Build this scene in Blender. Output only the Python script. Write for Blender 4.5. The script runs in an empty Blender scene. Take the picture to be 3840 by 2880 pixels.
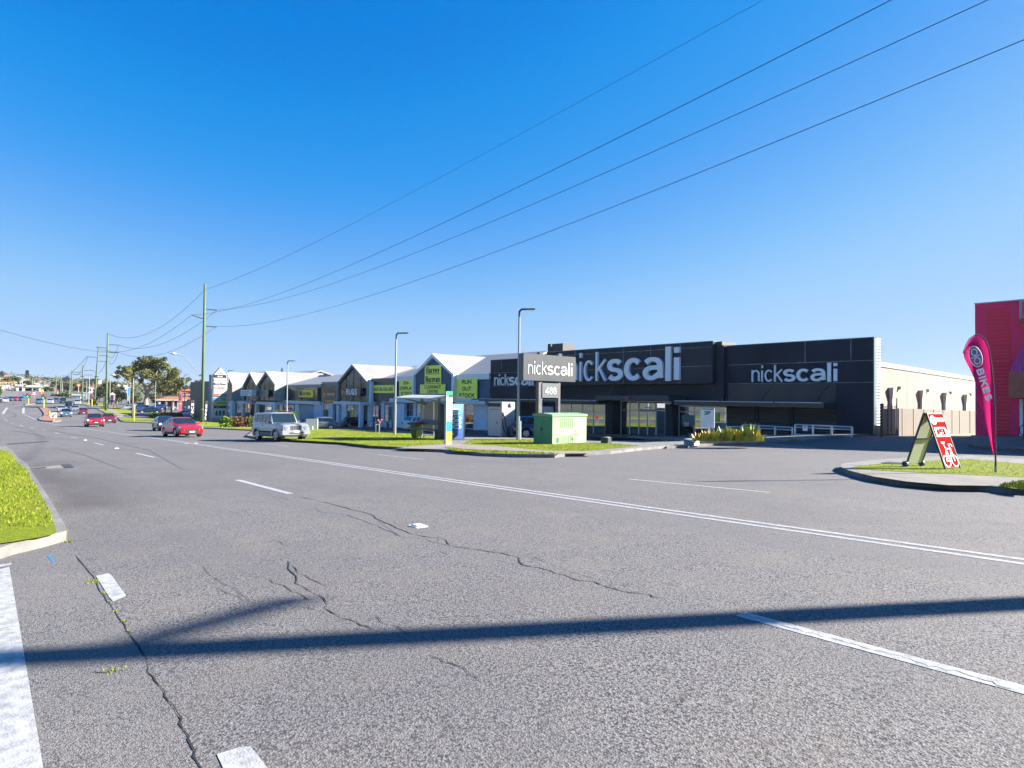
import bpy, bmesh, math, random
from mathutils import Vector, Matrix
import numpy as np
R = math.radians
random.seed(7)
S = bpy.context.scene
COL = S.collection
# ------------------------------------------------------------------ camera
FOC = 2363.0; CXP = 1920.0; CYP = 1440.0          # focal length in photo pixels (3840 wide)
EYE = Vector((0, 0, 1.45)); YAW = R(49.13); ROLL = R(.7); PITCH = math.atan(51.0 / FOC)
fh = Vector((-math.sin(YAW), math.cos(YAW), 0)); up = Vector((0, 0, 1)); rt = fh.cross(up)
fwd = fh * math.cos(PITCH) + up * math.sin(PITCH); u0 = -fh * math.sin(PITCH) + up * math.cos(PITCH)
rgt = rt * math.cos(ROLL) + u0 * math.sin(ROLL); upv = -rt * math.sin(ROLL) + u0 * math.cos(ROLL)
cam = bpy.data.cameras.new('camera'); cam_o = bpy.data.objects.new('camera', cam); COL.objects.link(cam_o)
m = Matrix((rgt, upv, -fwd)).transposed().to_4x4(); m.translation = EYE; cam_o.matrix_world = m
cam.sensor_width = 36; cam.lens = 36 * FOC / 3840; cam.clip_start = .1; cam.clip_end = 9000
S.camera = cam_o
# ------------------------------------------------------------------ sky, sun, exposure
SUN_EL = R(25.5); SX, SY = .515, .857
w = bpy.data.worlds.new('World'); S.world = w; w.use_nodes = True; nt = w.node_tree
bg = nt.nodes['Background']; sky = nt.nodes.new('ShaderNodeTexSky'); sky.sky_type = 'NISHITA'; sky.sun_disc = False
sky.sun_elevation = SUN_EL; sky.sun_rotation = math.atan2(SX, SY)
sky.air_density = 1.0; sky.dust_density = .3; sky.ozone_density = 1.5; sky.altitude = 0
sep = nt.nodes.new('ShaderNodeSeparateColor'); cmb = nt.nodes.new('ShaderNodeCombineColor'); nt.links.new(sky.outputs[0], sep.inputs[0])
EXPO = 2.1; BGS = .13
# grade of the sky: raw sky value (0..10) -> brightness as developed in the photo
for i, pts in enumerate((((.0, 0), (.10, .0), (.13, .012), (.19, .105), (.24, .19), (.34, .325), (.52, .42), (1, .55)),
                         ((.0, .1), (.17, .225), (.20, .28), (.30, .395), (.36, .48), (.48, .595), (.62, .64), (1, .75)),
                         ((.0, .5), (.29, .78), (.34, .86), (.45, .925), (.70, .98), (1, 1)))):
    dv = nt.nodes.new('ShaderNodeMath'); dv.operation = 'MULTIPLY'; dv.inputs[1].default_value = .1; fc = nt.nodes.new('ShaderNodeFloatCurve'); cu = fc.mapping.curves[0]
    while len(cu.points) > 2: cu.points.remove(cu.points[-1])
    cu.points[0].location = pts[0]; cu.points[1].location = pts[-1]
    for p in pts[1:-1]: cu.points.new(*p)
    fc.mapping.update(); ml = nt.nodes.new('ShaderNodeMath'); ml.operation = 'MULTIPLY'; ml.inputs[1].default_value = 1 / (BGS * 2 ** EXPO)
    nt.links.new(sep.outputs[i], dv.inputs[0]); nt.links.new(dv.outputs[0], fc.inputs['Value']); nt.links.new(fc.outputs[0], ml.inputs[0]); nt.links.new(ml.outputs[0], cmb.inputs[i])
nt.links.new(cmb.outputs[0], bg.inputs[0]); bg.inputs[1].default_value = BGS
sl = bpy.data.lights.new('sun', 'SUN'); sl.energy = 5; sl.angle = R(.55); sl.color = (1, .94, .84)
so = bpy.data.objects.new('sun', sl); COL.objects.link(so)
sd = Vector((SX * math.cos(SUN_EL), SY * math.cos(SUN_EL), math.sin(SUN_EL))).normalized()
so.rotation_euler = sd.to_track_quat('Z', 'Y').to_euler(); so.location = (30, 60, 60)
S.view_settings.view_transform = 'Standard'; S.view_settings.look = 'None'; S.view_settings.gamma = 1
S.view_settings.exposure = EXPO; S.view_settings.use_curve_mapping = False
S.cycles.max_bounces = 5; S.cycles.transparent_max_bounces = 6; S.cycles.volume_bounces = 0

# ------------------------------------------------------------------ terrain height
KX = [(-3000, 34), (-1500, 23), (-1000, 17), (-700, 10), (-500, 4.4), (-400, 1.5), (-300, -1.4), (-216, -2.95), (-160, -3.35), (-120, -3.1), (-80, -2.33), (-40, -1.24), (0, 0), (40, 1.24), (100, 3.1), (3000, 20)]
_x = np.array([k[0] for k in KX], float); _z = np.array([k[1] for k in KX], float)
_s = (_z[1:] - _z[:-1]) / (_x[1:] - _x[:-1]); _m = np.zeros(len(_x)); _m[1:-1] = (_s[1:] + _s[:-1]) / 2; _m[0] = _s[0]; _m[-1] = _s[-1]
def sm(a, b, t):
    t = max(0, min(1, (t - a) / (b - a))); return t * t * (3 - 2 * t)
def H(x, y):
    i = int(np.searchsorted(_x, x)) - 1; i = max(0, min(len(_x) - 2, i)); h = _x[i + 1] - _x[i]; t = (x - _x[i]) / h
    z = (2*t**3-3*t**2+1)*_z[i] + (t**3-2*t**2+t)*h*_m[i] + (-2*t**3+3*t**2)*_z[i+1] + (t**3-t**2)*h*_m[i+1]
    z -= .0165 * max(min(y, 70), -20)
    z += .48 * sm(-30, -16, x) * sm(26, 44, y)
    if x < -330:                      # far hills
        f = sm(-330, -900, x)
        z += 5 * f * math.exp(-((y + 60) / 130.0) ** 2) * sm(-450, -900, x) - 6 * f * sm(40, 250, y)
    return float(z)
def ray(px, py): return fwd * FOC + rgt * (px - CXP) - upv * (py - CYP)
def G(px, py, off=0):
    """the ground point seen at a photo pixel"""
    d = ray(px, py); t = .9 / FOC; f = 1.012
    while t < 3000 / FOC:
        p = EYE + d * t
        if p.z < H(p.x, p.y) + off: break
        t *= f
    a, b = t / f, t
    for _ in range(30):
        m_ = (a + b) / 2; p = EYE + d * m_
        if p.z < H(p.x, p.y) + off: b = m_
        else: a = m_
    return EYE + d * b
def FY(px, py, Y): d = ray(px, py); return EYE + d * (Y / d.y)
def FX(px, py, X): d = ray(px, py); return EYE + d * (X / d.x)
def FD(px, py, dep): return EYE + ray(px, py) * (dep / FOC)

# ------------------------------------------------------------------ objects
def tag(o, label=None, cat=None, group=None, kind=None):
    for k, v in (('label', label), ('category', cat), ('group', group), ('kind', kind)):
        if v: o[k] = v
    return o
def thing(name, loc, label, cat, group=None, rz=0):
    o = bpy.data.objects.new(name, None); COL.objects.link(o); o.location = loc; o.rotation_euler = (0, 0, rz); o.empty_display_size = .3
    return tag(o, label, cat, group)
def root_loc(o):
    v = Vector((0, 0, 0))
    while o: v += o.location; o = o.parent
    return v
class MB:
    def __init__(s): s.v = []; s.f = []
    def add(s, vs, fs):
        n = len(s.v); s.v += [tuple(a) for a in vs]; s.f += [tuple(n + i for i in f) for f in fs]; return s
    def box(s, a, b, M=None):
        x0, y0, z0 = a; x1, y1, z1 = b
        vs = [Vector(p) for p in ((x0,y0,z0),(x1,y0,z0),(x1,y1,z0),(x0,y1,z0),(x0,y0,z1),(x1,y0,z1),(x1,y1,z1),(x0,y1,z1))]
        if M: vs = [M @ v for v in vs]
        return s.add(vs, [(0,3,2,1),(4,5,6,7),(0,1,5,4),(1,2,6,5),(2,3,7,6),(3,0,4,7)])
    def cbox(s, c, d, rz=0):
        M = Matrix.Translation(Vector(c)) @ Matrix.Rotation(rz, 4, 'Z'); h = [k / 2 for k in d]
        return s.box((-h[0], -h[1], -h[2]), (h[0], h[1], h[2]), M)
    def quad(s, *p): return s.add(p, [tuple(range(len(p)))])
    def tube(s, pts, rad, n=8, cap=True):
        pts = [Vector(p) for p in pts]; rad = rad if isinstance(rad, (list, tuple)) else [rad] * len(pts)
        base = len(s.v); prev = None
        for i, p in enumerate(pts):
            t = (pts[min(i+1, len(pts)-1)] - pts[max(i-1, 0)]).normalized()
            a = prev if prev is not None else (Vector((1, 0, 0)) if abs(t.z) > .8 else Vector((0, 0, 1)))
            b = t.cross(a)
            if b.length < 1e-4: b = t.cross(Vector((0, 1, 0)))
            b.normalize(); a = b.cross(t).normalized(); prev = a
            for k in range(n):
                an = 2 * math.pi * k / n; s.v.append(tuple(p + (a * math.cos(an) + b * math.sin(an)) * rad[i]))
        for i in range(len(pts) - 1):
            for k in range(n):
                q = base + i * n; s.f.append((q + k, q + (k+1) % n, q + n + (k+1) % n, q + n + k))
        if cap: s.f.append(tuple(base + k for k in range(n))[::-1]); s.f.append(tuple(base + (len(pts)-1) * n + k for k in range(n)))
        return s
    def prism(s, poly, a, b):
        """poly: list of points; extruded from vector offset a to offset b"""
        n = len(poly); a = Vector(a); b = Vector(b)
        return s.add([Vector(p) + a for p in poly] + [Vector(p) + b for p in poly],
                     [tuple(range(n))[::-1], tuple(range(n, 2*n))] + [(i, (i+1) % n, n + (i+1) % n, n + i) for i in range(n)])
    def build(s, name, mat, parent=None, local=False, smooth=False, label=None, bevel=0):
        me = bpy.data.meshes.new(name)
        off = Vector((0, 0, 0)) if (local or parent is None) else root_loc(parent)
        me.from_pydata([tuple(Vector(v) - off) for v in s.v], [], s.f); me.materials.append(mat)
        bm = bmesh.new(); bm.from_mesh(me); bmesh.ops.recalc_face_normals(bm, faces=bm.faces)
        if bevel: bmesh.ops.bevel(bm, geom=list(bm.edges), offset=bevel, segments=1, affect='EDGES')
        bm.to_mesh(me); bm.free()
        if smooth:
            for p in me.polygons: p.use_smooth = True
        o = bpy.data.objects.new(name, me); COL.objects.link(o)
        if parent: o.parent = parent
        if label: o['label'] = label
        return o
def slab(mb, poly, off=0, thick=0, step=3.0, stepy=None):
    """a sheet or raised slab following the terrain inside a flat polygon"""
    bm = bmesh.new(); vs = [bm.verts.new((p[0], p[1], 0)) for p in poly]; f = bm.faces.new(vs)
    for ax, st in ((0, step), (1, stepy or step * 2)):
        lo = min(p[ax] for p in poly); hi = max(p[ax] for p in poly); k = math.floor(lo / st) + 1
        while k * st < hi:
            co = [0, 0, 0]; co[ax] = k * st; no = [0, 0, 0]; no[ax] = 1
            bmesh.ops.bisect_plane(bm, geom=bm.verts[:] + bm.edges[:] + bm.faces[:], plane_co=co, plane_no=no); k += 1
    if thick:
        e = bmesh.ops.extrude_face_region(bm, geom=bm.faces[:]); top = [v for v in e['geom'] if isinstance(v, bmesh.types.BMVert)]
        for v in bm.verts: v.co.z = H(v.co.x, v.co.y) + off
        for v in top: v.co.z += thick
    else:
        for v in bm.verts: v.co.z = H(v.co.x, v.co.y) + off
    bm.verts.index_update(); mb.add([v.co[:] for v in bm.verts], [[v.index for v in f.verts] for f in bm.faces]); bm.free(); return mb
def ribbon(mb, pts, w, off, sub=3.0):
    """flat band along ground points"""
    P = []
    for a, b in zip(pts[:-1], pts[1:]):
        a = Vector((a[0], a[1])); b = Vector((b[0], b[1])); n = max(1, int((b - a).length / sub))
        P += [a.lerp(b, i / n) for i in range(n)]
    P.append(Vector((pts[-1][0], pts[-1][1]))); W = w if isinstance(w, (list, tuple)) else None; n = len(P); base = len(mb.v)
    for i, p in enumerate(P):
        t = (P[min(i+1, n-1)] - P[max(i-1, 0)]).normalized(); q = Vector((-t.y, t.x)); ww = (W[0] + (W[1]-W[0]) * i / (n-1)) if W else w
        for sg in (-.5, .5):
            c = p + q * ww * sg; mb.v.append((c.x, c.y, H(c.x, c.y) + (off if off > .0125 else min(off, .003 + .0002 * max(0, -c.x - 12)))))
    mb.f += [(base+2*i, base+2*i+1, base+2*i+3, base+2*i+2) for i in range(n-1)]
    return mb
def GL(l, off=0): return [G(x, y, off) for x, y in l]
def copy_tree(o, parent=None):
    c = o.copy(); COL.objects.link(c)
    if parent: c.parent = parent
    for ch in list(o.children): copy_tree(ch, c)
    return c

# ------------------------------------------------------------------ materials
_M = {}
ALB = .62   # overall albedo level of sunlit materials at this exposure
KEEP = ('black_cladding', 'black_panel', 'weathered_panel', 'panel_joint', 'letter_white', 'render_white_shaded', 'navy_wall', 'fascia_pale_blue', 'lime_board', 'sign_yellow', 'sign_ink', 'dark_glazing', 'pink_wall', 'downpipe_tan', 'white_paint', 'window_aluminium', 'dim_interior', 'shop_interior_wall', 'shop_interior_floor', 'sofa_fabric', 'cabinet_green', 'pilaster_black', 'portal_black', 'canopy_black', 'lit_edge_pale', 'rail_metal', 'notice_white', 'case_dark', 'bench_blue', 'shelter_steel', 'sign_pale_blue', 'sign_blue', 'block_grey', 'shelter_grey', 'fascia_dark', 'car_glass', 'dark_glass', 'chrome', 'alloy_rim', 'sign_orange', 'camel_orange', 'decal_blue', 'board_inner', 'banner_yellow', 'banner_red', 'banner_olive', 'banner_bright', 'poster_lime', 'poster_teal', 'window_poster')
def mat(name, col, rough=.7, metal=0, var=.0, scale=3.0, bump=0, bscale=40, spec=None, coat=0, emit=0, col2=None, stretch=None):
    if name in _M: return _M[name]
    m = bpy.data.materials.new(name); m.use_nodes = True; n = m.node_tree.nodes; l = m.node_tree.links; b = n['Principled BSDF']
    if name not in KEEP and not emit: col = tuple(c * ALB for c in col); col2 = tuple(c * ALB for c in col2) if col2 else None
    col = tuple(col) + (1,); b.inputs['Roughness'].default_value = rough; b.inputs['Metallic'].default_value = metal
    if spec is not None: b.inputs['Specular IOR Level'].default_value = spec
    if coat: b.inputs['Coat Weight'].default_value = coat; b.inputs['Coat Roughness'].default_value = .05
    b.inputs['Base Color'].default_value = col
    if emit: b.inputs['Emission Color'].default_value = col; b.inputs['Emission Strength'].default_value = emit
    if var or bump:
        tc = n.new('ShaderNodeTexCoord'); src = tc.outputs['Object']
        if stretch:
            mp = n.new('ShaderNodeMapping'); mp.inputs['Scale'].default_value = stretch; l.new(src, mp.inputs[0]); src = mp.outputs[0]
    if var:
        t = n.new('ShaderNodeTexNoise'); t.inputs['Scale'].default_value = scale; t.inputs['Detail'].default_value = 6; t.inputs['Roughness'].default_value = .65; l.new(src, t.inputs['Vector'])
        mx = n.new('ShaderNodeMix'); mx.data_type = 'RGBA'; c2 = tuple(col2) + (1,) if col2 else tuple(c * (1 - var) for c in col[:3]) + (1,)
        mx.inputs[6].default_value = col if col2 else tuple(min(1, c * (1 + var)) for c in col[:3]) + (1,); mx.inputs[7].default_value = c2
        r = n.new('ShaderNodeMapRange'); r.inputs[1].default_value = .35; r.inputs[2].default_value = .65; l.new(t.outputs[0], r.inputs[0]); l.new(r.outputs[0], mx.inputs[0]); l.new(mx.outputs[2], b.inputs['Base Color'])
    if bump:
        t = n.new('ShaderNodeTexNoise'); t.inputs['Scale'].default_value = bscale; t.inputs['Detail'].default_value = 3; l.new(src, t.inputs['Vector'])
        bp = n.new('ShaderNodeBump'); bp.inputs['Strength'].default_value = bump; bp.inputs['Distance'].default_value = .02; l.new(t.outputs[0], bp.inputs['Height']); l.new(bp.outputs[0], b.inputs['Normal'])
    _M[name] = m; return m
def asphalt(name, c0, c1, tint, grain=120, patch=True):
    c0, c1, tint = (tuple(k * ALB for k in q) for q in (c0, c1, tint))
    m = bpy.data.materials.new(name); m.use_nodes = True; n = m.node_tree.nodes; l = m.node_tree.links; b = n['Principled BSDF']
    g = n.new('ShaderNodeNewGeometry')
    def noise(sc, det=2, st=None, rough=.5):
        src = g.outputs['Position']
        if st: mp = n.new('ShaderNodeMapping'); mp.inputs['Scale'].default_value = st; mp.inputs['Rotation'].default_value = (0, 0, R(2.2)); l.new(src, mp.inputs[0]); src = mp.outputs[0]
        t = n.new('ShaderNodeTexNoise'); t.inputs['Scale'].default_value = sc; t.inputs['Detail'].default_value = det; t.inputs['Roughness'].default_value = rough; l.new(src, t.inputs['Vector']); return t.outputs[0]
    def mr(x, a, b_, c=0, d=1): r = n.new('ShaderNodeMapRange'); r.inputs[1].default_value = a; r.inputs[2].default_value = b_; r.inputs[3].default_value = c; r.inputs[4].default_value = d; l.new(x, r.inputs[0]); return r.outputs[0]
    def mix(f, a, b_, mode='MIX'):
        x = n.new('ShaderNodeMix'); x.data_type = 'RGBA'; x.blend_type = mode
        if isinstance(f, float): x.inputs[0].default_value = f
        else: l.new(f, x.inputs[0])
        for i, q in ((6, a), (7, b_)):
            if isinstance(q, tuple): x.inputs[i].default_value = q + (1,)
            else: l.new(q, x.inputs[i])
        return x.outputs[2]
    vo = n.new('ShaderNodeTexVoronoi'); vo.inputs['Scale'].default_value = grain; l.new(g.outputs['Position'], vo.inputs['Vector'])
    sp = n.new('ShaderNodeSeparateColor'); l.new(vo.outputs['Color'], sp.inputs[0])
    c = mix(mr(sp.outputs[0], .1, .9), c0, c1)
    fine = noise(grain * .55, 2); c = mix(mr(fine, .38, .56), tuple(k * .22 for k in c0), c)
    warm = noise(grain * .8, 1); c = mix(mr(warm, .58, .68, 0, .6), c, (c1[0] * 1.35, c1[1] * 1.25, c1[2] * 1.05))
    c = mix(mr(noise(1.3, 5, None, .7), .42, .7, 0, .45), c, tint)
    trk = noise(.9, 3, (.045, 1.0, 1)); c = mix(mr(trk, .48, .7, 0, .5), c, tuple(k * .55 for k in c1))
    lg = noise(.25, 4); c = mix(mr(lg, .48, .72, 0, .45), c, tuple(k * .75 for k in c0))
    if patch == 'kerbside':      # oily dirt lying along the near kerb, and polished wheel paths
        sx = n.new('ShaderNodeSeparateXYZ'); l.new(g.outputs['Position'], sx.inputs[0])
        def mul(a_, b_): k = n.new('ShaderNodeMath'); k.operation = 'MULTIPLY'; l.new(a_, k.inputs[0]); l.new(b_, k.inputs[1]); return k.outputs[0]
        f = mul(mul(mr(sx.outputs[1], .6, 1.5), mr(sx.outputs[1], 3.2, 1.7)), mul(mr(sx.outputs[0], -34, -22), mr(sx.outputs[0], -9, -12.5)))
        f2 = mul(f, mr(noise(1.2, 4, (.3, 1, 1)), .3, .6)); x = n.new('ShaderNodeMath'); x.operation = 'MULTIPLY'; x.inputs[1].default_value = .62; l.new(f2, x.inputs[0]); c = mix(x.outputs[0], c, (.05, .042, .04))
        st = mr(noise(2.2, 5, None, .75), .6, .7, 0, .45); c = mix(mul(st, mr(noise(.35, 2), .5, .62)), c, (.045, .042, .042))
    l.new(c, b.inputs['Base Color']); b.inputs['Roughness'].default_value = .85; b.inputs['Specular IOR Level'].default_value = .35
    bp = n.new('ShaderNodeBump'); bp.inputs['Strength'].default_value = .55; bp.inputs['Distance'].default_value = .006; l.new(vo.outputs['Distance'], bp.inputs['Height']); l.new(bp.outputs[0], b.inputs['Normal'])
    return m
def grassmat(name, a, b_, dry):
    m = bpy.data.materials.new(name); m.use_nodes = True; n = m.node_tree.nodes; l = m.node_tree.links; b = n['Principled BSDF']
    g = n.new('ShaderNodeNewGeometry'); a, b_, dry = (tuple(k * ALB * 1.05 for k in q) for q in (a, b_, dry))
    def nz(sc, d=4):
        t = n.new('ShaderNodeTexNoise'); t.inputs['Scale'].default_value = sc; t.inputs['Detail'].default_value = d; t.inputs['Roughness'].default_value = .7; l.new(g.outputs['Position'], t.inputs['Vector']); return t.outputs[0]
    def mr(x, p, q, c=0, d=1): r = n.new('ShaderNodeMapRange'); r.inputs[1].default_value = p; r.inputs[2].default_value = q; r.inputs[3].default_value = c; r.inputs[4].default_value = d; l.new(x, r.inputs[0]); return r.outputs[0]
    x = n.new('ShaderNodeMix'); x.data_type = 'RGBA'; l.new(mr(nz(14), .35, .65), x.inputs[0]); x.inputs[6].default_value = a + (1,); x.inputs[7].default_value = b_ + (1,)
    y = n.new('ShaderNodeMix'); y.data_type = 'RGBA'; l.new(mr(nz(1.1, 6), .5, .72, 0, .75), y.inputs[0]); l.new(x.outputs[2], y.inputs[6]); y.inputs[7].default_value = dry + (1,)
    l.new(y.outputs[2], b.inputs['Base Color']); b.inputs['Roughness'].default_value = .9; b.inputs['Specular IOR Level'].default_value = .2
    bp = n.new('ShaderNodeBump'); bp.inputs['Strength'].default_value = .9; bp.inputs['Distance'].default_value = .05; l.new(nz(55, 3), bp.inputs['Height']); l.new(bp.outputs[0], b.inputs['Normal'])
    return m
def paint(name, col, rough=.32, metal=0.0): return mat(name, col, rough, metal, coat=.8)
WHITE = mat('white_paint', (.78, .78, .76), .5, var=.04, scale=1.2)
CREAMW = mat('cream_wall', (.66, .62, .54), .8, var=.05, scale=.6)
BLACK = mat('black_rubber', (.018, .018, .02), .7)
DARK = mat('dark_metal', (.035, .037, .042), .45)
CHROME = mat('chrome', (.7, .7, .72), .18, 1)
GREYM = mat('galvanised_metal', (.42, .44, .46), .42, .6, var=.1, scale=6)
GLASS = mat('dark_glass', (.012, .018, .022), .04, 0, spec=.9)
CONC = mat('concrete', (.29, .27, .235), .88, var=.2, scale=2.2, bump=.25)
KERB = mat('kerb_concrete', (.245, .236, .222), .88, var=.28, scale=1.7, bump=.35)
# ================================================================== SETTING
ROADM = asphalt('asphalt_main', (.185, .177, .187), (.31, .299, .309), (.27, .235, .2), 95, 'kerbside')
SIDEM = asphalt('asphalt_side', (.215, .208, .215), (.3, .29, .295), (.28, .25, .225), 130)
PARKM = asphalt('asphalt_carpark', (.09, .09, .095), (.13, .13, .135), (.11, .105, .1), 70)
GRASSM = grassmat('verge_grass', (.33, .4, .01), (.2, .27, .009), (.36, .3, .06))
DIRT = mat('dry_ground', (.22, .19, .11), .95, var=.35, scale=.05, bump=.3, bscale=2, col2=(.10, .13, .045))
def struct(name, mb, m, **k): return tag(mb.build(name, m, **k), kind='structure')
# terrain sheet
xs_ = [-3000, -2500, -2100, -1800, -1500, -1300] + list(range(-1200, -440, 40)) + list(range(-440, -20, 10)) + [-30 + 2 * i for i in range(36)] + list(range(44, 100, 8)) + [120, 200, 400, 900, 1500]
xs_ = sorted(set(xs_)); ys_ = [-2500, -1500, -900, -600, -450] + list(range(-360, -60, 30)) + list(range(-60, 20, 10)) + [20 + 2 * i for i in range(16)] + list(range(52, 130, 6)) + list(range(130, 460, 30)) + [520, 700, 1000, 1600, 2600]
mb = MB(); ny = len(ys_)
for x in xs_:
    for y in ys_: mb.v.append((x, y, H(x, y) - .12))
mb.f = [(i*ny+j, (i+1)*ny+j, (i+1)*ny+j+1, i*ny+j+1) for i in range(len(xs_)-1) for j in range(ny-1)]
struct('ground', mb, DIRT, smooth=True)
# main road, intersection and side-street mouth
mb = MB(); slab(mb, [(-330, -75), (45, -30), (45, 43), (-20, 43), (-28, 34), (-150, 38), (-186, 48), (-200, 90), (-330, 90)], 0, 0, 2.0, 4.0)
struct('road', mb, ROADM)
mb = MB(); pth = [(-316, 8), (-400, FX(48, 1490, -400).y), (-520, FX(40, 1480, -520).y - 6), (-640, -60), (-800, -110), (-1100, -180)]
ribbon(mb, pth, 24, .1, 12); struct('road_up_the_hill', mb, asphalt('asphalt_far', (.24, .24, .24), (.3, .3, .3), (.3, .28, .26), 20))
# smoother asphalt of the near side street, up to the crack
CRK = [(249, 2030), (285, 2085), (318, 2125), (352, 2165), (372, 2215), (415, 2270), (446, 2320), (490, 2385), (520, 2425), (548, 2470), (575, 2540), (640, 2640), (690, 2740), (760, 2890), (800, 3000)]
cr = GL(CRK); g0 = [G(-2, 2098), G(46, 2083)]
poly = [(p.x, p.y) for p in g0 + cr] + [(-4.2, -3), (-9, -3)]
mb = MB(); slab(mb, poly, .0015); struct('side_street', mb, SIDEM)
# -- kerbed verges: concrete slab with a grass sheet on top
def verge(name, kerb_px, grass_px=None, extra=(), hgt=.13, m=None, world=False):
    k = [(p[0], p[1]) for p in (kerb_px if world else GL(kerb_px))] + list(extra)
    mb = MB(); slab(mb, k, -.02, hgt + .02, 3, 4); o = struct(name, mb, m or KERB)
    return k
def inset(poly, d):
    n = len(poly); out = []; A = sum(poly[i][0]*poly[(i+1)%n][1]-poly[(i+1)%n][0]*poly[i][1] for i in range(n)); sg = 1 if A > 0 else -1
    for i in range(n):
        p, q, r_ = Vector(poly[i-1][:2]), Vector(poly[i][:2]), Vector(poly[(i+1)%n][:2])
        a = (q-p).normalized(); b = (r_-q).normalized(); na = Vector((-a.y, a.x))*sg; nb = Vector((-b.y, b.x))*sg
        t = (na+nb); t = t.normalized() if t.length > .01 else na; s_ = d / max(.45, t.dot(na)); out.append((q.x+t.x*s_, q.y+t.y*s_))
    return out
def grass_sheet(name, poly, off, step=3): mb = MB(); slab(mb, poly, off, 0, step, step); return tag(mb.build(name, GRASSM), kind='structure')
# near left verge
kl = [(-2, 2098), (46, 2081), (150, 2056), (249, 2028), (243, 2004), (216, 1955), (196, 1915), (143, 1826), (122, 1795), (101, 1752), (70, 1733), (46, 1699), (25, 1684)]
kp = [(p.x, p.y) for p in GL(kl)]; kp += [(-37, .9), (-38, -14), (-10.2, -14)]
mb = MB(); slab(mb, kp, -.02, .14, 2, 2); struct('kerb', mb, KERB)
gl = [(-2, 2040), (60, 2031), (152, 2016), (205, 2003), (212, 1990), (198, 1950), (186, 1915), (140, 1832), (120, 1800), (99, 1757), (68, 1738), (44, 1702), (25, 1690)]
gp = [(p.x, p.y) for p in GL(gl, .13)] + [(-36.5, .3), (-37.5, -13.8), (-10.6, -13.8)]
grass_sheet('grass', gp, .135, 2); NEARG = gp
mb = MB(); slab(mb, [(-50, .4), (-41, 1.2), (-40.6, -14), (-50, -14)], .0, .05); struct('driveway', mb, CONC)
mb = MB(); slab(mb, [(-120, -2), (-80, .0), (-51, .6), (-51, -14), (-120, -14)], 0, .14); struct('kerb', mb, KERB)
grass_sheet('grass', [(-119, -2.5), (-80, -.5), (-51.5, .1), (-51.5, -13.6), (-119, -13.6)], .145)
# V1: verge with the bus stop
v1k = [(924, 1640), (1030, 1652), (1150, 1659), (1286, 1667), (1394, 1680), (1486, 1686), (1631, 1695), (1694, 1698), (1812, 1711), (1950, 1716), (2080, 1717), (2164, 1709), (2290, 1703), (2405, 1689), (2490, 1682), (2676, 1672), (2850, 1667), (2890, 1661)]
v1w = [(p.x, p.y) for p in GL(v1k)]
cb = [(p.x, p.y) for p in GL([(3060, 1655), (3180, 1645), (3290, 1640)])]
back = [(-15.6, 44.4), (-33.5, 44.4)] ; v1b = [(p.x, p.y) for p in GL([(2405, 1668), (2290, 1663), (2195, 1660), (2000, 1650), (1950, 1648), (1745, 1646), (1540, 1622), (1421, 1620), (1313, 1613), (1155, 1609), (1020, 1606), (955, 1613)])]
mb = MB(); slab(mb, v1w[:-3] + [(p.x, p.y) for p in GL([(2640, 1662), (2500, 1662)])] + v1b, -.02, .15, 2, 2); struct('kerb', mb, KERB)
mb = MB(); slab(mb, [(p.x, p.y) for p in GL([(2500, 1683), (2676, 1672), (2850, 1667), (2885, 1664), (2880, 1652), (2760, 1652), (2640, 1655), (2500, 1664)])], -.02, .14, 2, 2); struct('kerb', mb, KERB)
ins = inset(v1w[:-3] + [(p.x, p.y) for p in GL([(2500, 1664)])] + v1b, .22)
g1 = [(p.x, p.y) for p in GL([(950, 1637), (1030, 1646), (1150, 1652), (1286, 1659), (1394, 1671), (1486, 1675), (1560, 1672), (1660, 1663), (1700, 1652), (1712, 1646), (1540, 1621), (1421, 1618), (1313, 1611), (1155, 1607), (1020, 1605), (965, 1611)], .14)]
grass_sheet('grass', g1, .136)
g1b = [(p.x, p.y) for p in GL([(1730, 1665), (1860, 1671), (1950, 1681), (2060, 1690), (2200, 1690), (2300, 1681), (2405, 1671), (2290, 1662), (2195, 1659), (2000, 1650), (1950, 1648), (1780, 1645)], .14)]
grass_sheet('grass', g1b, .136)
g1c = [(p.x, p.y) for p in GL([(1668, 1677), (1740, 1684), (1812, 1688), (1950, 1693), (2040, 1697), (2100, 1703), (1950, 1702), (1812, 1696), (1700, 1690)], .14)]
grass_sheet('grass', g1c, .137, 2)
PAVM = mat('path_paving', (.33, .28, .24), .88, var=.2, scale=2.5, bump=.2)
pv = [(p.x, p.y) for p in GL([(1486, 1681), (1570, 1672), (1660, 1664), (1730, 1666), (1860, 1672), (1950, 1682), (2060, 1691), (2200, 1692), (2230, 1700), (2100, 1701), (2040, 1696), (1950, 1691), (1812, 1687), (1740, 1683), (1668, 1675), (1630, 1684)], .13)]
mb = MB(); slab(mb, pv, .134, 0, 2, 2); struct('path', mb, PAVM)
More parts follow.
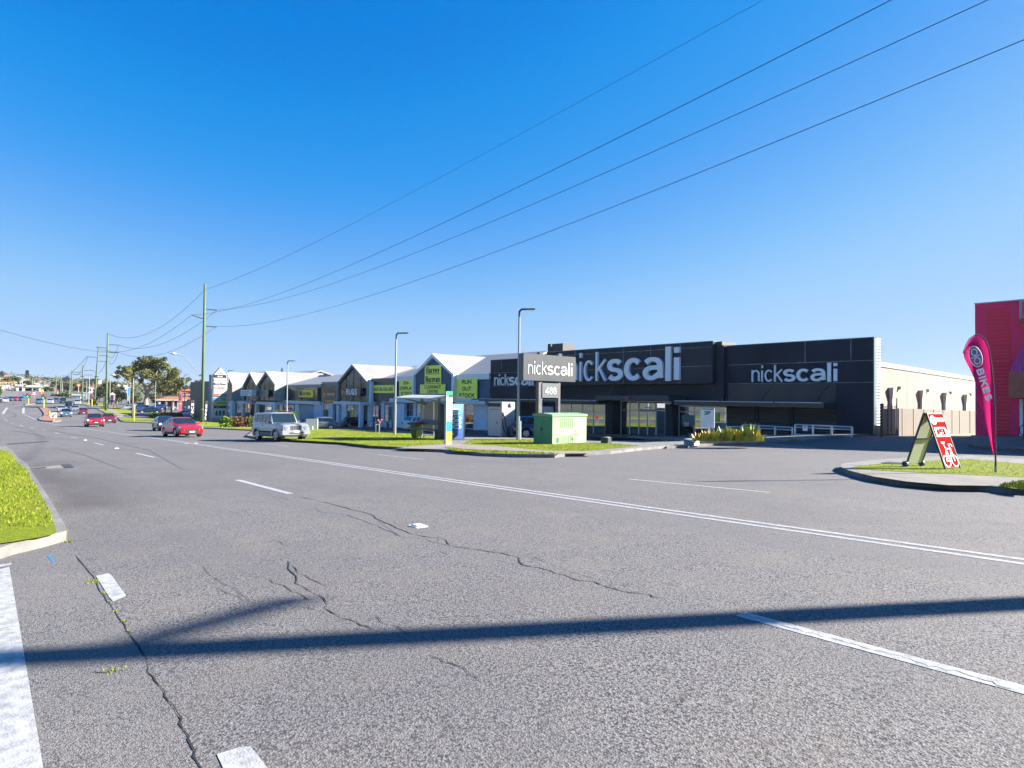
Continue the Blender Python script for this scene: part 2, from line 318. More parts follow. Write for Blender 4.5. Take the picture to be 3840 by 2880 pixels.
# V2 and V3: verge with the power pole and tall sign
v2k = [(442, 1568), (452, 1579), (465, 1584), (557, 1587), (620, 1592), (764, 1607), (850, 1611), (953, 1616), (965, 1607), (955, 1598)]
v2w = [(p.x, p.y) for p in GL(v2k)]; v2b = [(-112, 41), (-150, 43.5), (-160, 38), (p2 := G(500, 1560)).to_tuple()[:2]]
mb = MB(); slab(mb, v2w + [(-98, 38), (-112, 41), (-150, 43), (-158, 36)], -.02, .15); struct('kerb', mb, KERB)
grass_sheet('grass', inset(v2w + [(-98, 38), (-112, 41), (-150, 43), (-158, 36)], .3), .136)
mb = MB(); ribbon(mb, [G(455, 1566), G(520, 1570), G(600, 1580), G(765, 1599), G(900, 1606), G(950, 1609)], 1.3, .142); struct('path', mb, PAVM)
# V4: strip before the signals
v4 = [(p.x, p.y) for p in GL([(366, 1536), (380, 1543), (394, 1549), (421, 1560), (436, 1562), (478, 1560), (500, 1548), (470, 1534), (430, 1528), (400, 1527)])]
mb = MB(); slab(mb, v4, -.02, .15); struct('kerb', mb, KERB); grass_sheet('grass', inset(v4, .3), .136)
mb = MB(); ribbon(mb, [G(392, 1528), G(425, 1543), G(462, 1560)], 1.6, .142); struct('path', mb, PAVM)
v5 = [(p.x, p.y) for p in GL([(304, 1513), (314, 1518), (330, 1523), (392, 1525), (410, 1520), (400, 1513), (350, 1509), (310, 1509)])]
mb = MB(); slab(mb, v5, -.02, .15); struct('kerb', mb, KERB); grass_sheet('grass', inset(v5, .8), .136)
# traffic islands
isl = [(p.x, p.y) for p in GL([(147, 1530), (160, 1527), (176, 1528), (184, 1540), (195, 1552), (205, 1560), (222, 1571), (231, 1577), (225, 1581), (198, 1583), (165, 1581), (148, 1577), (144, 1573), (152, 1568), (163, 1563), (165, 1553), (158, 1542)])]
BRICKP = mat('island_brick', (.42, .17, .11), .9, var=.15, scale=3)
mb = MB(); slab(mb, isl, -.02, .18); struct('traffic_island', mb, KERB); mb = MB(); slab(mb, inset(isl, .35), .162); struct('island_paving', mb, BRICKP)
isl2 = [(p.x, p.y) for p in GL([(91, 1515), (120, 1509), (136, 1510), (136, 1514), (118, 1518), (95, 1519)])]
mb = MB(); slab(mb, isl2, -.02, .2); struct('traffic_island', mb, KERB); mb = MB(); slab(mb, inset(isl2, .4), .19); struct('island_paving', mb, BRICKP)
# V6: right-hand corner verge
k6 = [(3150, 1766), (3180, 1781), (3237, 1797), (3300, 1808), (3376, 1821), (3460, 1827), (3558, 1834), (3700, 1844), (3840, 1856)]
w6 = [(p.x, p.y) for p in GL(k6)]; e6 = [(p.x, p.y) for p in GL([(3160, 1754), (3230, 1744), (3318, 1735), (3440, 1728), (3560, 1722), (3640, 1720), (3720, 1727), (3840, 1736)])]
poly6 = w6 + [(20, 14.6), (20, 27.5)] + e6[::-1]
mb = MB(); slab(mb, poly6, -.02, .15, 1.5, 1.5); struct('kerb', mb, KERB)
g6 = [(p.x, p.y) for p in GL([(3190, 1752), (3232, 1745), (3318, 1736), (3440, 1729), (3560, 1723), (3640, 1721), (3720, 1728), (3840, 1738), (3840, 1790), (3740, 1785), (3661, 1781), (3540, 1776), (3400, 1769), (3300, 1764), (3215, 1758)], .14)]
g6 = g6[:8] + [(8, 26.5), (8, 21.2)] + g6[8:]
grass_sheet('grass', g6, .137, 1.5)
p6 = [(p.x, p.y) for p in GL([(3215, 1760), (3300, 1766), (3400, 1771), (3540, 1778), (3661, 1783), (3840, 1792), (3840, 1815), (3700, 1822), (3560, 1820), (3400, 1806), (3280, 1788), (3220, 1774)], .13)]
mb = MB(); slab(mb, p6, .134, 0, 1.5, 1.5); struct('path', mb, mat('path_concrete', (.25, .23, .205), .9, var=.22, scale=1.8, bump=.3))
g6b = [(p.x, p.y) for p in GL([(3745, 1822), (3800, 1812), (3850, 1806), (3850, 1838), (3790, 1832)], .13)]
grass_sheet('grass', g6b + [], .139, 1.5)
mb = MB(); slab(mb, [(p.x, p.y) for p in GL([(1208, 1641), (1240, 1637), (1300, 1638), (1328, 1641), (1290, 1644), (1240, 1645)], .14)], .142, 0, 2, 2); struct('bare_patch', mb, mat('bare_soil', (.2, .13, .08), .95, var=.3))
mb = MB(); slab(mb, [(p.x, p.y) for p in GL([(1440, 1646), (1468, 1644), (1474, 1647), (1446, 1649)], .14)], .142, 0, 2, 2); struct('bare_patch', mb, CONC)
# car park, shop-front pavement, yard
mb = MB(); slab(mb, [(-156, 44.2), (-150, 43.2), (-112, 41.2), (-98, 38.2)] + [(p.x, p.y) for p in GL([(965, 1608), (1155, 1607), (1313, 1611), (1421, 1618), (1540, 1620), (1745, 1644), (1950, 1646), (2000, 1648), (2195, 1657), (2290, 1660), (2405, 1664)])] + [(-33, 35.6), (-31, 38.5), (-31, 44.2)], .006, 0, 2, 3); struct('car_park', mb, PARKM)
mb = MB(); slab(mb, [(-200, 42), (-156, 44), (-155, 100), (-200, 100)], .006, 0, 4, 6); struct('car_park', mb, PARKM)
RED = mat('red_brick_paving', (.3, .12, .09), .9, var=.2, scale=5)
mb = MB(); slab(mb, [(-150, 42.6), (-57, 42.2), (-28, 42.0), (-28, 44.3), (-150, 44.3)], 0, .16, 3, 3); struct('shop_pavement', mb, RED)
DRV = asphalt('asphalt_driveway', (.15, .15, .155), (.2, .2, .2), (.2, .18, .16), 60)
yd = [(p.x, p.y) for p in GL([(2885, 1662), (3100, 1684), (3400, 1704), (3655, 1722)])]
mb = MB(); slab(mb, yd + [(2, 27.5), (12, 28), (12, 47), (-14.2, 47), (-15.7, 44.2), (-19, 43), (-21, 40)], .006, 0, 1.5, 1.5); struct('driveway', mb, DRV)
mb = MB(); ribbon(mb, yd, .45, .012, 1); struct('gutter', mb, mat('gutter_concrete', (.3, .285, .26), .85, var=.15, scale=3))
mb = MB(); slab(mb, [(-15.2, 47), (6, 47), (6, 95), (-15.2, 95)], .012, 0, 2, 4); struct('yard', mb, mat('yard_concrete', (.34, .29, .23), .9, var=.2, scale=.6))
fp = [(p.x, p.y) for p in GL([(2700, 1660), (2890, 1659), (3010, 1654), (3130, 1642), (3200, 1636), (3290, 1634)])]
mb = MB(); slab(mb, fp + [(-15.0, 46.5), (-16.5, 44.3), (-33, 44.3), (-33, 41)], 0, .12, 1.5, 1.5); struct('footpath', mb, mat('sandy_concrete', (.34, .27, .2), .9, var=.25, scale=1.5, bump=.2))
# ------------------------------------------------------------------ markings
LINE = mat('line_paint', (.5, .5, .51), .6, var=.3, scale=14, bump=.2, bscale=90)
mb = MB()
def dash(a, b, wd=.14, off=.008): ribbon(mb, [G(*a), G(*b)], wd, off, 2)
for a, b in (((3900, 2604), (2776, 2303)), ((1090, 1852), (890, 1800)), ((580, 1716), (511, 1700)), ((388, 1670), (352, 1661)), ((287, 1643), (264, 1639)), ((222, 1627), (207, 1623)), ((172, 1614), (159, 1612)), ((127, 1606), (115, 1603)), ((87, 1599), (73, 1595))): dash(a, b)
for a, b in (((47, 1588), (41, 1587)), ((28, 1579), (23, 1577)), ((21, 1573), (17, 1571)), ((16, 1565), (12, 1564)), ((13, 1558), (10, 1557))): dash(a, b, .3, .012)
ribbon(mb, [G(27, 1529), G(18, 1541), G(11, 1552)], .5, .02); ribbon(mb, [G(89, 1529), G(87, 1540), G(88, 1551)], .5, .02)
for i in range(7): t = i / 6; p = (93 + 44 * t, 1556 + 19 * t); dash(p, (p[0] + 4, p[1] + 1.5), .35, .012)
ribbon(mb, [G(110, 1551), G(142, 1549)], .35, .012); ribbon(mb, [G(112, 1534), G(145, 1532)], .3, .012)
for a, b in (((1415, 1705), (1589, 1723)), ((2361, 1797), (2888, 1847)), ((995, 1664), (1082, 1674)), ((771, 1640), (820, 1644)), ((440, 1605), (462, 1608)), ((286, 1568), (300, 1571))): dash(a, b, .1)
L2 = [Vector((30, 7.12, 0)), Vector((10, 7.87, 0))] + GL([(3900, 2115), (2600, 1931.6), (1000, 1703), (900, 1690), (641, 1652), (533, 1637), (400, 1619), (288, 1604), (141, 1578)])
for sgn in (-.13, .13):
    q = []
    for i, p in enumerate(L2):
        t = (L2[min(i+1, len(L2)-1)] - L2[max(0, i-1)]); t.z = 0; t.normalize(); q.append(p + Vector((-t.y, t.x, 0)) * sgn)
    ribbon(mb, q, .11, .008, 2)
def pxpoly(pts, off): slab(mb, [(p.x, p.y) for p in GL(pts)], off, 0, 1, 1)
pxpoly([(359, 2160), (405, 2150), (418, 2158), (474, 2236), (424, 2257), (409, 2240)], .003)
pxpoly([(813, 2831), (900, 2803), (940, 2801), (1010, 2890), (1040, 2940), (880, 2980)], .003)
pxpoly([(-60, 2150), (35, 2126), (164, 2890), (180, 2990), (-300, 3050)], .003); pxpoly([(-10, 2128), (-10, 2119), (44, 2112), (40, 2120)], .003)
struct('road_markings', mb, LINE)
# drain, patches, cracks
mb = MB(); pxpoly([(85, 1757), (225, 1745), (232, 1745), (242, 1755), (100, 1764)], .006); struct('drain_lintel', mb, CONC)
mb = MB(); pxpoly([(112, 1758), (172, 1752), (176, 1757), (110, 1762)], .012); pxpoly([(228, 1744), (262, 1741), (279, 1754), (244, 1756)], .012)
pxpoly([(26, 1664), (180, 1654), (184, 1657), (26, 1668)], .006); struct('dark_patch', mb, mat('bitumen_patch', (.05, .05, .06), .8))
mb = MB(); random.seed(3)
def crack(px, wd, jit=6, sub=7):
    P = [Vector(p) for p in px]; out = []
    for a, b in zip(P[:-1], P[1:]):
        n = max(2, int((b - a).length / (sub * 3)))
        for i in range(n):
            q = a.lerp(b, i / n); k = (q.y - 1560) / 800; q += Vector((random.uniform(-jit, jit) * k * 1.6, random.uniform(-jit, jit) * k)) if i else Vector((0, 0)); out.append(q)
    out.append(P[-1]); W = [G(*q) for q in out]; n = len(W); base = len(mb.v)
    for i, p in enumerate(W):
        t = (W[min(i+1, n-1)] - W[max(i-1, 0)]); t.z = 0; t.normalize(); q = Vector((-t.y, t.x, 0)); ww = wd * .42 * random.uniform(.3, 1.5) * (.2 if i in (0, n-1) else 1)
        for sg in (-.5, .5): c = p + q * ww * sg; mb.v.append((c.x, c.y, H(c.x, c.y) + .0042))
    mb.f += [(base+2*i, base+2*i+1, base+2*i+3, base+2*i+2) for i in range(n-1)]
def c4(x, y): return (1000 + x / 1.843, 1700 + y / 1.843)
crack([c4(*p) for p in ((0, 292), (60, 300), (110, 308), (145, 328))], .02)
crack([c4(*p) for p in ((230, 300), (330, 322), (450, 352), (560, 380), (640, 400), (740, 430), (780, 462), (850, 490), (900, 520), (1000, 560), (1090, 576), (1180, 580), (1240, 600), (1275, 640), (1380, 655), (1500, 675), (1620, 690), (1740, 718), (1770, 772), (1880, 790), (1960, 810), (2100, 860), (2212, 885), (2400, 935), (2600, 975), (2760, 1010))], .036)
crack([c4(*p) for p in ((320, 372), (380, 405), (460, 412), (560, 428), (620, 450), (700, 480), (760, 495), (850, 540), (920, 575), (1060, 585), (1180, 620), (1275, 640))], .018)
crack([c4(*p) for p in ((760, 460), (800, 490), (870, 540), (900, 575))], .015); crack([c4(*p) for p in ((1170, 580), (1190, 600), (1170, 625))], .012)
crack([c4(*p) for p in ((1740, 718), (1850, 715), (1950, 760), (2100, 820), (2212, 850), (2400, 905))], .012)
crack([c4(*p) for p in ((30, 598), (100, 615), (125, 640))], .016)
crack([c4(*p) for p in ((150, 740), (150, 800), (205, 850), (200, 900), (280, 940), (360, 980), (420, 1050), (400, 1070), (480, 1115), (570, 1150), (650, 1190), (740, 1220))], .024)
crack([c4(*p) for p in ((170, 770), (215, 830), (300, 870), (380, 905), (418, 935))], .02); crack([c4(*p) for p in ((20, 870), (50, 900), (120, 915), (180, 960), (260, 990), (300, 1015))], .018)
crack([c4(*p) for p in ((270, 1055), (350, 1085), (440, 1120))], .014); crack([c4(*p) for p in ((750, 1120), (790, 1165), (850, 1185), (935, 1225), (970, 1265))], .02)
crack([c4(*p) for p in ((1130, 1395), (1200, 1420), (1270, 1450), (1360, 1480), (1410, 1530), (1460, 1560))], .016)
crack([(740, 2100), (790, 2160), (830, 2185), (860, 2200), (900, 2230), (960, 2265)], .012); crack([(800, 2202), (850, 2225), (900, 2240), (930, 2260)], .01)
crack([(2776, 2304), (2900, 2336), (3000, 2365), (3130, 2398), (3240, 2430), (3380, 2462), (3480, 2500), (3600, 2522), (3840, 2600)], .012, 4)
crack(CRK[1:10], .03, 6); crack(CRK[9:], .018, 6); crack([(450, 2512), (400, 2525), (330, 2527)], .014)
crack([(285, 2330), (330, 2318), (400, 2305)], .008); crack([(-5, 2363), (60, 2352)], .008); crack([(90, 2390), (180, 2368)], .008)
tag(mb.build('road_cracks', mat('crack_shadow', (.02, .02, .022), .95)), kind='structure')
mb = MB()
for pts in (((87, 1597), (110, 1592), (131, 1579)), ((0, 1602), (100, 1602), (150, 1600), (240, 1608)), ((43, 1615), (87, 1621), (130, 1628), (181, 1641)), ((185, 1612), (380, 1646), (570, 1689), (700, 1760)), ((0, 1616), (20, 1616)), ((228, 1684), (320, 1705), (470, 1758))): ribbon(mb, GL(pts), [.1, .22], .0124, 1.5)
tag(mb.build('tyre_marks', mat('tyre_mark', (.165, .16, .163), .8)), kind='structure')
# reflective studs and litter on the road
def stud(px, py, col, lab, size=.11):
    p = G(px, py); t = thing('road_stud', p, lab, 'road stud'); q = MB(); q.box((-size, -size * .8, 0), (size, size * .8, .012)); q.build('stud_base', WHITE, t, local=True)
    q = MB(); q.add([(-size*.8, -size*.6, .012), (size*.8, -size*.6, .012), (size*.8, size*.6, .012), (-size*.8, size*.6, .012), (-size*.5, -size*.5, .028), (size*.5, -size*.5, .028), (size*.5, size*.5, .028), (-size*.5, size*.5, .028)], [(4,5,6,7), (0,1,5,4), (1,2,6,5), (2,3,7,6), (3,0,4,7)])
    q.build('stud_lens', col, t, local=True)
stud(1568, 1974, WHITE, 'white road stud on the asphalt in the middle of the photo, beside the long crack')
stud(699, 1663, mat('orange_lens', (.8, .25, .03), .4), 'orange road stud by the double line, left of the yellow one'); stud(733, 1662, mat('yellow_lens', (.75, .5, .03), .4), 'yellow road stud by the double line, right of the orange one')
stud(437, 1682, WHITE, 'white road stud between the lane dashes nearer the camera'); stud(320, 1651, WHITE, 'white road stud between the lane dashes, the farther one')
mb = MB(); pxpoly([(176, 2085), (196, 2082), (194, 2095), (206, 2105), (196, 2109), (188, 2098)], .003); struct('blue_paint_mark', mb, mat('blue_spray', (.03, .25, .6), .7))
# grass blades on the nearest turf
def inpoly(x, y, P):
    c = False; j = len(P) - 1
    for i in range(len(P)):
        if (P[i][1] > y) != (P[j][1] > y) and x < (P[j][0]-P[i][0]) * (y-P[i][1]) / (P[j][1]-P[i][1]) + P[i][0]: c = not c
        j = i
    return c
BLADE = mat('grass_blade', (.26, .35, .01), .85, var=.5, scale=1.6, col2=(.33, .34, .035), spec=.15)
def blades(name, P, n, h, off, bounds=None, rs=1):
    random.seed(rs); q = MB(); x0 = min(p[0] for p in P); x1 = max(p[0] for p in P); y0 = min(p[1] for p in P); y1 = max(p[1] for p in P)
    if bounds: x0, x1, y0, y1 = bounds
    k = 0; it = 0
    while k < n and it < n * 6:
        it += 1; x = random.uniform(x0, x1); y = random.uniform(y0, y1)
        if not inpoly(x, y, P): continue
        k += 1; a = random.uniform(0, 6.28); hh = h * random.uniform(.5, 1.4); wd = hh * random.uniform(.12, .25); z = H(x, y) + off
        dx, dy = math.cos(a) * wd, math.sin(a) * wd; lx, ly = random.uniform(-.6, .6) * hh, random.uniform(-.6, .6) * hh
        q.v += [(x-dx, y-dy, z), (x+dx, y+dy, z), (x+lx, y+ly, z+hh)]; b = len(q.v); q.f.append((b-3, b-2, b-1))
    return tag(q.build(name, BLADE), kind='stuff')
blades('grass_blades', NEARG, 30000, .035, .13, (-30, -9.4, -3.5, 2.5))
blades('grass_blades', g6, 8000, .032, .13, None, 2); blades('grass_blades', g1b, 7000, .05, .13, None, 3); blades('grass_blades', g1, 8000, .06, .13, None, 4)
blades('grass_blades', g1c, 1800, .06, .13, None, 5); blades('grass_blades', g6b, 700, .06, .13, None, 6)
def tuft(name, px, py, r_, h_, n, lab):
    p = G(px, py); random.seed(px); q = MB()
    for i in range(n):
        a = random.uniform(0, 6.28); d = random.uniform(0, r_); x, y = d*math.cos(a), d*math.sin(a)*1.0; b = random.uniform(0, 6.28); hh = h_*random.uniform(.4, 1.2); k = hh*.18
        q.add([(x-math.cos(b)*k, y-math.sin(b)*k, 0), (x+math.cos(b)*k, y+math.sin(b)*k, 0), (x+random.uniform(-.5, .5)*hh, y+random.uniform(-.5, .5)*hh, hh)], [(0, 1, 2)])
    o = q.build(name, BLADE, local=True); o.location = p; return tag(o, lab, 'weed')
tuft('weed', 352, 2182, .07, .018, 130, 'dry grass tuft on the left edge of the farther white painted block')
tuft('weed', 262, 2033, .06, .03, 60, 'green weed growing at the tip of the near kerb corner'); tuft('weed', 246, 1990, .05, .03, 40, 'small green weed against the side of the near kerb')
tuft('weed', 425, 2515, .07, .016, 80, 'low weed growing from the crack inside the long shadow')
for i, (x, y) in enumerate(((388, 2225), (410, 2262), (432, 2292), (464, 2333), (484, 2370))): tuft('weed', x, y, .022, .016, 22, ['tiny weed in the crack just below the white painted block', 'second tiny weed down the crack from the white painted block', 'third tiny weed down the crack from the white painted block', 'fourth tiny weed down the crack, above the shadow', 'tiny weed lowest in the crack, nearest the shadow'][i])
# ================================================================== LETTERING (drawn stroke by stroke)
def arc(cx, cy, rx, ry, a0, a1, n=12): return [(cx + rx * math.cos(R(a0 + (a1-a0)*i/n)), cy + ry * math.sin(R(a0 + (a1-a0)*i/n))) for i in range(n+1)]
XH = .73
GL_ = {}
def gd(ch, wr, strokes, hgt=1.0, serif=()): GL_[ch] = (wr, strokes, hgt)
O = arc(.5, .5, .5, .5, 90, 450, 28)
gd('A', .68, [[(0, 0), (.5, 1)], [(.5, 1), (1, 0)], [(.2, .3), (.8, .3)]]); gd('B', .62, [[(0, 0), (0, 1)], [(0, 1)] + arc(.5, .77, .42, .23, 90, -90) + [(0, .54)], [(0, .54)] + arc(.55, .27, .45, .27, 90, -90) + [(0, 0)]])
gd('C', .68, [arc(.5, .5, .5, .5, 42, 318, 22)]); gd('D', .66, [[(0, 0), (0, 1)], [(0, 1)] + arc(.4, .5, .6, .5, 90, -90, 18) + [(0, 0)]])
gd('E', .56, [[(0, 0), (0, 1)], [(0, 1), (1, 1)], [(0, .5), (.9, .5)], [(0, 0), (1, 0)]]); gd('F', .54, [[(0, 0), (0, 1)], [(0, 1), (1, 1)], [(0, .5), (.9, .5)]])
gd('G', .7, [arc(.5, .5, .5, .5, 42, 340, 22), [(.55, .45), (1, .45)], [(1, .45), (1, 0)]]); gd('H', .66, [[(0, 0), (0, 1)], [(1, 0), (1, 1)], [(0, .5), (1, .5)]]); gd('I', .2, [[(.5, 0), (.5, 1)]])
gd('J', .5, [[(1, 1), (1, .3)] + arc(.5, .3, .5, .3, 0, -180)]); gd('K', .64, [[(0, 0), (0, 1)], [(0, .4), (1, 1)], [(.35, .6), (1, 0)]]); gd('L', .54, [[(0, 0), (0, 1)], [(0, 0), (1, 0)]])
gd('M', .8, [[(0, 0), (0, 1)], [(0, 1), (.5, .2)], [(.5, .2), (1, 1)], [(1, 0), (1, 1)]]); gd('N', .68, [[(0, 0), (0, 1)], [(0, 1), (1, 0)], [(1, 0), (1, 1)]]); gd('O', .74, [O])
gd('P', .6, [[(0, 0), (0, 1)], [(0, 1)] + arc(.5, .74, .5, .26, 90, -90) + [(0, .48)]]); gd('R', .64, [[(0, 0), (0, 1)], [(0, 1)] + arc(.5, .76, .45, .24, 90, -90) + [(0, .52)], [(.5, .52), (1, 0)]])
SS = arc(.5, .75, .46, .25, 25, 270, 16) + arc(.5, .25, .5, .25, 90, -155, 16)
gd('S', .62, [SS]); gd('T', .6, [[(.5, 0), (.5, 1)], [(0, 1), (1, 1)]]); gd('U', .66, [[(0, 1), (0, .35)] + arc(.5, .35, .5, .35, 180, 360) + [(1, 1)]]); gd('V', .66, [[(0, 1), (.5, 0)], [(.5, 0), (1, 1)]])
gd('W', .95, [[(0, 1), (.26, 0)], [(.26, 0), (.5, .9)], [(.5, .9), (.74, 0)], [(.74, 0), (1, 1)]]); gd('X', .64, [[(0, 0), (1, 1)], [(0, 1), (1, 0)]]); gd('Y', .64, [[(0, 1), (.5, .45)], [(1, 1), (.5, .45)], [(.5, .45), (.5, 0)]])
gd('-', .34, [[(0, .42), (1, .42)]]); gd('&', .6, [O]); gd(' ', .28, []); gd('%', .8, [arc(.2, .78, .18, .2, 0, 360), arc(.8, .22, .18, .2, 0, 360), [(.1, 0), (.9, 1)]]); gd('/', .4, [[(0, 0), (1, 1)]])
gd('4', .6, [[(.78, 0), (.78, 1)], [(.78, 1), (0, .27)], [(0, .27), (1, .27)]]); gd('8', .56, [arc(.5, .77, .42, .23, -90, 270, 18), arc(.5, .27, .5, .27, 90, 450, 20)]); gd('3', .56, [arc(.45, .77, .45, .23, 150, -90, 14), arc(.45, .27, .53, .27, 90, -150, 14)])
gd('9', .56, [arc(.5, .7, .5, .3, 0, 360, 20), [(1, .7)] + arc(.4, .4, .6, .4, 0, -110, 10)]); gd('0', .56, [O]); gd('5', .56, [[(.9, 1), (.12, 1)], [(.12, 1), (.05, .5)], [(.05, .55)] + arc(.45, .32, .53, .32, 120, -150, 14)]); gd('2', .56, [arc(.5, .7, .48, .3, 160, -20, 12) + [(0, 0)], [(0, 0), (1, 0)]]); gd('1', .35, [[(.7, 0), (.7, 1)], [(.7, 1), (0, .75)]])
gd('a', .56, [arc(.48, .68, .48, .32, 155, 0, 12) + [(1, 0)], [(1, .57), (.5, .55)] + arc(.4, .27, .4, .27, 100, 290, 12) + [(1, .28)]], XH); gd('c', .54, [arc(.5, .5, .5, .5, 42, 318, 20)], XH); gd('d', .56, [arc(.46, .365, .46, .365, 0, 360, 20), [(1, 0), (1, 1)]])
gd('e', .56, [[(0, .5), (1, .5)], arc(.5, .5, .5, .5, 0, 320, 22)], XH); gd('i', .19, [[(.5, 0), (.5, .685)], [(.5, .83), (.5, 1)]]); gd('k', .52, [[(0, 0), (0, 1)], [(0, .3), (.95, .71)], [(.3, .44), (1, 0)]]); gd('l', .19, [[(.5, 0), (.5, 1)]])
gd('m', .84, [[(0, 0), (0, 1)], [(0, .6)] + arc(.25, .65, .25, .35, 180, 0) + [(.5, 0)], [(.5, .6)] + arc(.75, .65, .25, .35, 180, 0) + [(1, 0)]], XH); gd('n', .53, [[(0, 0), (0, 1)], arc(.5, .6, .5, .4, 180, 0) + [(1, 0)]], XH); gd('o', .56, [O], XH)
gd('r', .36, [[(0, 0), (0, 1)], arc(.8, .5, .8, .5, 180, 90)], XH); gd('s', .5, [SS], XH); gd('v', .52, [[(0, 1), (.5, 0)], [(.5, 0), (1, 1)]], XH); gd('y', .52, [[(0, 1), (.5, .05)], [(1, 1), (.42, -.2), (.2, -.32), (.02, -.3)]], XH); gd('u', .53, [[(0, 1), (0, .4)] + arc(.5, .4, .5, .4, 180, 360) + [(1, 1)], [(1, 0), (1, .4)]], XH); gd('t', .34, [[(.4, 1), (.4, .1), (1, 0)], [(0, .72), (1, .72)]]); gd('f', .34, [[(.4, 0), (.4, .8)] + arc(.8, .8, .4, .2, 180, 90, 6), [(0, .68), (1, .68)]])
def text_w(t, h, hs, wt, track): return sum(max(GL_[c][0] * h * hs, wt) + track for c in t) - track
def letters(mb, t, org, rv, uv, nv, h, wt, hs=1.0, track=None, depth=.03, width=None, slant=0, serif=False, wts=None, con=1.0):
    """draw text t from its lower-left corner; rv, uv, nv = right, up, outward unit vectors"""
    rv, uv, nv, org = Vector(rv).normalized(), Vector(uv).normalized(), Vector(nv).normalized(), Vector(org)
    W = wts or [wt] * len(t); track = wt * .55 if track is None else track
    if width:
        nat = sum(GL_[c][0] * h for c in t); hs = (width - track * (len(t) - 1)) / nat
    x = 0
    for ci, c in enumerate(t):
        wr, st, hg = GL_[c]; ww = W[ci]; gw = max(wr * h * hs, ww * 1.0); gh = h * hg
        for si, s_ in enumerate(st):
            P = [Vector((x + ww/2 + p[0] * max(0, gw - ww), ww*con/2 + p[1] * (gh - ww*con))) for p in s_]
            if c in 'il' or c == 'I': P = [Vector((x + gw/2, p.y)) for p in P]
            # caps reach the box edge
            if len(P) == 2 and c == 'i': s0, s1 = sorted((s_[0][1], s_[1][1])); P = [Vector((P[0].x, s0 * gh)), Vector((P[0].x, s1 * gh))]
            elif len(P) == 2:
                dd = (P[1] - P[0]).normalized(); P[0] = P[0] - dd * ww/2; P[1] = P[1] + dd * ww/2
            n = len(P); closed = n > 3 and (P[0] - P[-1]).length < 1e-4; d0 = depth + si * .0015; base = len(mb.v)
            for i, p in enumerate(P):
                a = P[i-1] if i > 0 else (P[-2] if closed else None); b = P[i+1] if i < n-1 else (P[1] if closed else None)
                ta = (p - a).normalized() if a is not None and (p - a).length > 1e-6 else None; tb = (b - p).normalized() if b is not None and (b - p).length > 1e-6 else None
                tt = (ta + tb) if ta is not None and tb is not None else (ta if ta is not None else tb); tt = tt.normalized(); nn = Vector((-tt.y, tt.x))
                cs = max(.6, nn.dot(Vector((-ta.y, ta.x)))) if ta is not None and tb is not None else 1
                wx = ww * (con + (1 - con) * abs(nn.x))
                for sg in (-.5, .5):
                    q = p + nn * wx * sg / cs; q = Vector((q.x + slant * q.y, q.y)); w3 = org + rv * q.x + uv * q.y
                    mb.v.append(tuple(w3 + nv * d0)); mb.v.append(tuple(w3))
            for i in range(n-1):
                k = base + 4*i; mb.f += [(k, k+2, k+6, k+4), (k, k+4, k+5, k+1), (k+2, k+3, k+7, k+6)]
            if not closed: mb.f += [(base, base+1, base+3, base+2), (base+4*(n-1), base+4*(n-1)+2, base+4*(n-1)+3, base+4*(n-1)+1)]
            if serif and len(P) == 2 and abs(P[0].x - P[1].x) < .3 * ww + 1e-3:
                for e in P:
                    yy = e.y if e.y > gh * .5 else e.y; y0 = yy - ww * .45 if e.y > gh*.5 else yy; y1 = y0 + ww * .45
                    q = [org + rv * (e.x - ww) + uv * y0, org + rv * (e.x + ww) + uv * y0, org + rv * (e.x + ww) + uv * y1, org + rv * (e.x - ww) + uv * y1]
                    mb.prism(q, nv * 0, nv * (depth + .005))
        x += gw + track - (h * .045 if c == 'c' and con < 1 else 0)
    return x - track
# ================================================================== BUILDINGS
YF = 44.5                       # plane of the long shop front
def fw(px, py, Y=YF): p = FY(px, py, Y); return p.x, p.z
def wallbox(mb, px0, py0, px1, py1, y0, y1, Y=None):
    """box whose front face at y0 covers the given photo rectangle (corners measured on plane y0)"""
    a = FY(px0, py0, y0); b = FY(px1, py1, y0); return mb.box((a.x, y0, b.z), (b.x, y1, a.z))
BLK = mat('black_cladding', (.012, .018, .034), .55, spec=.2, var=.3, scale=.35, stretch=(1, 1, .25)); BLK2 = mat('black_panel', (.013, .019, .035), .4, spec=.25, var=.25, scale=.5)
WEATH = mat('weathered_panel', (.03, .032, .04), .6, var=.8, scale=.5, col2=(.075, .05, .045), stretch=(.6, .6, .35)); JOINT = mat('panel_joint', (.16, .18, .22), .6, var=.7, scale=1.3)
ALU = mat('window_aluminium', (.5, .52, .55), .4, .4); LETW = mat('letter_white', (.8, .81, .84), .35)
rib_m = bpy.data.materials.new('ribbed_black'); rib_m.use_nodes = True
def ribs(m, col, sc, axis='z', st=.5, rough=.5):
    n = m.node_tree.nodes; l = m.node_tree.links; b = n['Principled BSDF']; b.inputs['Base Color'].default_value = col + (1,); b.inputs['Roughness'].default_value = rough
    g = n.new('ShaderNodeNewGeometry'); wv = n.new('ShaderNodeTexWave'); wv.bands_direction = axis.upper(); wv.inputs['Scale'].default_value = sc; l.new(g.outputs['Position'], wv.inputs['Vector'])
    bp = n.new('ShaderNodeBump'); bp.inputs['Strength'].default_value = st; bp.inputs['Distance'].default_value = .05; l.new(wv.outputs[0], bp.inputs['Height']); l.new(bp.outputs[0], b.inputs['Normal']); return m
ribs(rib_m, (.016, .018, .026), 1.6)
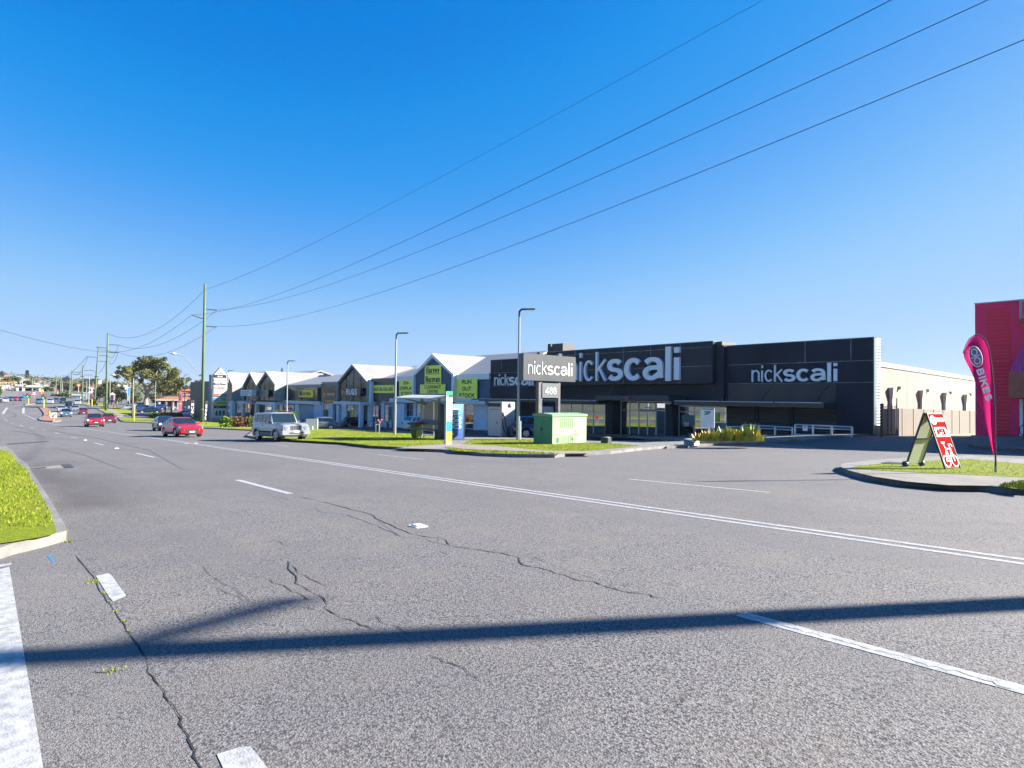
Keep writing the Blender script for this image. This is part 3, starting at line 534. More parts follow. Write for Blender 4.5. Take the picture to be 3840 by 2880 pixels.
# interior behind a shop window: wall, floor and furniture colours
INT_W = mat('shop_interior_wall', (.42, .36, .28), .8, var=.4, scale=.5); INT_F = mat('shop_interior_floor', (.3, .27, .24), .5); SOFA = mat('sofa_fabric', (.14, .13, .13), .9, var=.3, scale=.5, col2=(.4, .34, .28)); 
WG = bpy.data.materials.new('shop_window_glass'); WG.use_nodes = True; n = WG.node_tree.nodes; l = WG.node_tree.links; n.clear()
gl_ = n.new('ShaderNodeBsdfGlossy'); gl_.inputs[0].default_value = (.85, .9, 1, 1); gl_.inputs['Roughness'].default_value = .01; tr = n.new('ShaderNodeBsdfTransparent'); tr.inputs[0].default_value = (.55, .6, .62, 1)
ms = n.new('ShaderNodeMixShader'); ms.inputs[0].default_value = .42; ou = n.new('ShaderNodeOutputMaterial'); l.new(tr.outputs[0], ms.inputs[1]); l.new(gl_.outputs[0], ms.inputs[2]); l.new(ms.outputs[0], ou.inputs[0])
def glazing(parent, px, top, bot, Y, transom=None, name='window', depth=1.6, seed=0, interior=True):
    """shop window: px = list of mullion positions (photo px), a frame with a pane of glass and a display space behind"""
    a = FY(px[0], top[0], Y); b = FY(px[-1], bot[1], Y); z1 = (FY(px[0], top[0], Y).z + FY(px[-1], top[1], Y).z) / 2; z0 = (FY(px[0], bot[0], Y).z + FY(px[-1], bot[1], Y).z) / 2
    xs = [FY(p, 1500, Y).x for p in px]; f = MB(); t = .045
    for x in xs: f.box((x - t, Y - .03, z0), (x + t, Y + .05, z1))
    for i in range(len(xs)-1):
        for z in [z0 + t, z1 - t] + ([z0 + (z1-z0) * transom] if transom else []): f.box((xs[i] + t, Y - .025, z - t), (xs[i+1] - t, Y + .045, z + t))
    w_ = f.build(name, ALU, parent); g = MB(); g.quad((xs[0], Y + .01, z0), (xs[-1], Y + .01, z0), (xs[-1], Y + .01, z1), (xs[0], Y + .01, z1)); g.build('pane', WG, w_)
    return xs, z0, z1
def recess(mb_w, x0, x1, z0, z1, Y, d): # box lining open to the front
    mb_w.quad((x0, Y + d, z0), (x1, Y + d, z0), (x1, Y + d, z1), (x0, Y + d, z1)); mb_w.quad((x0, Y, z1), (x0, Y + d, z1), (x1, Y + d, z1), (x1, Y, z1)); mb_w.quad((x0, Y, z0), (x1, Y, z0), (x1, Y + d, z0), (x0, Y + d, z0))
    mb_w.quad((x0, Y, z0), (x0, Y + d, z0), (x0, Y + d, z1), (x0, Y, z1)); mb_w.quad((x1, Y, z0), (x1, Y, z1), (x1, Y + d, z1), (x1, Y + d, z0))
# ------------------------------------------------------------------ black furniture showroom
X0, _ = fw(1840, 1350); X1, ZT = fw(3277, 1265.3); ZB = -3.2
SH = thing('furniture_showroom', (X1, YF, H(X1, YF)), 'large black furniture showroom with three pale letter signs', 'shop building')
xa = fw(2725, 1300)[0]; zl = fw(1945, 1345)[1]
F = 3.0  # underside of the canopies above the floor handled by photo heights
def zf(px, py, Y=YF): return FY(px, py, Y).z
zcan = zf(2600, 1506, 42.6); zsill = zf(2327, 1634)
m1 = MB(); m1.box((X0, YF, zcan - .2), (xa, YF + .4, zl)); m1.box((xa + .003, YF, ZB), (X1, YF + .4, ZT)); m1.build('upper_wall', BLK, SH)
# raised central panel standing proud of the wall
Yp = 43.75; c0 = FY(2050, 1323, Yp).x; c1, zct = fw(2673, 1279.7, Yp); zcb = FY(2673, 1439, Yp).z
m1 = MB(); m1.box((c0, Yp, zcb), (c1, YF + .39, zct)); m1.build('sign_panel', BLK2, SH, bevel=.02)
m1 = MB(); cr1 = fw(2690, 1300)[0]; m1.box((c1 + .004, Yp + .5, zct - .55), (c1 + .5, YF + 2, zct - .004)); m1.build('parapet_block', mat('dark_grey_cladding', (.07, .07, .08), .6, var=.2), SH); m1 = MB(); m1.box((c0 - 1.15, YF + .5, zl + .002), (c0 - .7, YF + 2.5, FY(2030, 1292, YF + .5).z)); m1.build('parapet_block', mat('dark_grey_cladding', (.07, .07, .08), .6, var=.2), SH); m1 = MB(); m1.box((c0 - .45, YF + .42, zl + .002), (c0 + 1.1, YF + 2.2, FY(2070, 1290, YF + .4).z)); m1.build('parapet_block', mat('dark_grey_cladding', (.07, .07, .08), .6, var=.2), SH)
pil0, pil1 = fw(2676, 1300)[0], fw(2722, 1300)[0]; m1 = MB(); m1.box((pil0, 44.2, zcan + .02), (pil1, YF - .002, zf(2700, 1297) + .02)); m1.build('pilaster', mat('pilaster_black', (.016, .022, .038), .5, spec=.2, var=.2), SH)
# joints
m1 = MB()
def joint(pxa, pya, pxb, pyb, Y): 
    a = FY(pxa, pya, Y); b = FY(pxb, pyb, Y)
    if abs(a.z - b.z) < 1.2 and abs(a.x - b.x) > 1: z = (a.z + b.z) / 2; m1.box((a.x, Y - .006, z - .022), (b.x, Y, z + .022))
    else: m1.box((a.x - .025, Y - .006, b.z), (a.x + .025, Y, a.z))
for q in ((2100, 1332, 2670, 1303), (2205, 1387, 2670, 1372)): joint(*q, Yp)
for x, y0, y1 in ((2156, 1316, 1336), (2338, 1305, 1440), (2440, 1297, 1440), (2551, 1288, 1440)): joint(x, y0, x, y1, Yp)
for q in ((2731, 1369, 3275, 1351), (2731, 1438.7, 3275, 1434), (1850, 1398, 2030, 1393), (1850, 1448, 2060, 1446)): joint(*q, YF)
for x, y0, y1 in ((3019, 1282, 1358), (3191, 1272, 1352), (1880, 1352, 1380)): joint(x, y0, x, y1, YF)
m1.build('panel_joint', JOINT, SH)
m1 = MB(); a = fw(2731, 1440); b = fw(3135, 1500); m1.box((a[0], YF - .02, zcan + .03), (b[0], YF - .001, zf(2900, 1440))); m1.build('weathered_panel', WEATH, SH)
# lower wall with openings: columns, shutters
for a_, b_ in ((1840, 2096), (2302, 2328), (2517, 2546)): m1 = MB(); m1.box((fw(a_, 1500)[0], YF - .0, ZB), (fw(b_, 1500)[0], YF + .4, zcan - .204)); m1.build('lower_wall', BLK, SH)
m1 = MB(); m1.box((fw(2302, 1500)[0] - .15, YF - 1.0, ZB), (fw(2324, 1500)[0], YF - .01, zcan - .21)); m1.build('column', BLK, SH); m1 = MB(); m1.box((fw(2519, 1500)[0], YF - .9, ZB), (fw(2546, 1500)[0], YF - .01, zcan - .21)); m1.build('column', BLK, SH)
m1 = MB(); m1.box((fw(2096, 1500)[0], YF + .01, ZB), (fw(2726, 1500)[0], YF + .3, zsill - .12)); m1.build('plinth', RED, SH)
m1 = MB(); m1.box((xa + .1, YF - .03, ZB), (fw(3135, 1500)[0], YF - .004, zcan - .06)); m1.build('roller_shutter', rib_m, SH)
for x in (2838, 2968): m1 = MB(); q = fw(x, 1550)[0]; m1.box((q - .16, YF - .12, ZB), (q + .16, YF - .034, zcan - .07)); m1.build('shutter_guide', BLK, SH)
m1 = MB(); recess(m1, fw(2096, 1500)[0], xa, zsill - .12, zcan - .2, YF + .06, 7); m1.build('interior', INT_W, SH)
random.seed(5)
for i in range(9):
    m1 = MB(); x = random.uniform(fw(2110, 1500)[0], xa - 1.5); y = YF + random.uniform(1.2, 5.5); m1.box((x, y, zsill - .12), (x + random.uniform(1, 2.2), y + .8, zsill + .35)); m1.box((x, y + .8, zsill - .12), (x + 1.5, y + 1, zsill + .75)); m1.build('display_sofa', SOFA, SH)
glazing(SH, [2096, 2143, 2184, 2226, 2271, 2302], (1512, 1517), (1624, 1631), YF, .74)
glazing(SH, [2329, 2362, 2396], (1503, 1503), (1636, 1640), YF, .74); glazing(SH, [2461, 2496, 2517], (1503, 1506), (1640, 1642), YF, .74); glazing(SH, [2546, 2604, 2667, 2724], (1521, 1523), (1640, 1644), YF, .8)
glazing(SH, [2396, 2429, 2461], (1541, 1541), (1640, 1641), YF - .05, None, 'entrance_door'); glazing(SH, [2397, 2460], (1504, 1504), (1538, 1538), YF)
# canopies
def canopy(x0, x1, y0, zt, nm='canopy', th=.34):
    c = MB(); c.box((x0, y0, zt - th), (x1, YF - .03, zt)); o = c.build(nm, mat('canopy_black', (.02, .024, .034), .4), SH)
    f = MB(); x = x0 + .03
    while x < x1 - .1: xe = min(x + 4.1, x1 - .03); f.box((x, y0 - .02, zt - .035), (xe - .12, y0 - .003, zt + .015)); x = xe
    f.build('lit_edge_strip', mat('lit_edge_pale', (.5, .53, .56), .4), o)  # pale strips painted in for the sunlit top edge of the canopy
Yc = 42.4
canopy(FY(1795, 1497, Yc).x, FY(2240, 1500, Yc).x, Yc, FY(2000, 1498, Yc).z, th=.25); canopy(FY(2528, 1505, Yc).x, FY(3089, 1512, Yc).x, Yc, FY(2850, 1507, Yc).z)
m1 = MB(); a = FY(2232, 1482, 42); b = FY(2507, 1503, 42); m1.box((a.x, 42, b.z), (b.x, YF - .035, a.z)); m1.build('entrance_canopy', mat('portal_black', (.02, .026, .042), .45), SH)
for px, pxx in ((2181, 2131), (2303, 2262), (2896, 2850), (3107, 3061), (2020, 1978)): m1 = MB(); m1.tube([FY(px, 1448, YF), FY(pxx, 1503 + (pxx > 2800) * 2, Yc + .25)], .035, 6); m1.build('canopy_stay', DARK, SH)
m1 = MB(); p = FY(2357, 1492, 41.99); m1.tube([p, p + Vector((0, -.22, 0))], [.16, .1], 10); m1.build('alarm_bell', mat('alarm_pink', (.7, .12, .2), .4), SH)
# side: ribbed parapet return and long tilt-up wall
Xs = X1; ry1 = (FX(3300, 1271, Xs)).y
ribwm = bpy.data.materials.new('ribbed_white'); ribwm.use_nodes = True
ribw = ribs(ribwm, (.33, .33, .33), 1.55, 'z', .9)
m1 = MB(); m1.box((Xs - .35, YF + .401, ZB), (Xs + .02, ry1, ZT - .01)); m1.build('parapet_return', ribw, SH)
m1 = MB(); m1.box((X1 - .02, YF - .02, zcan - 2), (X1 + .03, YF + .45, ZT + .03)); m1.box((X0, YF - .01, zl), (c0, YF + .5, zl + .05)); m1.box((pil1, YF - .01, ZT), (X1 + .03, YF + .5, ZT + .05)); m1.box((c0, Yp - .01, zct), (c1, YF, zct + .05)); m1.build('capping', mat('capping_teal', (.32, .42, .44), .35, .5), SH)
tiltm = mat('tilt_up_panel', (.37, .335, .29), .85, var=.06, scale=.4)
m1 = MB(); e0 = FX(3302, 1357.6, Xs - .3); e1 = FX(3660, 1416.3, Xs - .3); sl_ = (e1.z - e0.z) / (e1.y - e0.y); yE = 120; zE = e0.z + sl_ * (yE - e0.y)
m1.prism([(0, ry1, ZB), (0, yE, ZB), (0, yE, zE), (0, ry1, e0.z)], (Xs - .7, 0, 0), (Xs - .3, 0, 0)); wl = m1.build('side_wall', tiltm, SH)
m1 = MB(); m1.prism([(0, ry1, e0.z - .3), (0, yE, zE - .3), (0, yE, zE + .02), (0, ry1, e0.z + .02)], (Xs - .298, 0, 0), (Xs - .24, 0, 0)); m1.build('wall_capping', mat('cap_cream', (.5, .46, .4), .6), SH)
for px in (3401, 3499, 3581, 3640): m1 = MB(); y = FX(px, 1450, Xs - .3).y; m1.box((Xs - .299, y - .03, ZB), (Xs - .293, y + .03, e0.z + sl_ * (y - e0.y) - .32)); m1.build('wall_joint', mat('joint_tan', (.3, .26, .21), .9), SH)
for px, top in ((3348, 1453.7), (3458.7, 1464), (3547, 1472.6), (3624, 1479.5)):
    p = FX(px, top, Xs - .12); y = p.y; z = p.z; m1 = MB()
    m1.add([(Xs - .28, y - .36, z), (Xs + .05, y - .36, z), (Xs + .05, y + .36, z), (Xs - .28, y + .36, z), (Xs - .28, y - .14, z - .75), (Xs - .08, y - .14, z - .75), (Xs - .08, y + .14, z - .75), (Xs - .28, y + .14, z - .75)], [(0,1,2,3), (0,4,5,1), (1,5,6,2), (2,6,7,3), (3,7,4,0)])
    o = m1.build('rainwater_head', mat('downpipe_tan', (.5, .46, .42), .6), SH); m1 = MB(); m1.box((Xs - .28, y - .13, ZB), (Xs - .09, y + .13, z - .74)); m1.build('downpipe', mat('downpipe_tan', (.5, .46, .42), .6), o)
    m1 = MB(); m1.box((Xs - .29, y + 1.5, z - .1), (Xs - .1, y + 1.75, z + .12)); m1.build('wall_light', GREYM, SH)
m1 = MB(); m1.quad((X0, YF + .4, e0.z - .7), (X1 - .72, YF + .4, e0.z - .7), (X1 - .72, 120, zE - .7), (X0, 120, zE - .7)); m1.quad((X0, YF + .4, ZB), (X0, 120, ZB), (X0, 120, zE - .7), (X0, YF + .4, e0.z - .7)); m1.build('roof', mat('roof_metal', (.6, .6, .6), .5), SH)
def brand(parent, px0, base0, px1, base1, top_l, Y, wl_, wb, gapk=.0, depth=.12):
    a = FY(px0, base0, Y); b = FY(px1, base1, Y); zt = FY(px1, top_l, Y).z; zb = (a.z + b.z) / 2; h = zt - zb; q = MB(); Wt = b.x - a.x
    w1 = Wt * .375; letters(q, 'nick', (a.x, Y - .003, zb), (1, 0, 0), (0, 0, 1), (0, -1, 0), h, h * wl_, width=w1, track=h * .075, depth=depth)
    letters(q, 'scali', (a.x + w1 + h * gapk, Y - .003, zb), (1, 0, 0), (0, 0, 1), (0, -1, 0), h, h * wb, width=Wt - w1 - h * gapk, track=h * .05, depth=depth, con=.68); q.build('sign_lettering', LETW, parent)
brand(SH, 2134, 1431, 2562, 1424, 1301, Yp, .085, .195, .04, .25)
brand(SH, 2821, 1433, 3148, 1428.5, 1361, YF, .085, .195, .04)
brand(SH, 1856, 1446.5, 2005, 1444, 1399, YF, .085, .195, .04)
def cap_text(parent, t, px, py, wpx, hpx, Y, m, wt=.16, name='lettering', slant=0, depth=.02, serif=False, right=(1, 0, 0), out=(0, -1, 0), hs=None):
    a = FY(px, py, Y); b = FY(px + wpx, py, Y); h = abs(FY(px, py - hpx, Y).z - a.z); q = MB()
    letters(q, t, (a.x, Y - .002, a.z), right, (0, 0, 1), out, h, h * wt, width=b.x - a.x, depth=depth, slant=slant, track=h * .12, serif=serif); return q.build(name, m, parent)
m1 = MB(); wallbox(m1, 2676, 1585, 2722, 1620, YF - .045, YF - .03); m1.build('window_poster', mat('poster_teal', (.05, .16, .18), .5, var=.3, scale=2), SH); m1 = MB(); wallbox(m1, 2556, 1556, 2604, 1598, YF - .045, YF - .03); pst = m1.build('window_poster', mat('poster_teal', (.05, .16, .18), .5, var=.3, scale=2), SH)
m1 = MB(); wallbox(m1, 2679, 1550, 2696, 1582, YF - .045, YF - .03); m1.build('window_poster', mat('poster_lime', (.35, .6, .05), .5), SH)
cap_text(pst, '40%', 2565, 1590, 19, 7, YF - .046, LETW, .18); cap_text(pst, 'OFF', 2566, 1598, 17, 7, YF - .046, LETW, .18); cap_text(SH, '40%', 2286, 1570, 15, 5.5, YF - .035, LETW, .16, 'window_lettering'); cap_text(SH, 'OFF', 2288, 1578, 13, 5.5, YF - .035, LETW, .16, 'window_lettering'); cap_text(SH, '488', 2419, 1532, 22, 8, YF - .032, LETW, .14, 'window_lettering')
m1 = MB()
for a_ in ((2352, 1522, 2384, 1531), (2282, 1518, 2292, 1545), (2508, 1526, 2516, 1538)): m1 = MB(); wallbox(m1, a_[0], a_[1], a_[2], a_[3], YF + 1.0, YF + 1.1); m1.build('display_banner', mat('banner_yellow', (.8, .6, .03), .6), SH)
m1 = MB(); wallbox(m1, 2192, 1514, 2240, 1540, YF + 1.2, YF + 1.3); m1.build('display_banner', mat('banner_red', (.35, .04, .05), .6), SH)
m1 = MB(); wallbox(m1, 2096, 1513, 2190, 1531, YF + 1.4, YF + 1.5); m1.build('display_banner', mat('banner_olive', (.45, .5, .2), .6), SH)
# ================================================================== THE ROW OF SHOPS
RENDW = mat('render_white', (.48, .47, .455), .8, var=.06, scale=.7); RENDB = mat('render_white_shaded', (.6, .67, .72), .8, var=.08, scale=.8); NAVY = mat('navy_wall', (.04, .09, .17), .6, var=.15, scale=.6); ROOFW = mat('white_roof_sheet', (.4, .385, .365), .5, var=.05, scale=.4)  # RENDB: white render again, with the blue of its shaded faces in the colour
FASC = mat('fascia_pale_blue', (.72, .76, .8), .5); LIME = mat('lime_board', (.97, .99, .12), .5, var=.05); INK = mat('sign_ink', (.015, .03, .035), .6); MESH = mat('dark_glazing', (.018, .028, .04), .1, var=.6, scale=.9, spec=.45); YEL = mat('sign_yellow', (.95, .68, .02), .5)
ROLLB = bpy.data.materials.new('roller_grey'); ROLLB.use_nodes = True; ribs(ROLLB, (.32, .38, .44), 2.2, 'z', .35)
def shop(name, pa, pb, label):
    xa_, xb_ = fw(pa, 1500)[0], fw(pb, 1500)[0]; return thing(name, (xb_, YF, H(xb_, YF)), label, 'shop building'), xa_, xb_
def board(parent, x0, y0, x1, y1, Y, m, name='sign_board', th=.1, frame=None):
    a = FY(x0, (y0), Y); b = FY(x1, y1, Y); q = MB(); q.box((a.x, Y, b.z), (b.x, Y + th, a.z)); return q.build(name, m, parent)
def pier(parent, pa, pb, ytop, Y=YF, m=None, name='pier', d=.4):
    q = MB(); q.box((FY(pa, 1500, Y).x, Y, -5), (FY(pb, 1500, Y).x, Y + d, FY(pa, ytop, Y).z)); return q.build(name, m or RENDB, parent)
def gable(parent, L, A, Rr, ybase, Y0, t, infill, fr, back=9, nm='gable_frame', mull=3):
    l, a, r = FY(*L, Y0), FY(*A, Y0), FY(*Rr, Y0); zb = FY(Rr[0], ybase, Y0).z; ze = (l.z + r.z) / 2; xm = a.x; l.z = r.z = ze
    sl = (a.z - ze) / ((r.x - l.x) / 2); xm = (l.x + r.x) / 2; za = a.z; tz = t * math.sqrt(1 + sl*sl)
    out = [(l.x, Y0, zb), (l.x, Y0, ze), (xm, Y0, za), (r.x, Y0, ze), (r.x, Y0, zb)]; inn = [(l.x + t, Y0, zb), (l.x + t, Y0, ze - t * .3), (xm, Y0, za - tz), (r.x - t, Y0, ze - t * .3), (r.x - t, Y0, zb)]
    q = MB()
    for i in range(4):
        q.add([out[i], out[i+1], inn[i+1], inn[i]] + [(p[0], YF + .3, p[2]) for p in (out[i], out[i+1], inn[i+1], inn[i])], [(0, 1, 2, 3), (4, 7, 6, 5), (0, 4, 5, 1), (3, 2, 6, 7)])
    o = q.build(nm, fr, parent); g = MB(); yy = Y0 + .35; g.quad((l.x + t, yy, zb), (r.x - t, yy, zb), (r.x - t, yy, ze - t*.3), (xm, yy, za - tz), (l.x + t, yy, ze - t*.3)); gl = g.build('gable_glazing', infill, parent)
    if mull:
        f = MB()
        for k in range(1, mull + 1):
            x = l.x + t + (r.x - l.x - 2*t) * k / (mull + 1); zt = ze + min(x - l.x, r.x - x) * sl - tz; f.box((x - .03, yy - .05, zb), (x + .03, yy - .003, zt))
        for z in (ze - .1, zb + (ze - zb) * .45): f.box((l.x + t, yy - .045, z - .03), (r.x - t, yy - .006, z + .03))
        f.build('mullions', DARK, gl)
    rf = MB(); e = .12; rf.add([(l.x - e, YF + .1, ze - .05), (xm, YF + .1, za + .02), (xm, YF + back, za + .02), (l.x - e, YF + back, ze - .05), (r.x + e, YF + .1, ze - .05), (r.x + e, YF + back, ze - .05)], [(0, 1, 2, 3), (4, 5, 2, 1), (3, 2, 5)]); rf.build('gable_roof', ROOFW, parent)
    s_ = MB(); s_.quad((l.x, YF + .3, ze), (xm, YF + .3, za), (r.x, YF + .3, ze)); s_.build('gable_wall', RENDW, parent)
    return l.x, xm, r.x, zb, ze, za
def body(parent, xa_, xb_, ze, zr, wallm=RENDB, wtop=None, roof=True, ridge=9, lower=None):
    q = MB(); q.box((xa_, YF + .41, -5), (xb_, YF + 18, ze - .02)); q.build('wall', wallm, parent)
    if roof:
        q = MB(); e = .06; Y1 = YF - .1; q.prism([(0, Y1, ze), (0, YF + ridge, zr), (0, YF + 18, ze + .3), (0, YF + 18, ze + .05), (0, YF + ridge, zr - .25), (0, Y1, ze - .25)], (xa_ + .01, 0, 0), (xb_ - .01, 0, 0)); q.build('roof', ROOFW, parent)
# --- clearance shop, navy with lime boards
HN, ha, hb = shop('clearance_shop', 1478, 1840, 'navy clearance shop with a big gable and lime green sign boards')
ze = fw(1800, 1403)[1]; body(HN, ha, hb - .02, ze, FY(1700, 1340, YF + 9).z, NAVY)
lx, xm, rx, zb, zee, za = gable(HN, (1545, 1407), (1620, 1326), (1701, 1404), 1497, YF - .7, .42, NAVY, FASC, mull=0)
q = MB(); q.box((lx + .42, YF - .34, zb), (rx - .42, YF, zb + .1)); q.build('ledge', NAVY, HN)
q = MB(); q.box((ha, YF - .25, ze - .62), (lx, YF + .4, ze + .02)); q.build('fascia', FASC, HN); q = MB(); q.box((rx, YF - .25, ze - .62), (hb - .03, YF + .4, ze + .02)); q.build('fascia', FASC, HN)
q = MB(); q.box((ha, YF, zb), (lx, YF + .4, ze - .63)); q.build('upper_wall', NAVY, HN); q = MB(); q.box((rx, YF, zb), (hb - .03, YF + .4, ze - .63)); q.build('upper_wall', NAVY, HN)
q = MB(); q.box((ha, YF - .75, zb - .55), (hb - .03, YF + .4, zb - .01)); q.build('beam', RENDB, HN)
for a_, b_ in ((1486, 1516), (1552, 1560), (1600, 1622), (1690, 1712), (1778, 1830)): pier(HN, a_, b_, 1512, YF - .6 if a_ == 1486 else YF)
for a_, b_ in (((1520, 1536, 1552)), 0), ((1562, 1581, 1600), 0), ((1624, 1656, 1688), 0), ((1716, 1745, 1777), 0): glazing(HN, list(a_), (1514, 1514), (1608, 1608), YF + .1, .75)
q = MB(); recess(q, ha + .1, hb - .3, -3.1, zb - .5, YF + .38, .02); q.v = []; q.f = []; q.quad((ha + .1, YF + .405, -3.2), (hb - .3, YF + .405, -3.2), (hb - .3, YF + .405, zb - .5), (ha + .1, YF + .405, zb - .5)); q.build('interior', mat('dim_interior', (.12, .14, .16), .8, var=.7, scale=.6), HN)
def sboard(parent, x0, y0, x1, y1, Y, lines, m=LIME, ink=INK, wt=.17, slant=0, serif=False, pad=.07, th=.1, name='sign_board', und=False, lh=.62, gx=None):
    b = board(parent, x0, y0, x1, y1, Y, m, name, th); w = x1 - x0; h = (y1 - y0) / len(lines)
    for i, t in enumerate(lines):
        ln, fr_ = t if isinstance(t, tuple) else (t, .86)
        tw = w * fr_; xx = x0 + (w - tw) / 2; yb = y0 + h * (i + .5 + lh / 2); sl_ = slant if i == 0 else 0
        o = cap_text(b, ln, xx, yb, tw, h * lh, Y, ink, wt, 'sign_lettering', sl_, .015, serif)
        if und: q = MB(); a = FY(xx, yb + h * .06, Y); c = FY(xx + tw, yb + h * .1, Y); q.box((a.x, Y - .02, a.z - .07), (c.x, Y - .002, a.z - .01)); q.build('sign_underline', ink, b)
    return b
Yg = YF - .48
sboard(HN, 1593, 1372, 1653, 1440, Yg, [('Harvey', .8), ('Norman', .9)], wt=.2, serif=True, und=True, lh=.66)
sboard(HN, 1575, 1442, 1668, 1477, Yg - .02, [('CLEARANCE', .66), ('CENTRE', .44)], wt=.17, slant=.2, lh=.72)
sboard(HN, 1712, 1420, 1788, 1495, YF - .3, [('RUN', .46), ('OUT', .44), ('STOCK', .76)], wt=.22); sboard(HN, 1497, 1426, 1553, 1485, YF - .3, [('EX-', .4), ('DISPLAY', .9), ('STOCK', .76)], wt=.22)
q = MB(); p = FY(1577, 1558, YF); q.cbox((p.x, YF - .02, p.z), (1.1, .03, 1.5)); q = q.build('window_poster', LETW, HN); cap_text(q, 'SAVE', 1570, 1556, 14, 7, YF - .04, mat('ink_red', (.6, .03, .08), .5), .2); cap_text(q, 'BIG', 1572, 1567, 10, 7, YF - .04, mat('ink_red', (.6, .03, .08), .5), .2)
# --- rug shop
RG, ra, rb = shop('rug_shop', 1206, 1478, 'shop with a dark glazed gable over a white RUGS sign'); ze = fw(1350, 1429)[1]; body(RG, ra, rb - .02, ze, FY(1400, 1390, YF + 9).z)
gx = gable(RG, (1262, 1441), (1324, 1365), (1379, 1429), 1505, YF - 1.2, .3, MESH, RENDW)
q = MB(); a = FY(1392, 1419.5, YF - .4); b = FY(1478, 1505, YF - .4); q.box((a.x, YF - .4, b.z), (b.x - .03, YF + .4, a.z)); q.build('sign_box', mat('teal_dark', (.02, .045, .055), .3, var=.4, scale=.5), RG)
sboard(RG, 1397, 1445, 1477, 1474, YF - .52, [('SAVE BIG DOLLARS', .9)], wt=.16, lh=.42)
q = MB()
for i in range(5): a = FY(1405 + i * 14, 1480, YF - .42); b = FY(1416 + i * 14, 1503, YF - .42); q.box((a.x, YF - .42, b.z), (b.x, YF - .405, a.z))
q.build('window_poster', mat('poster_brown', (.2, .15, .13), .5, var=.9, scale=1.5), RG)
pier(RG, 1379, 1391, 1430, YF - 1.0); q = MB(); a = FY(1206, 1444, YF - .3); b = FY(1262, 1511, YF - .3); q.box((a.x, YF - .3, b.z), (b.x, YF + .4, a.z)); o = q.build('sign_box', MESH, RG)
cap_text(o, 'dyson', 1226, 1482, 26, 9, YF - .31, LETW, .17, 'sign_lettering')
q = MB(); q.cbox(FY(1217, 1481, YF - .33), (.9, .04, .5)); q.cbox(FY(1254, 1480, YF - .33), (.6, .04, .5)); q.build('orange_motif', mat('sign_orange', (.8, .28, .02), .5), o)
q = MB(); q.cbox(FY(1237, 1505, YF - .33), (3.2, .04, .28)); q.build('orange_strip', mat('sign_orange', (.8, .28, .02), .5), o)
b = board(RG, 1278, 1455, 1352, 1485, YF - 1.45, mat('sign_black', (.02, .018, .02), .4), th=.3); cap_text(b, 'RUGS', 1298, 1481, 41, 23, YF - 1.47, LETW, .2, 'sign_lettering')
q = MB()   # small camel silhouette beside the word
def cm(x, y): return FY(1278 + x, 1455 + y, YF - 1.47)
for pts in (((2, 8), (4, 6), (6, 9), (6, 15), (9, 12), (11, 9), (13, 13), (16, 13), (17, 19), (4, 19), (3, 12)),): q.prism([cm(*p) for p in pts], (0, 0, 0), (0, -.03, 0))
for x in (5, 8, 13, 16): q.prism([cm(x, 18.5), cm(x + 1.2, 18.5), cm(x + 1, 27), cm(x, 27)], (0, -.004, 0), (0, -.034, 0))
q.build('camel_emblem', mat('camel_orange', (.75, .2, .08), .5), b)
q = MB(); a = FY(1250, 1504.5, YF - 2.6); c = FY(1351, 1518, YF - 2.6); q.box((a.x, YF - 2.6, c.z), (c.x, YF, a.z)); q.build('porch_canopy', RENDB, RG)
for a_, b_ in ((1262, 1270), (1345, 1352)): pier(RG, a_, b_, 1519, YF - 2.5, d=.5, name='porch_column')
for a_, b_ in ((1208, 1212), (1233, 1248), (1280, 1300), (1330, 1350), (1430, 1441)): pier(RG, a_, b_, 1510)
glazing(RG, [1212, 1222, 1233], (1514, 1514), (1580, 1580), YF + .1, .7); glazing(RG, [1300, 1315, 1330], (1520, 1520), (1582, 1582), YF + .1, .75); glazing(RG, [1441, 1458, 1475], (1508, 1508), (1584, 1584), YF + .1, .8); glazing(RG, [1398, 1409, 1420, 1430], (1520, 1520), (1586, 1586), YF + .1, .85, 'entrance_door')
q = MB(); q.quad((ra, YF + .405, -4), (rb - .3, YF + .405, -4), (rb - .3, YF + .405, 0), (ra, YF + .405, 0)); q.build('interior', mat('dim_interior', (.12, .14, .16), .8, var=.7, scale=.6), RG)
# --- scooter shop
SC, sa, sb = shop('scooter_shop', 1031, 1206, 'shop with a dark fascia and a yellow scooter sign'); ze = fw(1100, 1443)[1]; body(SC, sa, sb - .02, ze, FY(1150, 1410, YF + 9).z)
q = MB(); a = FY(1043, 1455, YF - .3); b = FY(1190, 1505, YF - .3); q.box((a.x, YF - .3, b.z), (b.x, YF + .4, a.z)); q.build('dark_fascia', mat('fascia_dark', (.02, .028, .03), .15, var=.4, scale=.6), SC)
q = MB(); q.box((a.x, YF - .2, a.z + .01), (sb - .05, YF + .4, ze - .26)); q.build('fascia', RENDW, SC); q = MB(); q.box((a.x, YF - .35, b.z - .55), (sb - .05, YF + .4, b.z - .01)); q.build('beam', RENDB, SC)
bb = sboard(SC, 1121, 1463, 1174, 1490, YF - .42, [('SCOOTEROO', .66)], YEL, INK, .2, lh=.42, name='sign_board')
q = MB(); c_ = FY(1127, 1474, YF - .44); q.tube([c_, c_ + Vector((0, -.03, 0))], .5, 8); q.cbox(c_ + Vector((0, -.02, -1.0)), (.5, .04, .4)); q.build('scooter_motif', INK, bb)
for a_, b_ in ((1031, 1044), (1106, 1121), (1178, 1206)): pier(SC, a_, b_, 1516)
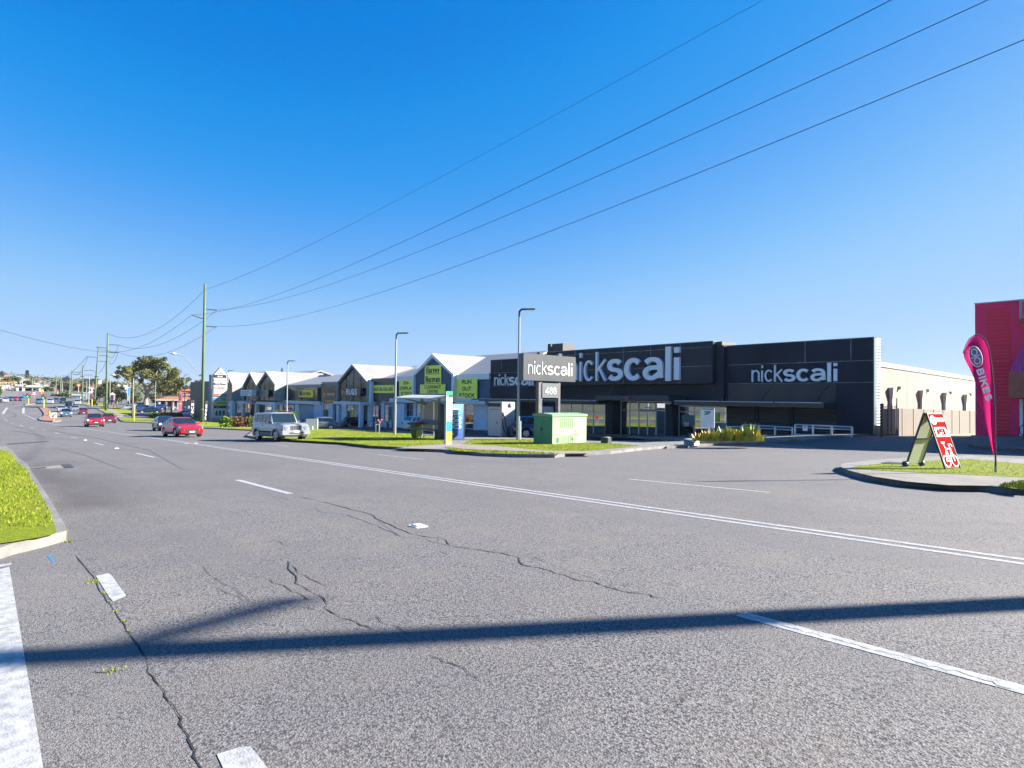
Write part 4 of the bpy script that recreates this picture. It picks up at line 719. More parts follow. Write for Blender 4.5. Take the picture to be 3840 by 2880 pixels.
q = MB(); a = FY(1121, 1519, YF); b = FY(1178, 1577, YF); q.box((a.x, YF + .2, -4.6), (b.x, YF + .38, a.z)); q.build('roller_door', ROLLB, SC); glazing(SC, [1044, 1065, 1086, 1106], (1516, 1516), (1582, 1582), YF + .1)
q = MB(); q.quad((sa, YF + .405, -5), (sb - .3, YF + .405, -5), (sb - .3, YF + .405, .6), (sa, YF + .405, .6)); q.build('interior', mat('dim_interior', (.12, .14, .16), .8, var=.7, scale=.6), SC)
# --- twin gables, corner gable
TW, ta, tb = shop('twin_gable_shop', 870, 1031, 'white shop with two narrow dark glazed gables side by side'); ze = fw(940, 1441)[1]; body(TW, ta, tb - .02, ze, FY(940, 1404, YF + 9).z, RENDW)
gable(TW, (962, 1442), (999, 1392), (1030, 1442), 1503, YF - 2.2, .45, MESH, RENDW, mull=2); gable(TW, (909, 1448), (939, 1396), (961, 1444), 1503, YF - 2.2, .45, MESH, RENDW, mull=2)
bb = sboard(TW, 902, 1462, 943, 1485, YF - 3.6, [('', 1)] if 0 else [(' ', 1)], mat('sign_pale_blue', (.6, .66, .72), .5), th=.9)
q = MB()
for i, (w_, yy) in enumerate(((26, 1468), (30, 1473), (22, 1479))): a = FY(908, yy, YF - 3.61); c = FY(908 + w_, yy + 2, YF - 3.61); q.box((a.x, YF - 3.63, c.z), (c.x, YF - 3.6, a.z))
q.build('small_print', mat('ink_blue', (.05, .1, .25), .5), bb)
board(TW, 964, 1462, 1005, 1489, YF - 2.4, mat('sign_grey_glass', (.12, .17, .18), .3), th=.1); board(TW, 917, 1502, 944, 1510, YF - 3, mat('sign_blue', (.05, .2, .55), .4), th=.8)
for a_, b_ in ((871, 883), (906, 912), (955, 962), (1022, 1031)): pier(TW, a_, b_, 1508, YF - 2.1)
q = MB(); a = FY(883, 1503, YF - 2.2); b = FY(1031, 1509, YF - 2.2); q.box((a.x, YF - 2.2, a.z - .5), (b.x, YF, a.z)); q.build('beam', RENDB, TW); glazing(TW, [883, 895, 906], (1510, 1510), (1566, 1566), YF + .1); glazing(TW, [968, 985, 1002, 1020], (1512, 1512), (1572, 1572), YF + .1, None, 'entrance_door'); glazing(TW, [915, 928, 940, 953], (1512, 1512), (1568, 1568), YF + .1)
q = MB(); q.quad((ta, YF + .405, -5), (tb - .3, YF + .405, -5), (tb - .3, YF + .405, 1), (ta, YF + .405, 1)); q.build('interior', mat('dim_interior', (.12, .14, .16), .8, var=.7, scale=.6), TW)
CR, ca, cb_ = shop('corner_shop', 776, 870, 'white gabled corner shop half hidden behind the tall 488 sign'); ze = fw(870, 1441)[1]; body(CR, ca, cb_ - .02, ze, FY(860, 1402, YF + 9).z, RENDW)
gable(CR, (826, 1444), (853, 1396), (871, 1442), 1500, YF - 3.2, .5, MESH, RENDW, mull=1); pier(CR, 782, 792, 1405, YF - 2, RENDW); pier(CR, 800, 808, 1442, YF - 3.1); pier(CR, 862, 871, 1503, YF - 3.1)
glazing(CR, [846, 856, 866], (1508, 1508), (1566, 1566), YF - .4); q = MB(); a = FY(783, 1430, YF - 1.5); q.box((a.x - 16, YF - 1.5, -5), (a.x, YF + 10, a.z)); q.build('dark_wing', mat('wing_dark', (.05, .055, .07), .5, var=.4), CR)
# roof extras
for px, py, w_ in ((1155, 1411, 90), (1407, 1390, 98)):
    a = FY(px, py + 4, YF + 8.2); c = FY(px + w_, py + 6, YF + 8.2); q = MB(); q.box((a.x, YF + 8, a.z - .3), (c.x, YF + 8.7, a.z + .35)); q.build('ridge_vent', ROOFW, SC if px < 1300 else RG)
q = MB(); a = FY(1212, 1411, YF + 8.5); q.prism([(FY(1210, 1415, YF + 8.6).x, YF + 8.6, FY(1210, 1415, YF + 8.6).z + .0), (FY(1222, 1415, YF + 8.6).x, YF + 8.6, FY(1222, 1415, YF + 8.6).z), (fw(1240, 1443)[0], YF - .12, ze + .03), (fw(1228, 1443)[0], YF - .12, ze + .03)], (0, 0, .0), (0, 0, .06)); 
def antenna(px, py, Y, h, lab, name='roof_antenna'):
    p = FY(px, py, Y); t = thing(name, (p.x, Y, p.z - h), lab, 'antenna'); q = MB(); q.tube([(0, 0, -.6), (0, 0, h)], .035, 5); q.build('mast', GREYM, t, local=True); q = MB(); q.tube([(-1.1, 0, h), (.9, 0, h)], .03, 4); q.tube([(-.7, -.35, h), (-.7, .35, h)], .02, 4); q.tube([(.3, -.35, h), (.3, .35, h)], .02, 4); q.build('aerial', GREYM, t, local=True)
antenna(1558, 1373, YF + 4, 1.2 * 1.6, 'thin television antenna on the roof left of the navy gable'); 
p = FY(1062, 1384, YF + 9); t = thing('comms_mast', (p.x, YF + 9, p.z - 3.2), 'small lattice mast with dishes behind the scooter shop roof', 'mast'); q = MB(); q.tube([(0, 0, -1), (0, 0, 3.4)], .08, 5); q.tube([(.5, 0, -1), (.3, 0, 2.6)], .06, 5); q.build('mast', GREYM, t, local=True)
q = MB(); q.tube([(-.4, -.2, 3), (-.4, .1, 3)], .45, 8); q.tube([(.6, -.2, 1.9), (.6, .1, 1.9)], .35, 8); q.build('dish', GREYM, t, local=True)
# --- white bollards in front of the shops
P0 = None
for i, px in enumerate((1391, 1409, 1427, 1446, 1465)):
    p = G(px, 1588); p = FY(px, 1586, 42.9)
    loc = (p.x, 42.9, H(p.x, 42.9) + .15)
    if not P0:
        P0 = thing('bollard', loc, 'white bollard in front of the shop entrance, one of five in a row', 'bollard', 'white bollards outside the rug shop entrance'); q = MB(); q.tube([(0, 0, -.05), (0, 0, .95)], .13, 10); q.tube([(0, 0, .951), (0, 0, 1.0)], [.13, .07], 10); q.build('post', WHITE, P0, local=True)
        q = MB(); q.tube([(0, 0, .72), (0, 0, .84)], .134, 10, False); q.build('reflective_band', GREYM, P0, local=True)
        o = P0
    else: o = copy_tree(P0); o.location = loc
    o['label'] = ['white bollard leftmost of the five outside the shop door', 'white bollard second from the left of the five at the shop door', 'white bollard in the middle of the five at the shop door', 'white bollard second from the right of the five outside the shop', 'white bollard rightmost of the five outside the shop window'][i]
# --- traffic cones by the roller door
CONE = mat('cone_orange', (.7, .14, .03), .5); P0 = None
for i, px in enumerate((1136, 1148, 1161, 1173)):
    p = FY(px, 1575, 43.3); loc = (p.x, 43.3, H(p.x, 43.3) + .15)
    if not P0:
        P0 = thing('traffic_cone', loc, 'cone', 'traffic cone', 'orange cones at the roller door'); q = MB(); q.tube([(0, 0, .04), (0, 0, 1.0)], [.22, .03], 10); q.build('cone', CONE, P0, local=True); q = MB(); q.box((-.28, -.28, 0), (.28, .28, .04)); q.build('base', BLACK, P0, local=True); o = P0
    else: o = copy_tree(P0); o.location = loc
    o['label'] = 'tall orange cone by the grey roller door, ' + ['first from the left', 'second from the left', 'third from the left', 'rightmost of four'][i]
# ================================================================== PINK BIKE SHOP
PX, PY = -10.2, 45.6
p = FY(3656, 1141, PY); PX = p.x; PZT = p.z
PK = thing('bike_shop', (PX, PY, H(PX, PY)), 'bright pink shop with a ribbed wall panel and pink awning', 'shop building')
PINK = mat('pink_wall', (.98, .012, .12), .6, var=.08, scale=.5); PINKR = bpy.data.materials.new('pink_ribbed'); PINKR.use_nodes = True; ribs(PINKR, (.9, .008, .06), 1.5, 'z', .35)
pgz = FY(3820, 1690, PY).z; q = MB(); q.box((PX, PY, -3), (PX + 16, PY + 5.8, PZT)); q.build('wall', PINK, PK); q = MB(); q.box((PX, PY + 5.803, -3), (PX + 16, PY + 6.0, PZT)); q.build('added_rear_slab', mat('rear_slab_grey', (.42, .4, .37), .85), PK)  # unseen grey slab added behind to keep pink bounce off the side wall
a = FY(3697, 1158, PY); b = FY(3791, 1668, PY); q = MB(); q.box((a.x, PY - .03, b.z), (b.x, PY - .004, a.z)); q.build('ribbed_panel', PINKR, PK)
q = MB(); q.box((PX - .03, PY - .04, PZT), (PX + 16, PY + .3, PZT + .06)); q.build('capping', mat('cap_pale', (.6, .65, .7), .5), PK)
a = FY(3785, 1396, PY - 1.8); b = FY(3840, 1222, PY); q = MB(); x0 = a.x; zt_ = FY(3870, 1150, PY).z; zl_ = FY(3785, 1396, PY - 1.8).z
q.add([(x0, PY - 1.8, zl_), (x0 + 14, PY - 1.8, zl_), (x0 + 14, PY - .05, zl_ + 3.4), (x0 + 1.0, PY - .05, zl_ + 3.4), (x0, PY - .05, zl_)], [(0, 1, 2, 3), (0, 3, 4)]); 
PUR = bpy.data.materials.new('awning_sheet'); PUR.use_nodes = True; ribs(PUR, (.6, .05, .2), 2.2, 'x', .8); q.build('awning', PUR, PK)
zv = FY(3785, 1492, PY - 1.8).z; q = MB(); q.box((x0 - .02, PY - 1.86, zv), (x0 + 14, PY - 1.8, zl_ + .02)); q.box((x0 - .02, PY - 1.8, zv), (x0 + .04, PY - .05, zl_)); q.build('awning_valance', mat('valance_red', (.55, .07, .06), .4, var=.3, scale=.8, col2=(.65, .18, .08)), PK)
a = FY(3823, 1496, PY - .1); b = FY(3836, 1689, PY - .1); q = MB(); q.box((a.x, PY - .1, b.z), (b.x, PY - .02, a.z)); q.build('door_frame', WHITE, PK); q = MB(); q.box((b.x + .01, PY - .06, b.z), (b.x + 2.5, PY - .03, a.z)); q.build('door', GLASS, PK)
a = FY(3822, 1124, PY - .25); b = FY(3850, 1196, PY - .25); q = MB(); q.box((a.x, PY - .25, b.z), (a.x + 3.5, PY - .06, a.z)); o = q.build('sign_box', GREYM, PK); q = MB(); q.box((a.x + .12, PY - .27, b.z + .12), (a.x + 3.4, PY - .252, a.z - .12)); q.build('sign_face', PINK, o)
q = MB(); c = FY(3838, 1205, PY - .3); q.tube([c + Vector((0, -.15, 0)), c + Vector((0, .1, 0))], .2, 10); q.build('wall_lamp', mat('lamp_red', (.6, .05, .06), .4), PK)
# step and kerb in front of the pink shop
mb = MB(); e_ = [(p.x, p.y) for p in GL([(3635, 1676), (3660, 1684), (3760, 1690), (3850, 1696)])]; slab(mb, e_ + [(2, PY - .05), (PX - .2, PY - .05)], -.02, .16, 1.5, 1.5); struct('footpath', mb, mat('brown_paving', (.22, .14, .12), .9, var=.2, scale=3))
# bicycle parked at the door (only its wheel is in view)
bw = thing('bicycle', FY(3852, 1692, PY - .9), 'dark bicycle wheel showing at the right edge by the pink shop door', 'bicycle'); bw.location.z = H(bw.location.x, PY - .9) + .14
q = MB()
for cx in (0, 1.05): q.tube([(cx + .34 * math.cos(a_ * .3927), 0, .34 + .34 * math.sin(a_ * .3927)) for a_ in range(17)], .022, 6, False)
q.build('wheel', BLACK, bw, local=True); q = MB(); q.tube([(0, 0, .34), (.35, 0, .8), (.85, 0, .8), (1.05, 0, .34)], .018, 6); q.tube([(.35, 0, .8), (.5, 0, .34), (.85, 0, .8)], .018, 6); q.tube([(.5, 0, .34), (0, 0, .34)], .012, 6); q.build('frame', mat('bike_blue', (.05, .15, .3), .4), bw, local=True)
# ================================================================== FENCE, GATE, METER BOX
TAN = bpy.data.materials.new('fence_tan'); TAN.use_nodes = True; ribs(TAN, (.2, .172, .142), 1.9, 'y', .6); TANS = mat('tan_metal', (.3, .255, .21), .6)
XF = -14.3
FN = thing('sheet_fence', (XF, 46.3, H(XF, 46.3)), 'tan corrugated metal fence along the cream wall', 'fence')
yy = [FX(px, 1580, XF).y for px in (3369, 3383, 3425, 3464, 3501, 3536, 3570, 3598, 3637, 3700)]; y_s = FX(3307, 1580, XF).y; yy = [y_s + .0] + yy
for i in range(len(yy) - 1):
    ya, yb = yy[i], yy[i+1]
    if i == 0: continue
    zt0 = FX(3500, 1537 - .0, XF).z - .0147 * (ya - FX(3500, 1537, XF).y); q = MB(); q.box((XF - .03, ya + .03, zt0 - 1.95), (XF, yb - .03, zt0)); q.build('fence_panel', TAN, FN); q = MB(); q.box((XF - .045, ya - .03, zt0 - 2.0), (XF + .03, ya + .03, zt0 + .02)); q.build('fence_post', TANS, FN)
GT = thing('yard_gate', FX(3307, 1632, XF + .2), 'open tan metal gate frame with a dark post beside the black showroom', 'gate')
g0_ = FX(3291, 1530, XF + .2); gz = FX(3307, 1632, XF + .2).z; zt_ = FX(3307, 1520, XF + .2).z
q = MB(); yg = FX(3307, 1580, XF + .2).y; q.box((XF + .12, yg - .07, gz - .1), (XF + .28, yg + .07, FX(3307, 1513, XF + .2).z)); q.build('gate_post', DARK, GT)
q = MB(); ya, yb = FX(3311, 1580, XF + .2).y, FX(3364, 1580, XF + .2).y
for z in (zt_ - .1, zt_ - .75, zt_ - 1.4): q.box((XF + .18, ya, z - .03), (XF + .22, yb, z + .03))
for t_ in (.02, .35, .6, .98): y = ya + (yb - ya) * t_; q.box((XF + .17, y - .03, gz + .05), (XF + .165, y + .03, zt_ + .1)); q.tube([(XF + .2, y, gz + .05), (XF + .2, y, zt_ + (.45 if t_ > .9 else .1))], .03, 5)
q.build('gate_frame', TANS, GT)
q = MB(); q.box((XF + .1, ya, gz + .05), (XF + .13, yb, zt_ - .2)); q.build('gate_sheet', TAN, GT)
p = G(3258, 1633); MBX = thing('meter_box', p, 'tan ribbed metal cabinet at the foot of the black wall', 'cabinet', rz=0)
a = FY(3237, 1575, p.y); b = FY(3288, 1631, p.y); hw = (b.x - a.x) / 2; q = MB(); q.box((-hw, 0, .12), (hw, .9, a.z - p.z)); TV = bpy.data.materials.new('cabinet_tan'); TV.use_nodes = True; ribs(TV, (.21, .185, .155), 2.5, 'x', .8); q.build('cabinet', TV, MBX, local=True); q = MB(); q.box((-hw * .55, -.16, .5), (-hw * .05, -.003, .95)); q.build('meter', WHITE, MBX, local=True); q = MB(); q.box((-hw - .04, -.05, a.z - p.z + .003), (hw + .04, .95, a.z - p.z + .06)); q.build('lid', TANS, MBX, local=True); q = MB(); q.box((-.3, .1, -.05), (.3, .8, .119)); q.build('plinth', BLACK, MBX, local=True)
# ramp railings in front of the showroom
RAIL = mat('rail_metal', (.4, .5, .62), .35, .5)
def railing(pxs, tops, bots, Y, lab, infill=True):
    p0 = FY(pxs[0], bots[0], Y); t = thing('hand_railing', (p0.x, Y, p0.z), lab, 'railing', 'railings of the showroom ramp'); n_ = len(pxs) - 1
    T = [FY(x, tops[0] + (tops[1]-tops[0]) * i / n_, Y) for i, x in enumerate(pxs)]; B = [FY(x, bots[0] + (bots[1]-bots[0]) * i / n_, Y) for i, x in enumerate(pxs)]
    q = MB(); q.tube([T[0], T[-1]], .045, 8); q.build('top_rail', RAIL, t); q = MB(); q.tube([T[0] + Vector((0, 0, -.17)), T[-1] + Vector((0, 0, -.17))], .03, 6); q.build('middle_rail', RAIL, t); q = MB(); q.tube([B[0] + Vector((0, 0, .15)), B[-1] + Vector((0, 0, .15))], .04, 6); q.build('bottom_rail', RAIL, t)
    for a_, b_ in zip(T, B): q = MB(); q.box((b_.x - .05, Y - .05, b_.z - .1), (b_.x + .05, Y + .05, a_.z)); q.build('rail_post', RAIL, t)
    return t
railing([2727, 2781], (1600, 1601), (1640, 1640), 41.2, 'short blue-grey handrail left of the two long ramp railings')
railing([2788, 2845, 2907, 2972], (1593, 1603), (1636, 1648), 41.0, 'long blue-grey railing of the ramp, left one, no notice on it'); rr = railing([2982, 3049, 3119, 3195], (1592, 1601), (1638, 1644), 41.0, 'long blue-grey railing of the ramp, right one with a small 3P notice')
b = board(rr, 3010, 1596, 3028, 1616, 40.9, LETW, 'notice_board', .03); cap_text(b, '3P', 3013, 1604, 12, 6, 40.9, mat('ink_green', (.0, .25, .12), .5), .18, 'notice_lettering')
# ================================================================== CARS
TYRE = mat('tyre', (.015, .015, .016), .85); RIM = mat('alloy_rim', (.55, .56, .58), .3, .7); LAMP = mat('headlight_glass', (.45, .5, .55), .1, .3); TAIL = mat('tail_light', (.45, .01, .015), .2); PLATE = mat('plate_white', (.75, .77, .8), .5); PLASTIC = mat('black_plastic', (.02, .021, .024), .6); AMBER = mat('amber_lens', (.8, .3, .03), .3); CGLASS = mat('car_glass', (.01, .018, .024), .03, spec=1.0)
INTER = mat('car_interior', (.05, .05, .055), .9)
def sedge(o, ang=38):
    for p in o.data.polygons: p.use_smooth = True
    o.data.set_sharp_from_angle(angle=R(ang)); return o
CARS = {  # L, W, H, wheel r, front axle, rear axle, clearance, nose z, hood z, belt z, deck z, screen base, screen top, roof rear, glass base rear, tail x of deck
 'hatch': dict(L=4.1, W=1.72, H=1.47, r=.31, fa=1.28, ra=-1.28, c=.2, nose=.68, hood=.93, belt=.95, deck=.96, s0=.98, s1=.28, r1=-1.35, r0=-1.82),
 'sedan': dict(L=4.75, W=1.82, H=1.46, r=.33, fa=1.42, ra=-1.38, c=.2, nose=.66, hood=.9, belt=.94, deck=1.02, s0=1.0, s1=.2, r1=-1.05, r0=-1.85),
 'suv': dict(L=4.6, W=1.86, H=1.7, r=.36, fa=1.4, ra=-1.32, c=.24, nose=.82, hood=1.08, belt=1.1, deck=1.12, s0=.95, s1=.3, r1=-1.75, r0=-2.15),
 'wagon': dict(L=4.75, W=1.8, H=1.5, r=.32, fa=1.42, ra=-1.35, c=.2, nose=.68, hood=.92, belt=.95, deck=.97, s0=1.0, s1=.3, r1=-1.95, r0=-2.25),
 'jeep': dict(L=4.5, W=1.86, H=1.8, r=.38, fa=1.42, ra=-1.3, c=.3, nose=1.02, hood=1.15, belt=1.14, deck=1.16, s0=.78, s1=.42, r1=-2.02, r0=-2.2),
 'van': dict(L=4.9, W=1.85, H=1.95, r=.33, fa=1.6, ra=-1.4, c=.22, nose=.95, hood=1.12, belt=1.15, deck=1.16, s0=1.6, s1=.9, r1=-2.3, r0=-2.42)}
def car(kind, loc, hd, col, label, cat='car', group=None, lod=0, name='parked_car', k=1.06, lights=False, handle=None):
    d = dict(CARS[kind]); p = paint('car_paint_%d_%d_%d' % tuple(int(c * 999) for c in col), tuple(c * 1.15 for c in col), .28, .35 if max(col) > .3 and kind != 'van' else .1)
    t = thing(name, loc, label, cat, group, R(hd)); t.scale = (k, k, k); L, W, Hh = d['L'], d['W'], d['H']; hw = W / 2; r = d['r']; boxy = kind == 'jeep'
    # tilt with the slope of the road
    dx = 2; a = R(hd); sl_ = (H(loc[0] + dx * math.cos(a), loc[1] + dx * math.sin(a)) - H(loc[0] - dx * math.cos(a), loc[1] - dx * math.sin(a))) / (2 * dx); t.rotation_euler = (0, -math.atan(sl_), R(hd))
    # ---- body
    n = 34 if not lod else 20; st = sorted(set([round(-L/2 + L * i / n, 3) for i in range(n + 1)] + [round(ax + q, 3) for ax in (d['fa'], d['ra']) for q in (-r-.07, -r*.7, 0, r*.7, r+.07)]))
    q = MB(); rings = []
    for x in st:
        e = abs(x) / (L / 2); front = x > 0; tp = max(0, (e - .8) / .2); w_ = hw * (1 - (.05 if boxy else .15) * tp ** 2 - (.012 if e > .5 else 0)); zb = d['c'] + .12 * tp ** 2
        if x > d['s0']: u = (x - d['s0']) / (L/2 - d['s0']); zt = d['hood'] + (d['belt'] - d['hood']) * (1 - min(1, u * 4)) - (d['hood'] - d['nose']) * (u ** (6 if boxy else 2.2))
        elif x < d['r0']: u = (d['r0'] - x) / max(.05, L/2 + d['r0']); zt = d['deck'] - .14 * u ** 3
        else: zt = d['belt'] + (d['deck'] - d['belt']) * max(0, min(1, (d['s0'] - x) / (d['s0'] - d['r0'])))
        zs = zt - (.10 if not boxy else .05); zm = max(zb + .25, .56 * zt); ar = 0
        for ax in (d['fa'], d['ra']):
            dd = (r + .07) ** 2 - (x - ax) ** 2
            if dd > 0: ar = max(ar, r + math.sqrt(dd))
        z1 = max(zb, ar * .98); z2 = max(zb + .1, ar); z3 = max(zm, ar + .02); fl = 1.02 if ar else 1.0
        ring = [(0, zb + (.3 if ar else 0)), (w_ * .8, zb + (.3 if ar else 0)), (w_ * .93, z1), (w_ * .985 * fl, z2), (w_ * fl, z3), (w_ * .985, (z3 + zs) / 2 + .02), (w_ * .95, zs), (w_ * .86, zt), (0, zt + (.03 if x > d['s0'] else .0))]
        rings.append([(x, y, z) for y, z in ring] + [(x, -y, z) for y, z in ring[-2:0:-1]])
    m_ = len(rings[0])
    for rg in rings: q.v += rg
    for i in range(len(rings) - 1):
        for j in range(m_): q.f.append((i*m_+j, i*m_+(j+1) % m_, (i+1)*m_+(j+1) % m_, (i+1)*m_+j))
    q.f.append(tuple(range(m_))[::-1]); q.f.append(tuple((len(rings)-1)*m_ + j for j in range(m_)))
    # cabin
    wb, wr = hw * .90, hw * (.80 if boxy else .70); bl, rf = d['belt'] - .03, Hh; s0, s1, r1, r0 = d['s0'], d['s1'], d['r1'], d['r0']; db = d['deck'] - .03
    def Yz(z): return wb + (wr - wb) * (z - bl) / (rf - bl)
    mid = (s1 + r1) / 2; S_ = [(r0, db, db, wb), (r1, db, rf - .04, wr), (mid, bl, rf + .0, wr), (s1, bl, rf - .03, wr), (s0, bl, bl + .01, wb)]; cr = []
    for x, z0, z1, wt in S_: cr.append([(x, wb, z0), (x, Yz(z1) if z1 > bl + .1 else wb, z1 - (.05 if z1 > bl + .1 else 0)), (x, Yz(z1) * .86 if z1 > bl + .1 else wb * .9, z1 + .0), (x, 0, z1 + .02)])
    base = len(q.v)
    for c in cr: q.v += c + [(x, -y, z) for x, y, z in c[-2::-1]]
    for i in range(4):
        for j in range(6): q.f.append((base+i*7+j, base+i*7+j+1, base+(i+1)*7+j+1, base+(i+1)*7+j))
    b = q.build('body', p, t, local=True); sedge(b, 32)
    # ---- glass
    def P(x, z, o=.012): return (x, Yz(z) + o, z)
    def panel(nm, pts, mt=CGLASS, par=t, both=False):
        g = MB(); g.quad(*pts); return g.build(nm, mt, par, local=True)
    zlo, zhi = bl + .07, rf - .11; xB = (s1 + r1) / 2 + .12
    def xf(z): return s0 + (s1 - s0) * (z - bl) / (rf - bl)
    def xr(z): return r0 + (r1 - r0) * (z - bl) / (rf - bl)
    m1_, m2_ = .10, .09
    for sg in (1, -1):
        f = lambda pts: [(x, y * sg, z) for x, y, z in pts]
        panel('side_window', f([P(xf(zlo) - .24, zlo), P(xB + .04, zlo), P(xB + .04, zhi), P(xf(zhi) - .13, zhi)])); xc = xr(zlo) + (.55 if kind in ('suv', 'wagon', 'van', 'jeep') else .3)
        xc2 = max(xr(zhi) + .1, xc + .02) if kind in ('suv', 'wagon', 'van', 'jeep') else xr(zhi) + .12
        panel('side_window', f([P(xB - .05, zlo), P(xc + (.1 if kind != 'hatch' else 0), zlo + .02), P(xc2 + (.3 if kind in ('suv', 'wagon', 'jeep', 'van') else 0), zhi), P(xB - .05, zhi)]))
        if kind in ('suv', 'wagon', 'jeep', 'van'): panel('side_window', f([P(xc + .02, zlo + .03), P(xr(zlo) + .2, zlo + .06), P(xr(zhi) + .16, zhi - .03), P(xc2 + .22, zhi)]))
    nx, nz = (rf - bl), (s0 - s1); nl = math.hypot(nx, nz); ox, oz = nx / nl * .02, nz / nl * .02
    za_, zb_ = bl + .05, rf - .07
    panel('windscreen', [(xf(za_) + ox, wb * .9, za_ + oz), (xf(zb_) + ox, Yz(zb_) * .92, zb_ + oz), (xf(zb_) + ox, -Yz(zb_) * .92, zb_ + oz), (xf(za_) + ox, -wb * .9, za_ + oz)])
    nx, nz = (rf - db), (r1 - r0); nl = math.hypot(nx, nz); ox, oz = -nx / nl * .02, nz / nl * .02; za_ = db + .12
    xr_ = lambda z: r0 + (r1 - r0) * (z - db) / (rf - .04 - db)
    panel('rear_window', [(xr_(za_) + ox, wb * .82, za_ + oz), (xr_(zb_) + ox, Yz(zb_) * .88, zb_ + oz), (xr_(zb_) + ox, -Yz(zb_) * .88, zb_ + oz), (xr_(za_) + ox, -wb * .82, za_ + oz)])
    # ---- front and rear fittings
    xn = L / 2; zn = d['nose']; fw_ = hw * (.95 if boxy else .86)
    def fbox(nm, a_, b_, mt, bev=0, par=t): g = MB(); g.box(a_, b_); return g.build(nm, mt, par, local=True, bevel=bev)
    def slot(nm, pts, mt, par=t, th=.05): g = MB(); g.prism(pts, (-th, 0, 0), (.012, 0, 0)); return g.build(nm, mt, par, local=True)
    xg = xn + .004
    if boxy:
        gf = slot('grille', [(xg + .02, -.88*hw, zn - .33), (xg + .02, .88*hw, zn - .33), (xg + .02, .86*hw, zn - .01), (xg + .02, -.86*hw, zn - .01)], p, th=.06)
        for i in range(7): y = (i - 3) * .105; g = MB(); g.box((xg + .034, y - .033, zn - .29), (xg + .044, y + .033, zn - .04)); g.build('grille_slot', PLASTIC, gf, local=True)
        for sg in (1, -1):
            g = MB(); g.tube([(xg + .03, sg * .62, zn - .16), (xg + .06, sg * .62, zn - .16)], [.13, .12], 14); o = g.build('headlight', LAMP, t, local=True)
            g = MB(); g.tube([(xg + .061, sg * .62, zn - .16), (xg + .066, sg * .62, zn - .16)], .07, 10); g.build('lamp_lens', mat('lamp_inner', (.25, .28, .3), .2), o, local=True)
            fbox('indicator', (xg - .2, sg * hw * .955 - .02, zn - .28), (xg - .05, sg * hw * .955 + .03, zn - .2), AMBER)
            for ax in (d['fa'], d['ra']):
                g = MB(); pts = [(ax + (r + .11) * math.cos(R(a_)), sg * (hw + .0), r + (r + .11) * math.sin(R(a_))) for a_ in range(-10, 191, 20)]; ptj = [(ax + (r + .035) * math.cos(R(a_)), sg * (hw + .0), r + (r + .035) * math.sin(R(a_))) for a_ in range(-10, 191, 20)]
                for i in range(len(pts) - 1): g.prism([pts[i], pts[i+1], ptj[i+1], ptj[i]], (0, -.03, 0), (0, .05 * sg + .01, 0))
                g.build('wheel_arch', p, t, local=True)
        fbox('front_bumper', (xg - .2, -hw * .97, .42), (xg + .1, hw * .97, .68), p, .02); fbox('lower_intake', (xg + .08, -.45, .5), (xg + .112, .45, .58), PLASTIC); fbox('skid_plate', (xg - .1, -hw * .8, .3), (xg + .06, hw * .8, .415), PLASTIC)
        fbox('roof_rail', (r1 + .3, wr * .92, Hh + .0), (s1 - .2, wr * .98, Hh + .05), PLASTIC)
        zp = .62; fbox('number_plate', (xg + .10, -.2, .56), (xg + .125, .18, .68), PLATE)
        for sg in (1, -1): fbox('side_moulding', (-.95, sg * hw * 1.0 - .01, .55), (.9, sg * hw * 1.0 + .015, .66), PLASTIC)
    else:
        sc = 1.0 if kind != 'suv' else 1.15
        slot('grille', [(xg, -.42 * sc, zn - .22), (xg, .42 * sc, zn - .22), (xg, .5 * sc, zn - .06), (xg, -.5 * sc, zn - .06)], PLASTIC); g = MB(); g.box((xg + .013, -.4, zn - .1), (xg + .02, .4, zn - .075)); g.build('grille_bar', CHROME, t, local=True)
        slot('lower_intake', [(xg + .0, -.48 * sc, .27), (xg, .48 * sc, .27), (xg, .4 * sc, .4), (xg, -.4 * sc, .4)], PLASTIC)
        fbox('number_plate', (xg + .01, -.19, zn - .31), (xg + .035, .19, zn - .2), PLATE)
        for sg in (1, -1):
            g = MB(); g.add([(xg + .01, sg * .5, zn - .17), (xg + .01, sg * .5, zn - .02), (xg - .1, sg * fw_, zn - .14), (xg - .12, sg * fw_, zn + .04), (xg - .35, sg * hw * .965, zn + .1), (xg - .35, sg * hw * .975, zn + .0), (xg - .3, sg * .5, zn + .02), (xg - .35, sg * hw * .8, zn + .12)], [(0, 2, 3, 1), (2, 5, 4, 3), (1, 3, 6), (3, 4, 7), (3, 7, 6)])
            g.build('headlight', LAMP if not lights else mat('lit_headlight', (1, .97, .9), .3, emit=1), t, local=True)
            slot('fog_lamp', [(xg - .06, sg * .62, .3), (xg - .06, sg * .78, .33), (xg - .06, sg * .78, .42), (xg - .06, sg * .62, .4)], PLASTIC, th=.02)
